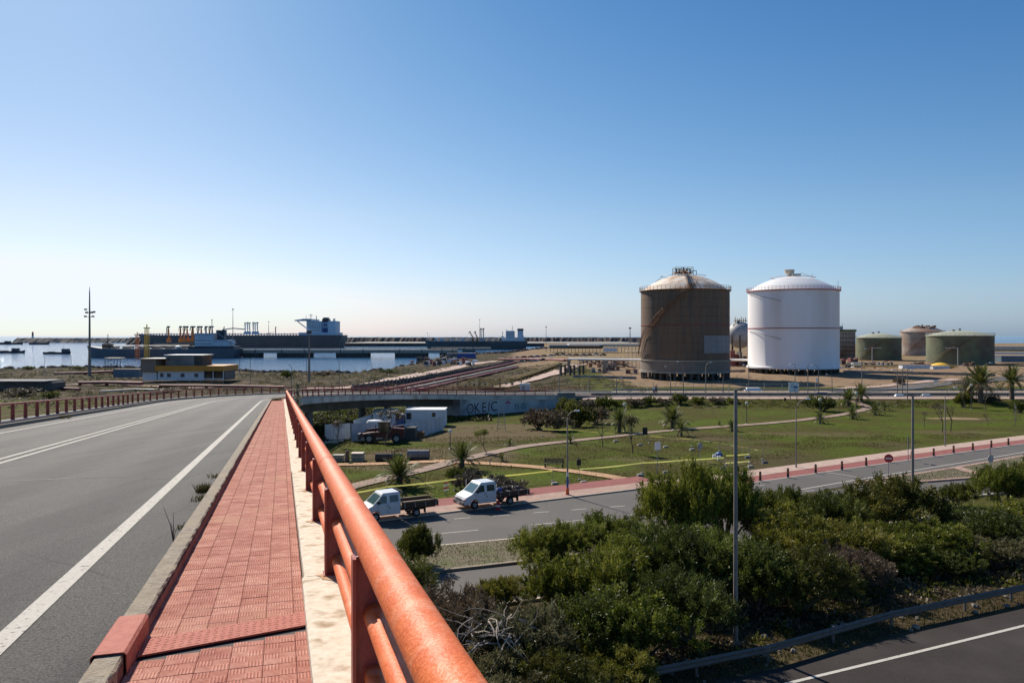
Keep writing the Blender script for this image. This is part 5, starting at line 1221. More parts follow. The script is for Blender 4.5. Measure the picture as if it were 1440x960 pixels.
lamp(1283.5, 730, 555.5, 'double', 'double-headed lamp post beside the no-entry sign', r0=.11, r1=.08, arm_l=.75, m='pole', Y=56, zb=0)
lamp(1329, 627.5, 544, 'curve', 'curved lamp post on the pavement right of the double-headed one', r0=.08, r1=.045, arm_l=1.5, m='pole')
for px, pb, pt, k, d, lb in ((787,563,510,'single',1,'thin lamp post at the end of the bridge wall'),(829,553,519,'curve',1,'lamp post on the far road left of the tanks'),(867,556,531,'single',1,'short post on the sandy slope left of the rusty tank'),
 (943,553,515,'curve',-1,'curved lamp post in front of the left half of the rusty tank'),(961,563,508,'curve',-1,'taller curved lamp post in front of the rusty tank centre'),(992.5,560,509,'curve',1,'curved lamp post in front of the right half of the rusty tank'),(1017,552,526,'curve',-1,'short lamp post at the right foot of the rusty tank'),
 (1053,553,513,'single',-1,'thin lamp post at the left edge of the white tank'),(1118,553,512,'single',-1,'dark lamp post in front of the white tank behind the billboard'),(1136,556,513,'single',1,'thin lamp post right of the billboard'),(1151,553,513,'curve',-1,'lamp post in front of the right part of the white tank'),(1170,552,526,'curve',-1,'short curved lamp post at the right foot of the white tank'),
 (1262,554,520,'single',-1,'left post of the lamp cluster above the double-headed lamp'),(1269,553,518,'single',1,'middle post of the lamp cluster above the double-headed lamp'),(1276,562,519,'single',1,'right post of the lamp cluster above the double-headed lamp'),(1212,545,490,'single',1,'thin lamp post in front of the left green tank'),
 (1387,558,510,'single',1,'thin lamp post between the tall palms'),(477,548,507,'single',-1,'thin lamp post on the shore right of the thick pole'),(410,548,512,'curve',-1,'thin curved lamp post on the shore left of the thick pole'),(337,527,502,'single',1,'lamp post on the shore at the right end of the harbour building'),(352,537,504,'single',1,'second thin lamp post right of the harbour building'),
 (431,530,498,'single',1,'thin lamp post just left of the thick pole'),(523,531,509,'single',-1,'thin lamp post on the shore track'),(567,525,510,'single',-1,'small lamp post on the shore near the rocks'),(602,524,505,'single',1,'small lamp post at the end of the shore track'),(63,525,502,'single',1,'small lamp post on the shore at the far left'),(100,523,500,'single',-1,'small lamp post on the shore left of the tall mast')):
    lamp(px, pb, pt, k, lb, r0=.10, r1=.07, arm_l=1.3 if k == 'curve' else .7, dirn=d, group='distant lamp posts', m='pole')
for px, pb, pt, lb in ((1050,596,565,'globe lamp beside the tall straight lamp post'),(878,606,567,'globe lamp behind the upright palm'),(633,631,604,'globe lamp left of the crossing palm'),(1153,596,560,'globe lamp in front of the oval shrub'),(1204,588,551,'globe lamp at the end of the winding path'),(1366,575,540,'white globe lamp below the tall palm')):
    lamp(px, pb, pt, 'globe', lb, 'globe_lamp', group='globe lamps along the park paths')
for px, yb, yt, Y, al, lb in ((1226.5,516,489,330,4,'floodlight post in front of the left green tank'),(1347,517,489,322,-5,'floodlight post in front of the right green tank')):
    lamp(px, yb, yt, 'flood', lb, 'floodlight_post', r0=.2, r1=.18, arm_l=abs(al), dirn=1 if al > 0 else -1, Y=Y, group=None)
# tall radio mast with a ring of lights
x, y, z = G(126, 528); A = thing('light_mast', 'tall slender mast with clustered floodlights at the left shore', 'mast', (x, y, z)); h = zat(403, y)-z
MB().tube([(0,0,0), (0,0,h*.32), (0,0,h*.62), (0,0,h*.93), (0,0,h)], [.62, .42, .32, .2, .05], 8).build('pole', M['pole'], A)
for i, (dx, dz) in enumerate(((-1.4,.0),(-.9,1.5),(.9,1.5),(1.4,0),(-1.3,2.6),(1.8,1.7))):
    MB().box((dx, -.3, h*.665+dz), (.9, .5, .55)).build('floodlight', M['greydark'], A)
mb = MB(); mb.tube([(-1.8,0,h*.66), (1.8,0,h*.66)], .07, 4); mb.tube([(-1.8,0,h*.66+1.4), (1.8,0,h*.66+1.4)], .07, 4); mb.build('crossbar', M['greydark'], A)
def simple_mast(px, Y, yb, yt, r_, label, hd=0):
    z0 = zat(yb, Y); h = zat(yt, Y)-z0; A = thing('mast', label, 'mast', (at(px, Y), Y, z0)); MB().tube([(0,0,0), (0,0,h*.6), (0,0,h)], [r_, r_*.8, r_*.35], 6).build('pole', M['pole'], A)
    MB().box((0, 0, h*.985), (r_*4, r_*2, r_*2.5)).build('mast_head', M['greydark'], A)
simple_mast(434.7, 238, 537, 466, .38, 'thick pale pole on the shore in front of the supertanker bridge')
simple_mast(327.5, 600, 497, 434, .32, 'very tall thin mast behind the small dark tanker')
simple_mast(377.8, 1000, 471, 452, .35, 'thin mast over the middle of the supertanker'); simple_mast(674.5, 940, 482, 449, .32, 'thin mast above the green tanker')
simple_mast(768, 620, 504, 459, .3, 'thin light mast on the quay right of the green tanker'); simple_mast(886, 1200, 484, 461, .9, 'short thick mast left of the rusty tank'); simple_mast(601, 900, 489, 468, .25, 'thin mast at the bow of the green tanker'); simple_mast(298, 640, 490, 449, .25, 'thin mast above the dark loading arms')

# ================================================================ STORAGE TANKS
def tank(name, label, pxc, hw, Yn, zg, z_slab, z_rim, z_top, m, kind):
    hw = hw*math.cos(math.atan((pxc-720)/F)); Rr = hw/F*Yn/(1-hw/F); Yc = Yn+Rr; x = at(pxc, Yc); A = thing(name, label, 'storage tank', (x, Yc, zg)); return A, Rr, Yc, z_slab-zg, z_rim-zg, z_top-zg
zg = .3
def ringrail(A, Rr, z, m, n=60, h=1.1):
    mb = MB()
    for i in range(n): t = 2*math.pi*i/n; mb.box((Rr*math.cos(t), Rr*math.sin(t), z+h/2), (.07, .07, h), t)
    for zz in (h*.5, h): mb.tube([(Rr*math.cos(2*math.pi*i/48), Rr*math.sin(2*math.pi*i/48), z+zz) for i in range(49)], .045, 4, False)
    return mb.build('rim_railing', m, A)
def dome(Rr, z0, z1, k=12):
    h = z1-z0; S_ = (Rr*Rr+h*h)/(2*h); a = math.asin(min(1, Rr/S_)); return [(S_*math.sin(a*(1-i/k))+.0, z1-S_+S_*math.cos(a*(1-i/k))) for i in range(k)]+[(.01, z1)]
def pillars(A, Rr, h, m):  # dark concrete passed in here paints the shade beneath the tanks
    for ring, n_ in ((.97, 36), (.72, 24)):
        pm = MB().tube([(0,0,-.3), (0,0,h)], .42, 8).mesh('pillar', m)
        for i in range(n_):
            t = 2*math.pi*(i+.5)/n_; o = link(bpy.data.objects.new('pillar', pm), A); o.location = (Rr*ring*math.cos(t), Rr*ring*math.sin(t), 0)
# rusty tank
A, Rr, Yc, zs, zr, zt = tank('rusty_storage_tank', 'large rusty brown cylindrical tank on pillars with a pale rust-streaked dome', 963, 62.5, 213, zg, 2.7, 26.0, 30.6, None, '')
pillars(A, Rr, zs-.5, M['conc_dark']); MB().lathe([(.01, zs-.5), (Rr*1.035, zs-.5), (Rr*1.035, zs), (.01, zs)], 72).build('base_slab', M['concrete'], A, True)
MB().lathe([(Rr*1.012, zs), (Rr*1.012, zs+2.9)], 96).build('lower_skirt', M['tank_lower'], A, True); MB().lathe([(Rr*1.0, zs+2.9), (Rr*1.03, zs+2.9), (Rr*1.03, zs+3.15), (Rr*1.0, zs+3.15)], 72).build('ledge', M['cream'], A, True)
nc = 8; zc = zs+3.15; ch = (zr-.3-zc)/nc
for i in range(nc):
    rr_ = Rr*(1.0-.0012*(i % 2)); MB().lathe([(rr_, zc+ch*i+.02), (rr_, zc+ch*(i+1)-.02), (rr_-.08, zc+ch*(i+1))], 96).build('cladding_course', M['tank_rust'], A, True)
MB().lathe([(Rr*.999, zc+ch*4-.15), (Rr*1.006, zc+ch*4-.12), (Rr*1.006, zc+ch*4+.12), (Rr*.999, zc+ch*4+.15)], 96).build('ring_girder', M['pipe_red'], A, True)
# pale replacement sheets
for j in range(3):
    for i in range(7):
        a0 = R(-78.5+i*9.6); a1 = a0+R(9.35); z0 = 7.6+j*1.65; MB().lathe([(Rr*1.004, z0), (Rr*1.004, z0+1.6)], 3, (0,0), a0, a1).build('cladding_panel', M['tank_patch'], A, True)
# rim platform, dome, stair
MB().lathe([(Rr*.99, zr-.35), (Rr*1.035, zr-.3), (Rr*1.035, zr-.1), (Rr*.97, zr)], 72).build('rim_walkway', M['rust'], A, True); ringrail(A, Rr*1.03, zr-.1, M['rust'])
MB().lathe(dome(Rr*.97, zr-.1, zt), 64).build('dome_roof', M['tank_dome'], A, True)
def spiral(A, Rr, pts, m, w_=.9):
    mb = MB(); st = MB(); n_ = 46
    def P(f):
        ang = np.interp(f, [p[0] for p in pts], [p[1] for p in pts]); z = np.interp(f, [p[0] for p in pts], [p[2] for p in pts]); return ang, z
    for i in range(n_):
        a, z = P(i/(n_-1)); st.box(((Rr+w_/2)*math.cos(a), (Rr+w_/2)*math.sin(a), z), (w_, .45, .07), a)
    for rr_ in (Rr+.05, Rr+w_):
        for dz in ((-.12,) if rr_ < Rr+.2 else (-.12, .55, 1.1)): mb.tube([(rr_*math.cos(P(i/30)[0]), rr_*math.sin(P(i/30)[0]), P(i/30)[1]+dz) for i in range(31)], .07, 4)
    for i in range(0, n_, 2): a, z = P(i/(n_-1)); mb.tube([((Rr+w_)*math.cos(a), (Rr+w_)*math.sin(a), z-.1), ((Rr+w_)*math.cos(a), (Rr+w_)*math.sin(a), z+1.1)], .04, 4)
    st.build('stair_treads', m, A); mb.build('stair_rail', m, A)
spiral(A, Rr*1.012, [(0, R(-97), zr-.3), (.12, R(-100), zr-.6), (.8, R(-163), 12), (1, R(-178), 6.5)], M['rust'])
mb = MB(); n_ = 14
for i in range(n_+1):
    f = i/n_; y = -Rr*(1-f)*.97-.4; z = (zr+.1)+(zt-zr+1.0)*math.sin(f*math.pi/2); mb.box((-1.2+.3*f, y, z), (1.5, .5, .1))
mb.tube([(-2.0, -Rr, zr+1.1), (-1.8, -Rr*.5, zt+.2), (-1.6, 0, zt+1.5)], .07, 4); mb.tube([(-.5, -Rr, zr+1.1), (-.4, -Rr*.5, zt+.2), (-.3, 0, zt+1.5)], .07, 4); mb.build('dome_stair', M['rust'], A)
P_ = MB(); P_.box((-.6, 0, zt+.55), (5.4, 4.5, .18)); P_.build('top_platform', M['rust'], A)
mb = MB()
for sx in (-3.2, -1.4, .4, 2.0):
    for sy in (-2.1, 2.1): mb.tube([(sx, sy, zt-.8), (sx, sy, zt+2.1)], .07, 4)
for sx in (-3.2, 2.0): mb.tube([(sx, -2.1, zt+2.1), (sx, 2.1, zt+2.1)], .06, 4)
for zz in (1.1, 1.6, 2.1):
    for sy in (-2.1, 2.1): mb.tube([(-3.2, sy, zt+zz), (2.0, sy, zt+zz)], .06, 4)
mb.build('platform_frame', M['pipe_yellow'], A); mb = MB()
for i, x_ in enumerate((-2.5, -1.5, -.4, .6, 1.5)): mb.tube([(x_, random.uniform(-1, 1), zt+.5), (x_, 0, zt+1.3+random.random()*.9)], .22, 8); mb.box((x_, 0, zt+1.6), (.5, .4, .25))
mb.tube([(1.5, 0, zt+1.0), (3.4, 0, zt+1.3), (3.4, 0, zt+.2)], .14, 6); mb.build('roof_valves', M['bluegrey'], A)
mb = MB(); mb.tube([(6.5*math.cos(t)-.5, 6.5*math.sin(t), zt-.35) for t in np.linspace(0, 2*math.pi, 33)], .06, 4); mb.tube([(-6.5, 0, zt-.4), (-10, 0, zr+1.4)], .06, 4); mb.build('roof_ring', M['greydark'], A)
# white tank
A, Rr, Yc, zs, zr, zt = tank('white_storage_tank', 'large clean white cylindrical tank on pillars with red rings and a smooth dome', 1115, 64.5, 244, zg, 2.5, 27.8, 32.7, None, '')
pillars(A, Rr, zs-.5, M['conc_dark']); MB().lathe([(.01, zs-.5), (Rr*1.035, zs-.5), (Rr*1.035, zs), (.01, zs)], 72).build('base_slab', M['white'], A, True)
MB().lathe([(Rr*1.02, zs), (Rr, zs+.5), (Rr, zs+(zr-zs)*.5), (Rr, zr-.2)], 128).build('shell', M['tankwhite'], A, True)
zm = 15.2-zg; MB().lathe([(Rr, zm-.16), (Rr*1.008, zm-.13), (Rr*1.008, zm+.13), (Rr, zm+.16)], 96).build('ring_girder', M['redline'], A, True)
MB().lathe([(Rr*.99, zr-.4), (Rr*1.035, zr-.3), (Rr*1.035, zr-.05), (Rr*.97, zr)], 96).build('rim_walkway', M['redline'], A, True); ringrail(A, Rr*1.03, zr-.1, M['redline'], 72)
MB().lathe(dome(Rr*.985, zr-.1, zt), 64).build('dome_roof', M['white'], A, True)
for z0 in (zr-1.2, zm-.9):
    mb = MB(); mb.tube([((Rr+.25)*math.cos(R(a)), (Rr+.25)*math.sin(R(a)), z0-(a+180)**1.5*.0065) for a in range(-180, -122, 4)], .07, 5); mb.build('cable_conduit', M['conc_grey'], A)
mb = MB(); mb.lathe([(.7, zt-.2), (.8, zt+.8), (1.5, zt+1.0), (1.7, zt+2.2), (1.2, zt+2.3), (.01, zt+2.4)], 14, (-1.2, 0)); mb.box((1.2, 0, zt+.6), (2.4, 1.8, .5)); mb.tube([(0, 0, zt+.3), (3, 0, zt+1.1), (7.3, 0, zt-.5)], .07, 4); mb.tube([(6, 0, zt-.6), (6.6, 0, zt+.9)], .06, 4); mb.build('roof_valve_house', M['pipe_cream'], A)
mb = MB(); mb.tube([(7.2*math.cos(t), 7.2*math.sin(t), zt-.42) for t in np.linspace(0, 2*math.pi, 33)], .07, 4); mb.build('roof_ring', M['redline'], A)
mb = MB(); mb.tube([(Rr*.88, -Rr*.4, zr), (Rr*.88, -Rr*.4, zr+3)], .06, 4); mb.build('antenna', M['grey'], A)
# three lower tanks and the block
def low_tank(label, pxc, hw, yb, yr, yt, m, mr, name='green_storage_tank', courses=5):
    hw = hw*math.cos(math.atan((pxc-720)/F)); Yn = (HC-zg)*F/(yb-472); Rr = hw/F*Yn/(1-hw/F); Yc = Yn+Rr; zr = zat(yr, Yc)-zg; zt = zat(yt, Yc)-zg; A = thing(name, label, 'storage tank', (at(pxc, Yc), Yc, zg))
    for i in range(courses):
        a_, b_ = zr*i/courses, zr*(i+1)/courses; MB().lathe([(Rr-.03*(i % 2), a_+.01), (Rr-.03*(i % 2), b_-.03), (Rr-.08, b_)], 80).build('shell_course', M[m], A, True)
    MB().lathe([(Rr, zr-.4), (Rr*1.02, zr-.35), (Rr*1.02, zr), (Rr*.97, zr+.05)], 64).build('rim', M[mr], A, True); MB().lathe(dome(Rr, zr, zt), 48).build('roof', M[mr], A, True); ringrail(A, Rr*1.01, zr, M['grey'], 48, 1.0)
    mb = MB(); n_ = 30
    for i in range(n_): a = R(-170+i*2.6); z = .4+(zr-.5)*i/n_; mb.box(((Rr+.5)*math.cos(a), (Rr+.5)*math.sin(a), z), (1.0, .5, .08), a)
    mb.tube([((Rr+1)*math.cos(R(-170+i*2.6)), (Rr+1)*math.sin(R(-170+i*2.6)), 1.4+(zr-.5)*i/n_) for i in range(n_)], .06, 4); mb.build('stair', M['rust'], A)
    mb = MB(); mb.tube([(0, 0, zt-.1), (0, 0, zt+1.1)], .5, 8); mb.box((-3, 0, zt+.1), (1.2, 1.2, .9)); mb.build('roof_vent', M['grey'], A)
    MB().lathe([(Rr*1.04, -.3), (Rr*1.04, .35), (Rr*.99, .4)], 48).build('footing', M['rust'], A); return A, Rr, zr, zt
low_tank('smaller green tank with a pale roof, just right of the white tank', 1235.5, 32.3, 507, 474.5, 468.5, 'tank_green', 'tank_greenroof')
A, Rr, zr, zt = low_tank('mottled grey tank with rust patches standing behind the two green ones', 1297, 32, 500.5, 466.5, 458.5, 'tank_mottled', 'tank_mottled', 'mottled_storage_tank', 6)
mb = MB()
for i in range(12): a = R(200+i*12); mb.box((Rr*.55*math.cos(a), Rr*.55*math.sin(a), zt-1+random.random()), (1.2, 1, .9))
mb.build('roof_equipment', M['rust'], A)
low_tank('widest green tank, at the right behind the tall palm', 1349.5, 48.5, 513, 471.5, 465, 'tank_green', 'tank_greenroof')
Yb = 415; x0, x1 = at(1150, Yb), at(1203, Yb); A = thing('grey_tank_block', 'square grey building with a green roof edge, half hidden by the white tank', 'building', (x0, Yb, zg)); hb = zat(463.5, Yb)-zg
MB().box(((x1-x0)/2, 8, (hb-1)/2), (x1-x0, 16, hb-1)).build('wall', M['tank_mottled'], A); MB().box(((x1-x0)/2, 8, hb-.5), (x1-x0+.8, 16.8, 1.3)).build('roof_edge', M['tank_greenroof2'] if 'tank_greenroof2' in M else M['tank_green'], A)
mb = MB()
for i in range(9):
    for j in range(6): mb.box((x1-x0-1.2-i*1.9, -.06, 2+j*2.3), (1.3, .1, .5))
mb.build('louvre', M['conc_dark'], A); mb = MB(); mb.box((x1-x0-6, 5, hb+1), (2, 2, 2)); mb.tube([(x1-x0-5, 5, hb), (x1-x0-5, 5, hb+3.5)], .12, 4); mb.build('roof_unit', M['grey'], A)
# gas sphere between the big tanks
Ys = 375; A = thing('gas_sphere', 'spherical gas tank with pipework on top seen between the two big tanks', 'storage tank', (at(1041, Ys), Ys, zg)); rs_ = 18.5/F*Ys; zc = zat(471, Ys)-zg
MB().lathe([(max(.02, rs_*math.cos(R(a))), zc+rs_*math.sin(R(a))) for a in range(-90, 91, 9)], 32).build('sphere', M['sphere'], A, True)
mb = MB()
for i in range(10): a = i*R(36); mb.tube([(rs_*.98*math.cos(a), rs_*.98*math.sin(a), -.3), (rs_*.98*math.cos(a), rs_*.98*math.sin(a), zc)], .32, 6)
mb.build('legs', M['conc_dark'], A); mb = MB(); mb.box((0, 0, zc+rs_+.6), (6, 3, .3)); 
for i in range(6): mb.tube([(-2.5+i, random.uniform(-1, 1), zc+rs_-.4), (-2.5+i, 0, zc+rs_+1.6+random.random())], .18, 5)
mb.tube([(-rs_-.2, -2, zc-2), (-rs_*.6, -2, zc+rs_*.75), (0, 0, zc+rs_+.8)], .3, 5); mb.build('top_pipework', M['rust'], A)

# ================================================================ PIPES, SHEDS AND YARD
def pipeline(name, label, pix, hgt, r_, m, nline=1, gap=.6, sup=6.0, msup='rust'):
    P = [G(*p) for p in pix]; o0 = Vector((P[0][0], P[0][1], P[0][2])); A = thing(name, label, 'pipeline', tuple(o0))
    d = (Vector(P[-1])-Vector(P[0])); d.z = 0; d.normalize(); nrm = Vector((-d.y, d.x, 0))
    for k in range(nline):
        off = nrm*(k-(nline-1)/2)*gap; MB().tube([tuple(Vector(p)+off+Vector((0, 0, hgt))-o0) for p in P], r_, 8).build('pipe', M[m], A, True)
    for a_, b_ in zip(P[:-1], P[1:]):
        L_ = math.dist(a_[:2], b_[:2]); k_ = max(1, int(L_/sup))
        for i in range(k_):
            f = i/k_; x, y = a_[0]+(b_[0]-a_[0])*f, a_[1]+(b_[1]-a_[1])*f; z = HZ(x, y); zz = a_[2]+(b_[2]-a_[2])*f+hgt-r_
            if zz-z < .15: continue
            MB().box((x-o0.x, y-o0.y, (z-.2+zz)/2-o0.z), (.25, .25+nline*gap*.6, zz-z+.2), math.atan2(d.y, d.x)).build('support', M[msup], A)
    return A
pipeline('red_pipeline', 'upper dark red pipeline running diagonally down to the bridge', [(520,555),(600,538.5),(660,525.5),(709,514.5),(730,509)], .5, .38, 'pipe_red', 2, .9)
pipeline('red_pipeline', 'lower cream and red pipeline beside the upper one, running down to the bridge', [(545,555),(600,543.5),(660,530),(725,515.5)], .5, .42, 'pipe_cream', 1, .9)
pipeline('red_pipeline', 'dark red pipeline nearest the bridge, parallel to the cream one', [(560,556),(610,545),(670,531),(728,517)], .4, .36, 'pipe_red', 2, .8)
pipeline('yellow_pipeline', 'pair of cream pipes on posts running up to the right beside the pale road', [(722,537),(745,530),(770,520.5),(790,513)], 1.1, .26, 'pipe_yellow', 2, 1.6, 7)
pipeline('purple_pipe_bundle', 'dull purple pipe bundle lying across behind the pipelines', [(705,506.5),(745,506),(798,508)], .6, .6, 'pipe_red', 3, 1.5, 9)
pipeline('white_pipeline', 'long white elevated pipeline leading to the rusty tank', [(800,523),(850,524.5),(903,526)], 4.6, .34, 'white', 2, .9, 8, 'conc_grey')
pipeline('white_pipeline', 'short white elevated pipeline between the two big tanks', [(1024,522),(1052,522)], 4.0, .4, 'white', 1, .9, 5, 'conc_grey')
pipeline('shore_pipe', 'thick pinkish red pipe lying left of the harbour building', [(112,542.5),(150,542),(200,543)], .9, .45, 'pipe_red', 2, 1.0, 8)
pipeline('shore_pipe', 'long pinkish pipe low over the left railing', [(30,549),(80,548.5),(112,550)], .5, .4, 'pipe_red', 1)
pipeline('shore_pipe', 'red pipe along the foot of the harbour building', [(225,546),(290,546.5),(345,547),(400,548)], .8, .33, 'pipe_red', 2, .9, 8)
pipeline('shore_pipe', 'pipes on the shore behind the tall left mast', [(78,528),(120,527),(160,525),(200,522)], .8, .45, 'pipe_red', 2, 1.1, 10)
pipeline('shore_pipe', 'cream pipe along the shore path at the far left', [(140,553),(190,550),(235,551)], .5, .25, 'pipe_cream', 2, .8, 8)
pipeline('bund_pipe', 'yellowish pipe run in front of the smaller green tank', [(1185,517),(1230,518),(1300,518),(1345,518)], .9, .3, 'pipe_yellow', 2, 1.0, 10)
# retaining wall with posts along the shore track
P = [G(*p)[:2] for p in [(496,550),(540,543.5),(600,534.5),(640,526.5),(687,518.5),(722,510)]]
W_ = thing('retaining_wall', 'long grey wall with closely spaced posts between the shore track and the red pipes', 'wall', (*P[0], HZ(*P[0]))); o0 = W_.location
k = 0
for a_, b_ in zip(P[:-1], P[1:]):
    L_ = math.dist(a_, b_); n_ = int(L_/3)
    for i in range(n_):
        f0, f1 = i/n_, (i+1)/n_; x0, y0 = a_[0]+(b_[0]-a_[0])*f0, a_[1]+(b_[1]-a_[1])*f0; x1, y1 = a_[0]+(b_[0]-a_[0])*f1, a_[1]+(b_[1]-a_[1])*f1; xm, ym = (x0+x1)/2, (y0+y1)/2; z = HZ(xm, ym); a = math.atan2(y1-y0, x1-x0)
        MB().box((xm-o0.x, ym-o0.y, z+.75-o0.z), (L_/n_-.12, .18, 1.7), a).build('wall_panel', M['conc_dark'], W_)
        MB().box((x0-o0.x, y0-o0.y, z+.9-o0.z), (.24, .34, 2.1), a).build('post', M['concrete'], W_)
# wire fence lines as posts
def fence(name, label, pix, h, sp, m, mesh_h=True):
    P = [G(*p)[:2] for p in pix]; A = thing(name, label, 'fence', (*P[0], HZ(*P[0]))); o0 = A.location; pm = MB().box((0, 0, h/2), (.09, .09, h)).mesh('post', M[m]); wires = []
    for a_, b_ in zip(P[:-1], P[1:]):
        L_ = math.dist(a_, b_); n_ = max(1, int(L_/sp))
        for i in range(n_):
            f = i/n_; x, y = a_[0]+(b_[0]-a_[0])*f, a_[1]+(b_[1]-a_[1])*f; z = HZ(x, y); o = link(bpy.data.objects.new('post', pm), A); o.location = (x-o0.x, y-o0.y, z-o0.z); wires.append((x-o0.x, y-o0.y, z-o0.z))
    for zz in (h*.3, h*.62, h*.95): MB().tube([(x, y, z+zz) for x, y, z in wires], .025, 3).build('wire', M[m], A)
fence('wire_fence', 'post and wire fence along the field side of the tank yard', [(800,551),(900,551),(1000,551.5),(1100,551.8),(1170,551)], 2.0, 3.5, 'concrete')
fence('wire_fence', 'post and wire fence behind the pipe yard beside the bridge', [(430,549),(520,548),(620,548.5),(690,549)], 1.8, 3.0, 'pipe_red')
fence('wire_fence', 'post fence on the shore at the far left', [(0,528),(50,527),(110,532)], 1.8, 3.5, 'concrete')
fence('wire_fence', 'fence in front of the harbour building', [(120,541),(200,541.5),(330,541)], 1.8, 3.0, 'concrete')
# valve yard
A_, = (thing('valve_yard', 'yellow pipe frames with dark valves standing above the far bridge', 'pipework', G(690, 548)),); x0, y0 = A_.location.x, A_.location.y
rs = random.Random(8)
for i in range(9):
    x = -9+i*1.9+rs.uniform(-.3, .3); h = rs.uniform(1.6, 3.4); yy = rs.uniform(0, 12)
    MB().tube([(x, yy, -.2), (x, yy, h), (x+1.2, yy, h)], .13, 6).build('riser', M['pipe_yellow'] if i % 3 else M['pipe_red'], A_)
    MB().lathe([(.05, h*.5-.3), (.35, h*.5-.25), (.35, h*.5+.25), (.05, h*.5+.3)], 8, (x, yy)).build('valve', M['greydark'], A_)
for yy, h in ((0, 2.4), (6, 2.8), (12, 2.4)):
    mb = MB()
    for i in range(7): mb.box((-9+i*2.9, yy, h/2), (.16, .16, h+.3))
    mb.box((-.3, yy, h), (17.6, .16, .16)); mb.build('portal_frame', M['pipe_yellow'], A_)
for i in range(5): MB().tube([(-10+i*.2, i*2.5, .5), (9, i*2.5, .5)], .15, 6).build('pipe', M['pipe_yellow'], A_)
mb = MB()
for i in range(6): mb.lathe([(.35, 0), (.35, 3.0), (.5, 3.05), (.5, 3.3), (.01, 3.35)], 8, (i*1.5, (i % 2)*3))
o = mb.build('pillar_group', M['conc_dark']); o.location = G(789, 528); tag(o, 'cluster of dark round pipe piers beside the pale road near the tank yard', 'piers')
# canopy shed and plant left of the rusty tank
Yk = 560; A = thing('loading_canopy', 'long open canopy with a tan roof and many thin columns left of the rusty tank', 'canopy', (at(772, Yk), Yk, HZ(at(830, Yk), Yk))); ox, oz = A.location.x, A.location.z
for a_, b_, yt, yb_, m in ((773,800,485,488,'bluegrey'),(800,848,483.5,485.5,'white'),(848,902,483.5,487.5,'pipe_cream')):
    mb = MB(); ubox(mb, at(a_, Yk)-ox, at(b_, Yk)-ox-.2, 0, 20, zat(yb_, Yk)-oz, zat(yt, Yk)-oz); mb.build('roof', M[m], A)
mb = MB(); ubox(mb, at(773, Yk)-ox, at(848, Yk)-ox, 1, 19, zat(490, Yk)-oz, zat(486.5, Yk)-oz-.01); mb.build('fascia', M['conc_dark'], A)
for i in range(26):
    x = at(774+i*5, Yk)-ox; mb = MB(); ubox(mb, x-.15, x+.15, .5, .8, -1, zat(488, Yk)-oz); mb.build('column', M['greydark'], A)
for a_, b_, yt, yb_ in ((848,867,489,494),(848,867,496,503)):
    mb = MB(); ubox(mb, at(a_, Yk)-ox, at(b_, Yk)-ox, -3, -2.6, zat(yb_, Yk)-oz, zat(yt, Yk)-oz); mb.build('wall_panel', M['cabin'], A)
A = thing('process_frame', 'pale steel process frame with pipes just left of the rusty tank', 'plant', (at(872, 300), 300, zg)); rs = random.Random(4)
for i in range(6):
    for j in range(2): mb = MB(); ubox(mb, i*1.6, i*1.6+.18, j*3, j*3+.18, 0, 6.4-(.0 if i > 1 else 2)); mb.build('column', M['pipe_cream'], A)
for z in (3.2, 6.3): mb = MB(); ubox(mb, 2.6 if z > 5 else 0, 8.6, -.3, 3.4, z, z+.18); mb.build('beam', M['pipe_cream'], A)
for i in range(7): MB().tube([(rs.uniform(-8, 8), rs.uniform(-2, 3), 0), (rs.uniform(-8, 8), 1, rs.uniform(1, 3.5)), (rs.uniform(-8, 8), 1, rs.uniform(1, 3))], rs.uniform(.12, .3), 6).build('pipe', M[rs.choice(['rust', 'pipe_red', 'grey', 'pipe_cream'])], A)
for i in range(5): mb = MB(); x = -12+i*3.3; ubox(mb, x, x+rs.uniform(1, 2.2), 2, 4, 0, rs.uniform(1, 3.2)); mb.build('pump_housing', M[rs.choice(['bluegrey', 'greydark', 'rust', 'conc_grey'])], A)
A = thing('process_frame', 'low pipe racks and pumps between the canopy and the pale road', 'plant', (at(815, 330), 330, zg))
for i in range(10): mb = MB(); ubox(mb, i*1.7, i*1.7+.3, 0, 2, 0, 2.6); mb.build('column', M['conc_dark'] if i % 2 else M['pipe_red'], A)
mb = MB(); ubox(mb, -.4, 16.5, -.2, 2.3, 2.6, 2.9); mb.build('beam', M['conc_grey'], A)
for i in range(6): MB().tube([(rs.uniform(-2, 22), -1.5, 0), (rs.uniform(-2, 22), -1.5, rs.uniform(1, 2.4)), (rs.uniform(0, 24), -1, rs.uniform(.6, 2))], rs.uniform(.12, .28), 6).build('pipe', M[rs.choice(['rust', 'pipe_red', 'grey', 'white'])], A)
A = thing('process_frame', 'dark tangled plant seen between the two big tanks under the gas sphere', 'plant', (at(1028, 310), 310, zg))
for i in range(9): mb = MB(); x = rs.uniform(0, 8); ubox(mb, x, x+rs.uniform(.6, 2), rs.uniform(0, 4), 6, 0, rs.uniform(2, 6.5)); mb.build('vessel', M[rs.choice(['rust', 'conc_dark', 'greydark', 'pipe_red', 'white'])], A)
A = thing('process_frame', 'low rusty pipework at the foot of the grey block, right of the white tank', 'plant', (at(1183, 330), 330, zg))
for i in range(9): mb = MB(); x = rs.uniform(0, 7); ubox(mb, x, x+rs.uniform(.5, 1.4), 0, 3, 0, rs.uniform(.8, 3)); mb.build('pump_housing', M[rs.choice(['rust', 'pipe_red', 'greydark', 'conc_dark'])], A)
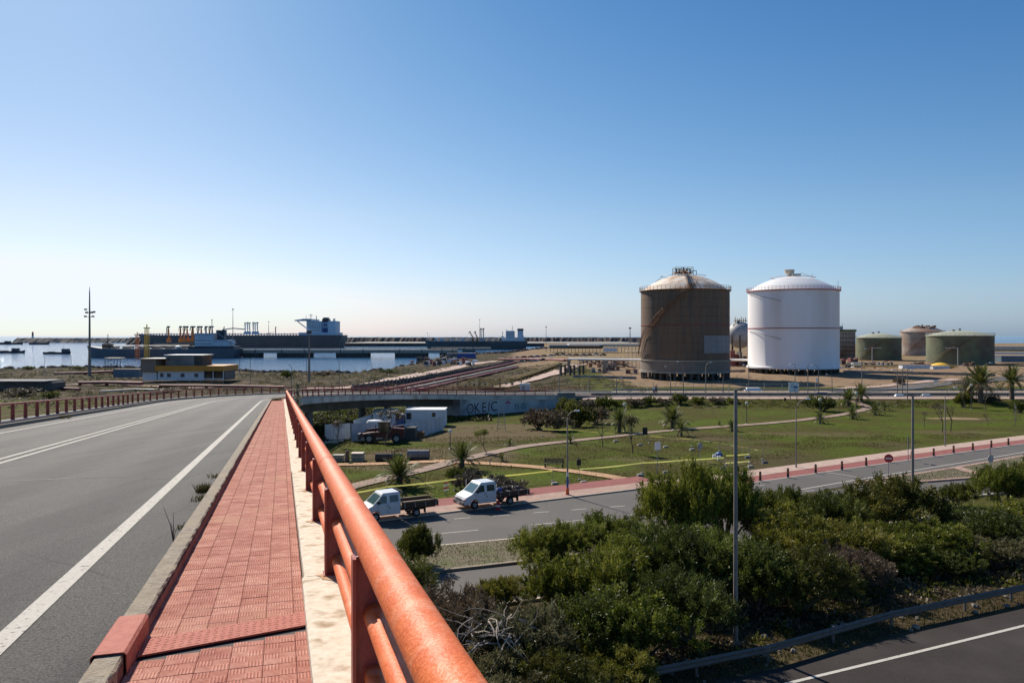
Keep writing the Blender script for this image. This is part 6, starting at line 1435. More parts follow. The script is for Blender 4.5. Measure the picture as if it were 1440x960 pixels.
# tank yard clutter
def crate_row(name, label, cat, px0, px1, yb, yt, Y, m, n_, dep=3):
    z0 = zat(yb, Y); A = thing(name, label, cat, (at(px0, Y), Y, z0)); w_ = (at(px1, Y)-at(px0, Y))/n_; h = zat(yt, Y)-z0
    for i in range(n_): MB().box((w_*(i+.5), dep/2, h/2-.2), (w_-.08, dep, h+.4)).build('panel', M[m], A)
    MB().box((w_*n_/2, dep/2, h+.06), (w_*n_+.2, dep+.2, .12)).build('coping', M['conc_grey'], A); return A
crate_row('pale_tank_row', 'row of pale blue-grey box tanks in front of the green tanks', 'tanks', 1269, 1308, 521.5, 513.5, 290, 'bluegrey2' if 'bluegrey2' in M else 'cabin', 6)
crate_row('pale_tank_row', 'shorter row of pale box tanks under the yellow dome', 'tanks', 1312, 1336, 522, 515, 290, 'cabin', 4)
crate_row('blue_grey_cabinet', 'small blue-grey cabinet right of the white tank', 'cabinet', 1201, 1211, 518, 510, 300, 'cabin', 1)
crate_row('bund_wall', 'low brown bund wall running in front of the green tanks', 'wall', 1185, 1400, 516, 512.5, 325, 'rust', 16, .5)
x, y, z = at(1322, 300), 300, zat(515.5, 300); A = thing('yellow_dome_cover', 'yellow domed cover with a walkway in front of the widest green tank', 'cover', (x, y, z)); MB().lathe([(3.6, -1), (3.6, .2), (2.9, .9), (1.6, 1.4), (.02, 1.6)], 16).build('dome', M['yellow'], A, True); mb = MB(); ubox(mb, -6, 5, -1, 1, -.3, 0); ubox(mb, 2, 4.4, -1.4, 1.4, -.6, .4); mb.build('walkway', M['yellow'], A)
crate_row('sand_ridge', 'long pale warehouse roof at the right edge beyond the tanks', 'building', 1395, 1470, 492, 487, 620, 'pipe_cream', 1, 30)
crate_row('long_shed', 'long low bluish shed at the right edge behind the palms', 'building', 1408, 1480, 508, 500.5, 340, 'bluegrey', 8, 8)
crate_row('sand_ridge', 'low pale quay wall at the right edge in front of the open sea', 'wall', 1397, 1500, 499, 495.5, 520, 'white', 6, 8)
# sheds at the basin corner
crate_row('blue_shed', 'row of blue containers at the corner of the basin', 'containers', 643, 669, 504, 496.8, 500, 'blue', 4, 5)
crate_row('grey_shed', 'grey shed left of the blue containers', 'shed', 628, 643, 503, 497, 505, 'conc_grey', 2, 5)
rs = random.Random(12)
A = thing('scrap_heap', 'heap of scrap, crates and rocks on the corner of the basin', 'scrap', (*G(620, 512)[:2], -2))
for i in range(70): MB().box((rs.uniform(-16, 18), rs.uniform(-30, 60), rs.uniform(.2, 1.6)), (rs.uniform(.8, 3), rs.uniform(.8, 3), rs.uniform(.8, 2.6)), rs.uniform(0, 3), rs.uniform(.6, 1)).build('scrap_piece', M[rs.choice(['conc_dark', 'pipe_red', 'white', 'brick', 'brick', 'cabin', 'rust'])], A)
# shoreline rocks
smr = []
for k in range(3):
    mb = MB(); mb.lathe([(.0, -.6), (.9, -.4), (1, .1), (.6, .6), (.02, .7)], 6); mb.v = [(v[0]*rs.uniform(.7, 1.2), v[1]*rs.uniform(.7, 1.2), v[2]*rs.uniform(.7, 1.1)) for v in mb.v]; smr.append(mb)
mb = MB()
for i in range(1300):
    x = rs.uniform(-240, 40); s_ = float(shore(x)); y = s_+rs.uniform(-9, 3); b0 = smr[i % 3]; k_ = rs.uniform(.5, 1.5)*(1+(y-300)/500); n0 = len(mb.v); a = rs.uniform(0, 6)
    z = HZ(x, y)+.1; mb.v += [(x+(v[0]*math.cos(a)-v[1]*math.sin(a))*k_, y+(v[0]*math.sin(a)+v[1]*math.cos(a))*k_, z+v[2]*k_) for v in b0.v]; mb.f += [tuple(q+n0 for q in f) for f in b0.f]
tag(mb.build('shore_rocks', M['brick']), kind='stuff')
# ---------------------------------------------------------------- harbour building
Yb = 243; x0 = at(225, Yb); zb = -1.35; A = thing('harbour_building', 'low harbour office with an ochre roof band, grey upper storey and glazed corner', 'building', (at(200, Yb), Yb, zb)); ox = at(200, Yb)
X = lambda px: at(200+(px-200)*.875, Yb)-ox
Z = lambda py: zat(py, Yb)-zb
mb = MB(); ubox(mb, X(225), X(298), 0, 11, 0, Z(521.5)); mb.build('wall', M['cabin'], A); mb = MB(); ubox(mb, X(223), X(333), -1.2, 12, Z(521.3), Z(514)); mb.build('roof_band', M['ochreband'], A)
mb = MB(); ubox(mb, X(233), X(279), 2, 10, Z(514), Z(500.5)); mb.build('upper_storey', M['conc_grey'], A); mb = MB(); ubox(mb, X(279.3), X(292), 2, 10, Z(514), Z(500)); mb.build('stair_tower', M['conc_dark'], A)
mb = MB(); ubox(mb, X(231), X(294), 1.4, 10.6, Z(500), Z(499)); mb.build('roof_slab', M['white'], A); mb = MB(); ubox(mb, X(200), X(224.5), -1, 9, Z(523), Z(505)); mb.build('left_block', M['tank_lower'], A); mb = MB(); ubox(mb, X(201), X(223), 0, 9, 0, Z(523.2)); mb.build('lower_wall', M['cabin'], A)
mb = MB(); ubox(mb, X(198), X(240), -1.6, 9.6, Z(505), Z(503.8)); mb.build('roof_slab', M['greydark'], A)
for i in range(4): mb = MB(); ubox(mb, X(301+i*7.4), X(307.6+i*7.4), .6, .8, .4, Z(522)); mb.build('window', M['glass'], A)
mb = MB(); ubox(mb, X(299), X(331), .9, 10, 0, Z(521.6)); mb.build('glazed_corner', M['greydark'], A)
for a_, b_, c_, d_ in ((229, 234, 530, 524.5), (240, 246, 530, 525), (262, 268, 530, 525), (284, 290, 530, 525)): mb = MB(); ubox(mb, X(a_), X(b_), -.08, -.005, Z(c_), Z(d_)); mb.build('window', M['greydark'], A)
mb = MB(); ubox(mb, X(299), X(332), -.5, -.3, Z(533), Z(531.7)); mb.build('balustrade', M['white'], A)
for px in (299.5, 315, 331.5): mb = MB(); ubox(mb, X(px)-.1, X(px)+.1, -.6, -.4, 0, Z(521)); mb.build('column', M['white'], A)
crate_row('blue_grey_container', 'long blue-grey container left of the harbour building', 'container', 159, 195, 529, 519.5, 262, 'bluegrey', 3, 3)
A = crate_row('dark_shed', 'long low dark open shed at the far left over the railing', 'shed', -30, 74, 546, 538.5, 205, 'greydark', 8, 6)
MB().box((8, 2, 2.0), (22, 9, .25)).build('roof', M['conc_grey'], A)
Yk = 330; A = thing('shore_canopy', 'small tan canopy on posts on the shore right of the tall mast', 'canopy', (at(146, Yk), Yk, -2)); mb = MB(); ubox(mb, 0, at(169, Yk)-at(146, Yk), 0, 5, zat(505, Yk)+2, zat(503, Yk)+2); mb.build('roof', M['pipe_cream'], A)
for i in range(6): mb = MB(); ubox(mb, .3+i*1.3, .5+i*1.3, .2, .4, 0, zat(505, Yk)+2); mb.build('column', M['greydark'], A)
A = thing('site_hut', 'small white hut behind the far bridge beside the pale road', 'hut', (*G(738, 549)[:2], -1.9)); MB().box((0, 0, 1.1), (2.6, 2, 2.2)).build('wall', M['white'], A); MB().box((0, 0, 2.26), (2.9, 2.3, .12)).build('roof', M['grey'], A); MB().box((-.4, -1.01, 1), (.7, .04, 1.7)).build('door', M['grey'], A)
# parked cars on the quay
rs = random.Random(3)
cm = {}
def car_parts(col):
    if col in cm: return cm[col]
    m = {'white': M['white'], 'dark': M['greydark'], 'silver': M['grey'], 'red': M['machine_red'], 'blue': M['shipblue']}[col]
    b1 = MB().prism([(0, .3), (0, .8), (.9, .9), (3.9, .95), (4.3, .85), (4.3, .3)], -.85, .85).mesh('body', m); b2 = MB().prism([(.9, .9), (1.5, 1.42), (3.2, 1.45), (3.9, .95)], -.75, .75).mesh('cabin', M['glass'])
    b3 = MB(); 
    for x in (.8, 3.4):
        for y in (-.8, .8): b3.tube([(x, y-.08, .32), (x, y+.08, .32)], .32, 8)
    cm[col] = (b1, b2, b3.mesh('wheels', M['black'])); return cm[col]
ords = ['first','second','third','fourth','fifth','sixth','seventh','eighth','ninth','tenth','eleventh','twelfth','thirteenth','fourteenth','fifteenth','sixteenth']
for row, (Y, yb, pa, st, n_) in enumerate(((470, 501, 704, 9.2, 16), (400, 507.5, 716, 10.5, 6))):
    for i in range(n_):
        col = rs.choice(['white', 'dark', 'silver', 'dark', 'blue', 'red', 'silver']); px = pa+i*st+rs.uniform(-1.2, 1.2); x = at(px, Y)
        t = thing('parked_car', f'{col} car, {ords[i]} from the left in the {"far" if row == 0 else "near"} row parked on the quay', 'car', (x, Y+rs.uniform(-3, 3), HZ(x, Y)+.05), rs.uniform(-.15, .15), 'cars parked on the distant quay')
        for me_, nm in zip(car_parts(col), ('body', 'cabin', 'wheels')): link(bpy.data.objects.new(nm, me_), t)

# plant and bund clutter of the tank yard
rs = random.Random(21)
for i, (px, Y, w_, h, lb) in enumerate(((806,270,5,2.2,'rusty pump skid left of the pale pipe piers'),(846,262,6,2.6,'pump skid with pipes under the white elevated pipeline'),(866,275,7,3.4,'pipe skid just left of the rusty tank foot'),(889,255,4,2.4,'small pump skid at the left foot of the rusty tank'),(1192,300,6,2.0,'pump skid right of the white tank foot'),(1222,318,7,1.8,'low pump skid before the smaller green tank'),(1246,322,6,2.2,'pump skid at the right foot of the smaller green tank'),(1290,318,7,1.6,'low pump skid before the mottled tank'),(1362,318,6,2.0,'pump skid at the right foot of the widest green tank'))):
    x = at(px, Y); A = thing('pump_skid', lb, 'plant', (x, Y, HZ(x, Y)))
    for k in range(5): MB().tube([(rs.uniform(-w_/2, w_/2), rs.uniform(-1, 1), 0), (rs.uniform(-w_/2, w_/2), 0, rs.uniform(.5, h)), (rs.uniform(-w_/2, w_/2), 0, rs.uniform(.5, h))], rs.uniform(.08, .2), 6).build('pipe', M[rs.choice(['rust', 'pipe_red', 'pipe_cream', 'grey'])], A)
    for k in range(4): MB().box((rs.uniform(-w_/2, w_/2), rs.uniform(-1, 1), h*.25), (rs.uniform(.5, 1.5), 1.0, h*rs.uniform(.4, .8)), 0, .9).build('pump_housing', M[rs.choice(['rust', 'conc_dark', 'bluegrey', 'greydark'])], A)
    MB().box((0, 0, .1), (w_, 3, .3)).build('skid_base', M['conc_grey'], A)
for lb, pix in (('low grey bund wall behind the sand left of the rusty tank', [(806,531),(850,532),(895,533)]), ('low grey wall running between the two big tanks', [(1028,523),(1048,523)]), ('low wall from the white tank to the palms', [(1186,524),(1250,525),(1330,527),(1400,529)])):
    P = [G(*p) for p in pix]; o0 = Vector(P[0]); A = thing('bund_wall', lb, 'wall', tuple(o0))
    for a_, b_ in zip(P[:-1], P[1:]):
        a_, b_ = Vector(a_), Vector(b_); L_ = (b_-a_).length; k_ = max(1, int(L_/4))
        for i in range(k_): c = a_.lerp(b_, (i+.5)/k_)-o0; MB().box((c.x, c.y, c.z+.3), (L_/k_-.06, .25, 1.0), math.atan2(b_.y-a_.y, b_.x-a_.x)).build('wall_panel', M['conc_grey'], A)

# ================================================================ TRUCKS
U = Vector((.8725, .4886, 0)); NN = Vector((.4886, -.8725, 0))
def wheel(par, x, y, r_=.34, w_=.22, z=None):
    z = r_ if z is None else z
    o = MB().lathe([(.1, -w_/2), (r_*.8, -w_/2), (r_, -w_*.3), (r_, w_*.3), (r_*.8, w_/2), (.1, w_/2)], 20).build('wheel', M['black'], par, True); o.rotation_euler = (R(90), 0, 0); o.location = (x, y, z)
    h = MB().lathe([(.01, -w_/2-.012), (r_*.5, -w_/2-.012), (r_*.55, -w_/2+.02)], 14).build('rim', M['grey'], o, True); MB().lathe([(.01, w_/2+.012), (r_*.5, w_/2+.012), (r_*.55, w_/2-.02)], 14).build('rim', M['grey'], o, True); return o
M['truckwhite'] = mat('white_truck_paint', (.74,.75,.75), (.66,.67,.67), 1.5, .3, co='Object', spec=.6)
def truck(loc, rz, label, load):
    """front points to local -x (nose at x=0)"""
    T = thing('flatbed_truck', label, 'truck', loc, rz, 'white crew cab flatbed trucks parked at the pavement')
    prof = [(0.0,.42),(-.02,.62),(.06,.86),(.22,1.02),(.92,1.24),(1.00,1.27)]
    cab = MB(); wl_, wu = .98, .80
    # lower body: profile prism, upper: tapered greenhouse
    low = [(.0,.42),(-.03,.60),(.03,.86),(.14,1.02),(.72,1.27),(2.98,1.30),(2.98,.42),(1.33,.42),(1.28,.66),(1.08,.80),(.84,.80),(.64,.66),(.58,.42)]
    cab.prism(low, -wl_, wl_); cb = cab.build('cab_body', M['truckwhite'], T)
    bv = cb.modifiers.new('b', 'BEVEL'); bv.width = .05; bv.segments = 2; bv.limit_method = 'ANGLE'; bv.angle_limit = R(50)
    g = MB(); a_ = [(.74,1.272),(1.50,2.00),(2.95,2.03),(2.98,1.302)]
    def W(z): return wl_-.02-(z-1.27)*.2
    vs = [(x, -W(z), z) for x, z in a_]+[(x, W(z), z) for x, z in a_]; g.v = vs; g.f = [(0,3,2,1), (4,5,6,7), (0,1,5,4), (1,2,6,5), (2,3,7,6)]
    g.build('greenhouse', M['truckwhite'], T)
    rf = MB(); rf.v = [(1.46,-.83,2.00),(2.97,-.83,2.03),(2.97,.83,2.03),(1.46,.83,2.00),(1.60,-.74,2.10),(2.90,-.76,2.12),(2.90,.76,2.12),(1.60,.74,2.10)]; rf.f = [(0,1,5,4),(1,2,6,5),(2,3,7,6),(3,0,4,7),(4,5,6,7)]; rf.build('roof', M['truckwhite'], T)
    def P(x, z, s, off=.012): return (x, s*(W(z)+off), z)
    ws = MB(); ws.quad((.81,-.83,1.335),(.81,.83,1.335),(1.42,.72,1.925),(1.42,-.72,1.925)); ws.v = [(x-.012, y, z+.010) for x, y, z in ws.v]; ws.build('windscreen', M['windscreen'], T)
    for s in (-1, 1):
        m1 = MB(); m1.poly([P(.98,1.36,s), P(1.86,1.36,s), P(1.86,1.90,s), P(1.50,1.90,s)][::s]); m1.build('side_window', M['glass'], T)
        m1 = MB(); m1.poly([P(2.10,1.38,s), P(2.82,1.38,s), P(2.82,1.90,s), P(2.10,1.90,s)][::s]); m1.build('side_window', M['glass'], T)
        mb = MB(); mb.box((1.98, s*(wl_+.004), .93), (.012, .01, .84)); mb.box((2.93, s*(wl_+.004), .93), (.012, .01, .84)); mb.box((1.06, s*(wl_+.004), 1.08), (.012, .01, .34)); mb.build('door_seam', M['greydark'], T)
        mb = MB(); mb.box((1.88, s*(wl_+.012), 1.16), (.14, .03, .04)); mb.build('door_handle', M['black'], T); mb = MB(); mb.box((2.1, s*(wl_+.01), .98), (.09, .02, .09)); mb.build('fuel_flap', M['black'], T)
        mb = MB(); mb.box((1.18, s*(wl_+.12), 1.48), (.10, .16, .28)); mb.build('wing_mirror', M['black'], T)
        mb = MB(); mb.box((-.005, s*.70, .80), (.10, .34, .17), 0); o = mb.build('headlight', M['glasslamp'], T)
        mb = MB(); mb.box((.03, s*.93, .80), (.12, .07, .15)); mb.build('indicator', M['orange_plastic'], T)
        wheel(T, .96, s*.84); wheel(T, 4.33, s*.80, .34, .30)
    mb = MB(); mb.box((-.05, 0, .50), (.16, 1.9, .24)); mb.build('bumper', M['greydark'], T); mb = MB(); mb.box((-.03, 0, .80), (.05, .92, .15)); mb.build('grille', M['greydark'], T)
    mb = MB(); mb.box((-.135, 0, .50), (.01, .50, .11)); mb.build('number_plate', M['white'], T)
    mb = MB(); mb.box((4.5, -.35, .62), (3.4, .09, .16)); mb.box((4.5, .35, .62), (3.4, .09, .16)); mb.box((4.9, 0, .55), (.5, .9, .2)); mb.box((3.5, .72, .55), (.5, .35, .3)); mb.box((5.1, -.75, .5), (.07, .3, .5)); mb.build('chassis', M['black'], T)
    mb = MB(); mb.box((4.62, 0, .82), (3.06, 2.04, .10)); mb.build('flatbed', M['bed_brown'], T)
    for s in (-1, 1):
        mb = MB(); mb.box((4.62, s*1.035, 1.02), (3.06, .035, .34)); mb.box((4.62, s*1.035, 1.20), (3.06, .05, .03)); b_ = mb.build('dropside', M['bed_brown'], T)
        for i in range(4): mb = MB(); mb.box((3.3+i*.88, s*1.057, 1.0), (.05, .02, .36)); mb.build('dropside_latch', M['grey'], T)
    mb = MB(); mb.box((6.17, 0, 1.02), (.035, 2.0, .34)); mb.build('tailgate', M['bed_brown'], T)
    mb = MB()
    for y in (-.98, -.33, .33, .98): mb.box((3.10, y, 1.5), (.05, .05, 1.3))
    for z in (1.3, 1.65, 2.0, 2.14): mb.box((3.10, 0, z), (.04, 2.0, .04))
    mb.build('headboard', M['greydark'], T)
    for s in (-1, 1): mb = MB(); mb.box((6.2, s*.8, .76), (.06, .26, .12)); mb.build('tail_light', M['signred'], T)
    return T
M['glasslamp'] = mat('headlight_glass', (.55,.57,.58), rough=.1, spec=.8)
rzT = math.atan2(U.y, U.x)
fw_ = G(667, 715.5, .12); TS = .88
c2 = Vector((fw_[0], fw_[1], 0))-NN*.84*TS-U*.96*TS; c1 = c2-U*7.55-NN*(-.1)
T2 = truck((c2.x, c2.y, .12), rzT, 'white crew cab flatbed truck in full view, piled with dark scrap, red barrel beside it', 1)
T1 = truck((c1.x, c1.y, .12), rzT, 'white crew cab flatbed truck partly hidden by the orange railing, planks on its bed', 0)
def at_truck(T, x, y, z): c = Vector(T.location); x, y, z = x*TS, y*TS, z*TS; return tuple(c+U*x+Vector((-U.y, U.x, 0))*y+Vector((0, 0, z)))
for q_ in (T1, T2): q_.scale = (TS,)*3
# loads rest on the trucks: things of their own
rs = random.Random(6)
L2 = thing('scrap_load', 'dark tangled scrap and branches heaped on the bed of the second truck', 'load', at_truck(T2, 4.6, 0, .87), rzT)
for i in range(46):
    p = Vector((rs.uniform(-1.35, 1.35), rs.uniform(-.85, .85), rs.uniform(.05, .45))); q = p+Vector((rs.uniform(-.7, .7), rs.uniform(-.5, .5), rs.uniform(-.05, .4)))
    MB().tube([tuple(p), tuple((p+q)/2+Vector((0, 0, .08))), tuple(q)], rs.uniform(.012, .035), 5).build('scrap_piece', M[rs.choice(['greydark', 'bark', 'black', 'conc_dark', 'rust'])], L2)
for i in range(9): MB().box((rs.uniform(-1.2, 1.2), rs.uniform(-.8, .8), .2), (rs.uniform(.2, .6), rs.uniform(.2, .5), rs.uniform(.15, .5)), rs.uniform(0, 3)).build('scrap_piece', M[rs.choice(['greydark', 'black', 'bed_brown'])], L2)
t = MB().lathe([(.01, 0), (.22, 0), (.24, .25), (.12, .38), (.01, .4)], 10).build('sack', M['blue']); t.location = at_truck(T2, 3.45, -.55, 1.05); tag(t, 'small blue and white bag at the front of the second truck bed', 'bag')
L1 = thing('plank_load', 'stack of weathered planks lying along the bed of the first truck', 'load', at_truck(T1, 4.6, 0, .87), rzT)
for i in range(7): MB().box((rs.uniform(-.08, .08), -.82+i*.27, .06+.02*(i % 2)), (2.85, .2, .06), rs.uniform(-.01, .01)).build('plank', M['wood'], L1)
for y, z in ((-.93, .40), (-.7, .30), (.5, .42)): MB().box((0, y, z), (2.9, .10, .07)).build('plank', M['wood'], L1)
F1 = thing('rear_rack', 'thin yellow-grey rack frame standing on the rear of the first truck bed', 'rack', at_truck(T1, 5.85, 0, .87), rzT)
for y in (-.9, -.45, .45, .9): MB().tube([(0, y, 0), (0, y, 1.35)], .02, 5).build('upright', M['pipe_yellow'], F1)
for z in (.7, 1.33): MB().tube([(0, -.9, z), (0, .9, z)], .02, 5).build('crossbar', M['pipe_yellow'], F1)
p = at_truck(T2, 2.85, -1.5, -.12); A = thing('barrel', 'red and white striped barrel standing beside the second truck', 'barrel', (p[0], p[1], .02)); A.scale = (.75,)*3  # traffic cone, shaped as a short tapered drum
MB().lathe([(.01, 0), (.24, 0), (.22, .3)], 14).build('base', M['signred'], A, True); MB().lathe([(.22, .3), (.20, .48)], 14).build('white_band', M['white'], A, True); MB().lathe([(.20, .48), (.18, .85), (.01, .86)], 14).build('top', M['signred'], A, True)

# ---------------------------------------------------------------- bollards on the cycle path
def bollard_parts():
    b = MB().lathe([(.11, 0), (.10, .75), (.09, .8), (.01, .83)], 12).mesh('post', M['black']); a = MB().lathe([(.112, .40), (.111, .48)], 12).mesh('band', M['bollard_band']); c = MB().lathe([(.109, .58), (.108, .66)], 12).mesh('band', M['bollard_band']); return b, a, c
bp3 = bollard_parts(); BL = [(1029,686),(1069,676.5),(1108,671.5),(1147,665.5),(1184,660.8),(1218,655.3),(1250,650.3),(1282,646),(1313,641.5),(1341,637.3),(1368,633.5),(1394,629.6),(1418,626.4)]
od = ['first','second','third','fourth','fifth','sixth','seventh','eighth','ninth','tenth','eleventh','twelfth','thirteenth']
for i, (px, py) in enumerate(BL):
    p = G(px, py); t = thing('bollard', f'black bollard with amber bands, {od[i]} from the left along the red cycle path', 'bollard', (p[0], p[1], p[2]+.05), 0, 'bollards along the cycle path')
    for me_, nm in zip(bp3, ('post', 'band', 'band')): link(bpy.data.objects.new(nm, me_), t)
# ---------------------------------------------------------------- signs
def disc(mb, r_, y, z, n_=24, th=.02):
    i = len(mb.v)
    for yy in (y, y+th): mb.v += [(r_*math.cos(2*math.pi*k/n_), yy, z+r_*math.sin(2*math.pi*k/n_)) for k in range(n_)]
    mb.f += [tuple(i+k for k in range(n_)), tuple(i+2*n_-1-k for k in range(n_))]+[(i+(k+1) % n_, i+k, i+n_+k, i+n_+(k+1) % n_) for k in range(n_)]; return mb
def sign(px, py, h, label, kind, rz=0, Y=None):
    p = G(px, py) if Y is None else (at(px, Y), Y, HZ(at(px, Y), Y)); A = thing('road_sign', label, 'sign', p, rz); MB().tube([(0, 0, 0), (0, 0, h)], .035, 8).build('post', M['grey'], A, True); z = h-.32
    if kind == 'noentry': disc(MB(), .38, -.06, z).build('sign_face', M['signred'], A); MB().box((0, -.068, z), (.52, .015, .13)).build('sign_bar', M['white'], A)
    elif kind == 'round': disc(MB(), .34, -.06, z).build('sign_face', M['signred'], A); disc(MB(), .25, -.066, z, 24, .01).build('sign_centre', M['white'], A)
    elif kind == 'back': disc(MB(), .36, -.06, z).build('sign_face', M['grey'], A); 
    elif kind == 'tri': MB().prism([(-.4, z-.35), (.4, z-.35), (0, z+.35)], -.06, -.04).build('sign_face', M['greydark'], A); MB().prism([(-.28, z-.9), (.28, z-.9), (0, z-.42)], -.06, -.04).build('sign_face', M['greydark'], A)
    elif kind == 'rect': MB().box((0, -.05, z), (.6, .03, .7)).build('sign_face', M['white'], A)
    return A
sign(1249.5, 672, 2.1, 'round red no-entry sign with a white bar, beside the double lamp post', 'noentry', R(-10)); sign(1277, 649, 2.6, 'dark double sign on a thin post seen edge-on left of the double lamp post', 'tri', R(60)); sign(1392, 668, 2.6, 'round red-rimmed sign beside the light green bush', 'round', R(50))
sign(1392.5, 669, 1.9, 'second round sign mounted low behind the red-rimmed one', 'back', R(20)); sign(984, 649, 1.9, 'curved grey sign back beyond the tape in the field', 'back', R(30)); sign(924.5, 668, 3.0, 'small white sign on a thin post behind the tallest bush, left side', 'rect', R(20))
sign(1427.5, 598, 3.2, 'thin dark sign post at the right end of the lawn', 'tri', R(80)); sign(1149, 549, 2.8, 'small white sign on the far road right of the billboard', 'rect'); sign(1366, 557, 2.8, 'white round sign seen below the tall palm', 'back', R(0))
def board(px, py, Y, w_, z0, z1, label, m='white', legs=True, name='billboard', cat='sign'):
    x = at(px, Y); zg_ = HZ(x, Y); A = thing(name, label, cat, (x, Y, zg_)); MB().box((0, 0, (z0+z1)/2-zg_), (w_, .08, z1-z0)).build('panel', M[m], A)
    for s in (-.35, .35): MB().box((w_*s, .06, (z1-zg_)/2), (.12, .10, z1-zg_-.02)).build('post', M['greydark'], A)
    return A
Yb = 151; A = board(1116, 0, Yb, 1.85, zat(551, Yb), zat(537.5, Yb), 'white billboard on two dark posts with a blue vehicle picture and blue lettering strokes')
zc = zat(544.5, Yb)-A.location.z
mb = MB(); mb.prism([(-.05, zc-.12), (-.05, zc+.18), (.22, zc+.28), (.5, zc+.3), (.8, zc+.12), (.8, zc-.12)], -.052, -.045); mb.build('vehicle_picture', M['shipblue'], A)
mb = MB(); mb.box((-.45, -.05, zc+.35), (.5, .012, .08)); mb.box((-.35, -.05, zc+.1), (.5, .012, .07)); mb.box((.2, -.05, zc-.5), (.35, .012, .12)); mb.box((-.1, -.05, zc+.62), (.3, .012, .1)); mb.build('print_strokes', M['bluegrey'], A)
board(1156, 0, 162, 2.1, zat(556, 162), zat(551.5, 162), 'blue direction sign beside the far road right of the billboard', 'blue', name='direction_sign'); A = board(1321, 0, 176, 3.0, zat(553.5, 176), zat(547.5, 176), 'blue direction sign with white strokes at the road fork on the right', 'blue', name='direction_sign')
MB().box((-.9, -.06, 1.9), (.9, .02, .5)).build('print_strokes', M['white'], A)
p = G(907, 619); A = thing('notice_board', 'black notice board standing on the park path', 'board', p); MB().box((0, 0, 1.15), (.62, .06, .9)).build('panel', M['black'], A)
for s in (-.26, .26): MB().tube([(s, .04, 0), (s, .04, 1.4)], .03, 6).build('post', M['greydark'], A)
for px, py, lb in ((814, 659, 'dark litter bin beside the ochre path right of the bench'), (1104, 566, 'small bin on the verge below the billboard')):
    p = G(px, py); A = thing('litter_bin', lb, 'bin', p); MB().lathe([(.01, .35), (.2, .35), (.23, .9), (.2, .92), (.2, .88)], 12).build('bin_body', M['black'], A, True); MB().tube([(0, .24, 0), (0, .24, 1.0)], .03, 6).build('post', M['greydark'], A)
# bench
p = G(779, 658); A = thing('park_bench', 'dark slatted park bench facing the ochre path', 'bench', p, R(-8))
for i in range(4): MB().box((0, -.18+i*.12, .45), (1.9, .09, .035)).build('seat_slat', M['bark'], A)
for i in range(3): MB().box((0, .26+i*.015, .58+i*.14), (1.9, .03, .10)).build('back_slat', M['bark'], A)
for s in (-.85, .85): MB().box((s, 0, .22), (.1, .5, .44)).build('leg', M['black'], A); MB().box((s, .27, .62), (.08, .05, .5)).build('back_support', M['black'], A)
# ---------------------------------------------------------------- yellow tape barriers
def tape(label, pix, h=.95, wd=.11, post=True):
    """pix: tape points in the photo; the tape hangs h above the ground"""
    P = []
    for px, py in pix:
        Y = (HC-h+1)*F/(py-472)
        for _ in range(30): Y = .5*Y+.5*(HC-(HZ((px-720)/F*Y, Y)+h))*F/(py-472)
        x = (px-720)/F*Y; P.append((x, Y, HZ(x, Y)))
    o0 = Vector(P[0]); A = thing('tape_barrier', label, 'tape barrier', tuple(o0))
    for p in P if post else []:
        q = Vector(p)-o0; MB().tube([tuple(q), (q.x, q.y, q.z+h+.1)], .018, 6).build('post', M['grey'], A); MB().lathe([(.16, 0), (.14, .1), (.02, .12)], 8).build('foot', M['concrete'], A).location = q
    for a_, b_ in zip(P[:-1], P[1:]):
        a_, b_ = Vector(a_)-o0, Vector(b_)-o0; mb = MB(); n_ = 10
        for i in range(n_):
            f0, f1 = i/n_, (i+1)/n_; p0, p1 = a_.lerp(b_, f0), a_.lerp(b_, f1); d0, d1 = [h-.08*math.sin(math.pi*f)*min(1, (b_-a_).length/9) for f in (f0, f1)]
            tw0, tw1 = [.03*math.sin(f*9) for f in (f0, f1)]
            mb.quad((p0.x+tw0, p0.y, p0.z+d0-wd/2), (p1.x+tw1, p1.y, p1.z+d1-wd/2), (p1.x-tw1, p1.y, p1.z+d1+wd/2), (p0.x-tw0, p0.y, p0.z+d0+wd/2))
        mb.build('tape', M['tape'], A)
    return A
tape('long yellow tape running behind the two trucks', [(470,697),(545,684),(640,673.5),(777,661.5)]); tape('yellow tape from the ochre path rising right behind the tallest bush', [(815,659.5),(903,650.5),(963,646.5),(1018,643)])
tape('thin yellow tape across the upper field by the pink path', [(763,603.5),(805,604),(865,609.5)], .9, .08); tape('thin yellow tape sloping right beyond the notice board', [(913,612.5),(973,617),(1012,622.5),(1054,630),(1072,634)], .9, .08); tape('short upper piece of bright yellow tape beside the tall lamp post', [(1021,640.5),(1054,638)], .9, .11); tape('short lower piece of bright yellow tape beside the tall lamp post', [(1020,650.8),(1054,648)], .9, .11); tape('short faint tape beside the lawn right of the tall lamp post', [(1036,627),(1052,629.5)], .9, .08)
p = G(827, 604); A = thing('yellow_jacket_post', 'post hung with a bunch of yellow tape in the upper field', 'post', p); MB().tube([(0,0,0), (0,0,1.2)], .03, 6).build('post', M['wood'], A)
for i in range(7): MB().box((rs.uniform(-.35, .35), rs.uniform(-.1, .1), rs.uniform(.35, 1.2)), (.3, .02, .18), rs.uniform(-1, 1)).build('tape', M['tape'], A)
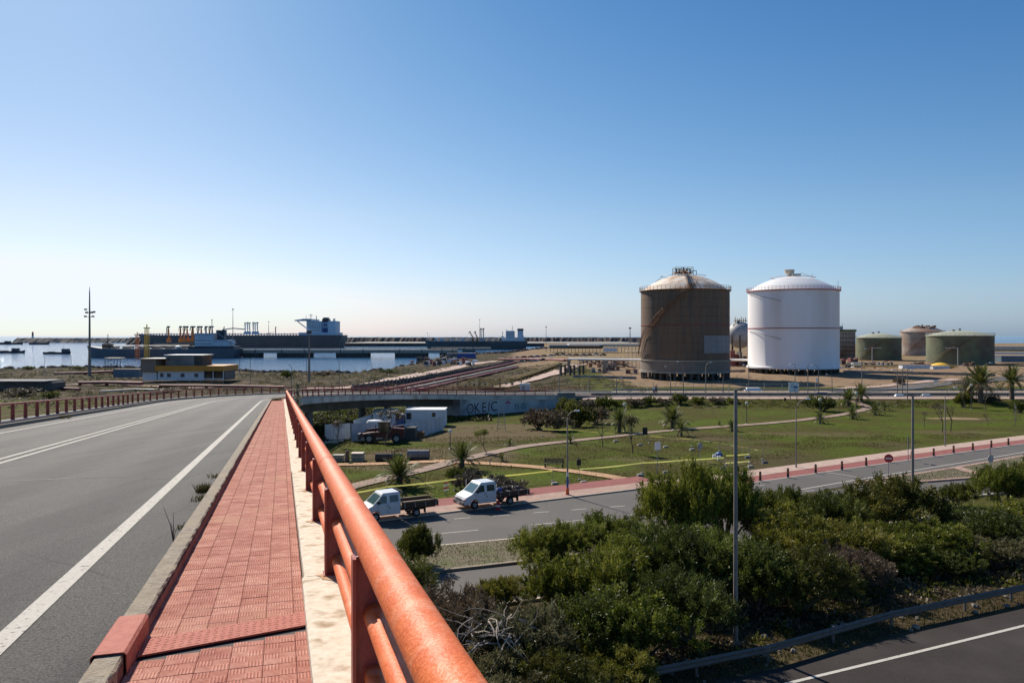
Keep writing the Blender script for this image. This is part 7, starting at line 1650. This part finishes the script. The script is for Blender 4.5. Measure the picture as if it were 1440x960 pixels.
for i, (px, py, lb) in enumerate(((866,621,'pale concrete foot lying left of the sapling'),(900,626,'pale concrete foot right of the sapling'),(936,629,'pale concrete foot in the middle of the field'),(973,633,'pale concrete foot right of the middle of the field'),(900,669,'pale concrete foot near the cycle path'),(936,665,'pale concrete foot left of the tallest bush top'),(780,681,'pale concrete foot beyond the second truck'),(821,679,'pale concrete foot right of the curved lamp post'),(1016,659,'pale block near the upper tip of the belt'),(1055,657,'pale block by the pavement right of the tall lamp post'),(1075,651,'dark block on the lawn edge'),(1051,643.5,'dark block between the two short tapes'))):
    t = MB().box((0, 0, .1), (.6, .35, .2), .3, .8).build('paving_block', M['concrete'] if 'dark' not in lb else M['greydark']); t.location = G(px, py); tag(t, lb, 'block', 'loose blocks on the park lawn')
for px, py, lb, m in ((1011, 645, 'small white box at the end of the tape', 'white'), (1004.5, 643, 'small white panel left of the white box', 'white')):
    t = MB().box((0, 0, .3), (.34, .2, .45)).build('white_box', M[m]); t.location = G(px, py+3); tag(t, lb, 'box')
p = G(1011, 641); A = thing('blue_heap', 'blue tarpaulin bundle beside the end of the long tape', 'tarpaulin', p); MB().lathe([(.42, 0), (.35, .3), (.18, .42), (.01, .45)], 9).build('bundle', M['blue'], A)
# ---------------------------------------------------------------- building-site corner beneath the bridge
def panel_fence(label, pix, h, m='fencewhite', n_per=None, posts=True):
    P = [G(*p) for p in pix]; o0 = Vector(P[0]); A = thing('panel_fence', label, 'fence', tuple(o0))
    for a_, b_ in zip(P[:-1], P[1:]):
        a_, b_ = Vector(a_), Vector(b_); L_ = (b_-a_).length; k_ = max(1, round(L_/2.0)); rz = math.atan2(b_.y-a_.y, b_.x-a_.x)
        for i in range(k_):
            c = a_.lerp(b_, (i+.5)/k_)-o0; w_ = L_/k_-.06; mb = MB(); nr = 8     # ribbed sheet
            for j in range(nr):
                x0 = -w_/2+w_*j/nr; x1 = x0+w_/nr; xm = (x0+x1)/2; mb.quad((x0, 0, 0), (xm, -.04, 0), (xm, -.04, h), (x0, 0, h)); mb.quad((xm, -.04, 0), (x1, 0, 0), (x1, 0, h), (xm, -.04, h))
            o = mb.build('panel', M[m], A); o.location = c; o.rotation_euler = (0, rs.uniform(-.01, .01), rz)
            q = a_.lerp(b_, i/k_)-o0; MB().box((q.x, q.y, q.z+h/2+.02), (.06, .06, h+.1), rz).build('post', M['grey'], A)
    return A
panel_fence('left run of the pale corrugated fence under the bridge', [(457,619),(493,617)], 2.0); panel_fence('middle run of the pale corrugated fence receding under the bridge', [(497,613),(512,606.5),(525,602)], 2.1); panel_fence('pale fence corner behind the bare tree left of the red machine', [(494,621),(535,617),(550,611)], 2.2)
panel_fence('right run of the pale corrugated fence in front of the site cabin', [(553,621),(575,617),(600,611.5),(624,604.5)], 2.0)
def cabin(px0, px1, pyb, pyt, depth, label, roofm, rz=0, wins=()):
    a_ = G(px0, pyb); b_x = at(px1, a_[1]); h = zat(pyt, a_[1])-a_[2]; A = thing('site_cabin', label, 'cabin', a_, rz); w_ = b_x-a_[0]
    for i in range(6): MB().box((w_*(i+.5)/6, 0.02, h/2), (w_/6-.03, .05, h-.1)).build('wall_panel', M['cabin'], A)
    MB().box((w_/2, depth/2+.06, h/2-.02), (w_-.05, depth-.06, h-.1)).build('body', M['cabin'], A); MB().box((w_/2, depth/2, h+.03), (w_+.12, depth+.12, .1)).build('roof', M[roofm], A)
    for f, ww, z0, z1 in wins: MB().box((w_*f, -.02, h*(z0+z1)/2), (ww, .04, h*(z1-z0))).build('window', M['glass'], A)
    return A
cabin(570, 625.5, 600, 576.5, 4.0, 'long white site cabin with two small windows behind the fence', 'cabin', 0, ((.09, .75, .45, .85), (.72, .5, .6, .85)))
cabin(524, 556, 603, 579.5, 5.0, 'shorter grey site cabin with a tan roof left of the blue toilet', 'pipe_cream', R(4), ((.75, .5, .4, .8),))
p = G(562, 602); A = thing('portable_toilet', 'blue portable toilet with a white roof between the two site cabins', 'toilet', p); MB().box((0, 0, 1.0), (1.25, 1.2, 2.0)).build('body', M['blue'], A); MB().lathe([(.78, 2.0), (.7, 2.15), (.3, 2.28), (.01, 2.3)], 12).build('roof', M['white'], A, True); MB().box((0, -.62, .95), (.7, .04, 1.75)).build('door', M['shipblue'], A)
# red machine (telehandler)
p = G(540, 622); k_ = 1.0; A = thing('telehandler', 'dark red telehandler with black cab parked in front of the pale fence', 'machine', p, R(2))
mb = MB(); mb.prism([(-2.4,.7),(-2.5,1.15),(-1.2,1.35),(1.3,1.35),(2.4,1.2),(2.4,.7)], -.8, .8); mb.build('chassis', M['machine_red'], A)
mb = MB(); mb.prism([(.9,1.35),(.9,1.9),(2.5,1.75),(2.55,1.1),(2.4,1.0)], -.85, -.05); mb.build('engine_cover', M['machine_red'], A)
mb = MB(); mb.tube([(2.4, .35, 1.9), (-2.0, .35, 1.45)], .2, 6); mb.tube([(-2.0, .35, 1.45), (-2.7, .35, .9)], .15, 6); mb.build('boom', M['machine_red'], A)
mb = MB()
for x in (-.55, .75):
    for y in (-.82, .02): mb.box((x, y, 1.9), (.07, .07, 1.25))
mb.box((.1, -.4, 2.55), (1.45, .95, .07)); mb.build('cab_frame', M['black'], A); MB().box((.1, -.4, 1.95), (1.2, .78, 1.1)).build('cab_glass', M['glass'], A)
mb = MB(); mb.tube([(-.9, -.6, 1.3), (-.9, -.6, 2.3)], .05, 6); mb.build('exhaust', M['black'], A)
for x in (-1.65, 1.6):
    for y in (-.85, .85): wheel(A, x, y, .58, .42)
MB().box((-2.9, 0, .8), (.25, 1.9, .7)).build('bucket', M['greydark'], A)
t = MB().lathe([(.01, 2.0), (.7, 1.9), (.9, 1.5), (.9, 0), (.01, 0)], 14).build('water_tank', M['white'], None, True); p = G(527, 614.5); t.location = p; t.scale = (1.3, 1, 1.15); tag(t, 'white domed plastic tank seen behind the front of the red machine', 'tank')
t = MB().box((0, 0, .8), (2.2, 1.6, 1.6)).build('skip', M['conc_dark']); t.location = G(573, 618); tag(t, 'grey skip with rubble right of the red machine', 'skip')
MB().box((0, 0, .4), (1.6, 1.2, .8)).build('x', M['rust']).name = 'rubble_box'; o = bpy.data.objects['rubble_box']; o.location = G(588, 615); tag(o, 'rusty low container right of the grey skip', 'container')
# culvert pipes, slabs, planks
for px0, px1, py, r_, m, lb in ((528, 566, 648.5, .42, 'conc_dark', 'dark concrete pipe lying on the lawn behind the first truck'), (573, 604, 645.5, .5, 'conc_grey', 'larger grey concrete pipe at the right of the two lying pipes')):
    a_ = G(px0, py); x1 = at(px1, a_[1]); A = thing('concrete_pipe', lb, 'pipe', a_); n_ = 2
    for i in range(n_):
        L_ = (x1-a_[0])/n_; mb = MB(); i0 = 0; mb.lathe([(r_, .02), (r_, L_-.02), (r_*.8, L_-.02), (r_*.8, .02), (r_, .02)], 18); o = mb.build('pipe_section', M[m], A, True); o.rotation_euler = (0, R(90), 0); o.location = (L_*i, 0, r_)
for px0, px1, py, n_, lb in ((466, 482, 649, 4, 'stack of pale slabs at the left behind the orange railing'), (493, 510, 648.5, 5, 'second stack of pale slabs right of the dark post')):
    a_ = G(px0, py); w_ = at(px1, a_[1])-a_[0]; A = thing('slab_stack', lb, 'slabs', a_)
    for i in range(n_): MB().box((w_/2+rs.uniform(-.06, .06), .5, .08+i*.17), (w_, 1.0, .13)).build('slab', M['concrete'] if i % 2 else M['pipe_cream'], A)
p = G(488, 650); t = MB().box((0, 0, .6), (.5, .5, 1.2), .3, .6).build('debris_post', M['bark']); t.location = p; tag(t, 'dark jagged debris pile between the two slab stacks', 'debris')
for px, py, lb in ((463, 623, 'pale plank lying before the left fence run'), (470, 621, 'second pale plank lying before the left fence run')):
    t = MB().box((0, 0, .08), (2.2, .4, .14), .4).build('plank', M['pipe_cream']); t.location = G(px, py); tag(t, lb, 'plank')
for q_ in (L2, L1, F1): q_.scale = (TS,)*3
# small iron frame pylon in the field (leaning ladder-like frame)
p = G(705, 606); A = thing('ladder_frame', 'thin pale lattice frame standing in front of the graffiti wall', 'frame', p)
for s in (-.6, .6): MB().tube([(s, 0, 0), (s*.5, 0, 3.4)], .04, 5).build('upright', M['grey'], A)
for i in range(7): MB().tube([(-.6+i*.04, 0, .4+i*.45), (.6-i*.04, 0, .4+i*.45)], .03, 4).build('rung', M['grey'], A)
for i, (px, py, lb) in enumerate(((655.5, 703, 'pale metal post standing left of the second truck cab'), (689, 654, 'short post on the ochre path'), (800, 682, 'thin post stub left of the curved lamp post'))):
    t = MB().tube([(0, 0, 0), (0, 0, [1.6, .7, .5][i])], .05, 8).build('metal_post', M['grey']); t.location = G(px, py); tag(t, lb, 'post')
p = G(627.5, 697); A = thing('warning_panel', 'small red and white striped warning panel behind the first truck', 'sign', p)
for i in range(4): MB().prism([(-.22, .35+i*.2), (.22, .45+i*.2), (.22, .55+i*.2), (-.22, .45+i*.2)], -.02, .02).build('stripe', M['signred'] if i % 2 else M['white'], A)
MB().tube([(0, .04, 0), (0, .04, 1.1)], .025, 6).build('post', M['grey'], A)
# ---------------------------------------------------------------- cyclists on the far road
def person(px, Y, zf, rz, label, shirt, cat='person'):
    A = thing('person', label, cat, (at(px, Y), Y, zf), rz); bm = bpy.data.meshes.new('body')
    J = [(0,0,.95),(0,.02,1.15),(.06,0,1.42),(.10,0,1.55),(.12,0,1.68),(.02,.2,1.42),(.22,.24,1.22),(.42,.22,1.12),(.02,-.2,1.42),(.22,-.24,1.22),(.42,-.22,1.12),(.02,.1,.92),(.36,.11,.78),(.22,.11,.36),(.34,.11,.30),(.02,-.1,.92),(.30,-.11,.62),(.02,-.11,.24),(.14,-.11,.18)]
    E = [(0,1),(1,2),(2,3),(3,4),(2,5),(5,6),(6,7),(2,8),(8,9),(9,10),(0,11),(11,12),(12,13),(13,14),(0,15),(15,16),(16,17),(17,18)]
    rad = [.14,.13,.15,.06,.11,.06,.045,.035,.06,.045,.035,.09,.07,.05,.045,.09,.07,.05,.045]
    bm.from_pydata(J, E, []); bm.materials.append(shirt); o = link(bpy.data.objects.new('body', bm), A)
    sk = o.modifiers.new('s', 'SKIN'); 
    for i, v in enumerate(bm.skin_vertices[0].data if bm.skin_vertices else []): v.radius = (rad[i], rad[i])
    if not bm.skin_vertices:
        bpy.context.view_layer.objects.active = o
    sb = o.modifiers.new('u', 'SUBSURF'); sb.levels = 1; sb.render_levels = 1
    MB().lathe([(.01, 1.60), (.10, 1.66), (.115, 1.76), (.09, 1.86), (.01, 1.90)], 12, (.13, 0)).build('hair', M['bark'], A, True)
    MB().prism([(-.02, .55), (-.1, .93), (.16, .95), (.36, .86), (.34, .72)], -.17, .17).build('trousers', M['cloth_dark'], A)
    return A
def bicycle(px, Y, zf, rz, label):
    A = thing('bicycle', label, 'bicycle', (at(px, Y), Y, zf), rz, 'bicycles ridden on the far road')
    for x in (-.5, .55):
        mb = MB(); mb.tube([(x+.33*math.cos(t), 0, .34+.33*math.sin(t)) for t in np.linspace(0, 2*math.pi, 21)], .02, 5, False)
        for t in np.linspace(0, math.pi, 6)[:-1]: mb.tube([(x+.33*math.cos(t), 0, .34+.33*math.sin(t)), (x-.33*math.cos(t), 0, .34-.33*math.sin(t))], .004, 3)
        mb.build('wheel', M['black'], A)
    mb = MB(); 
    for a_, b_ in (((-.5,.34),(-.08,.3)),((-.08,.3),(-.2,.85)),((-.2,.85),(-.5,.34)),((-.08,.3),(.42,.8)),((-.2,.8),(.42,.8)),((.42,.85),(.55,.34))): mb.tube([(a_[0], 0, a_[1]), (b_[0], 0, b_[1])], .018, 6)
    mb.build('frame', M['machine_red'], A); MB().tube([(.42, -.26, .98), (.44, 0, .95), (.42, .26, .98)], .015, 6).build('handlebar', M['black'], A); MB().box((-.21, 0, .92), (.24, .12, .05)).build('saddle', M['black'], A); return A
for px, Y, sh, lb, lb2 in ((919.2, 161, M['cloth_white'], 'cyclist in a white top on the far road, left of the pair', 'bicycle under the cyclist in white'), (922.4, 162.5, M['cloth_dark'], 'cyclist in dark clothes on the far road, right of the pair', 'bicycle under the cyclist in dark clothes')):
    zf = HZ(at(px, Y), Y)+.07; bicycle(px, Y, zf, R(60), lb2); A = person(px, Y, zf, R(60), lb, sh)
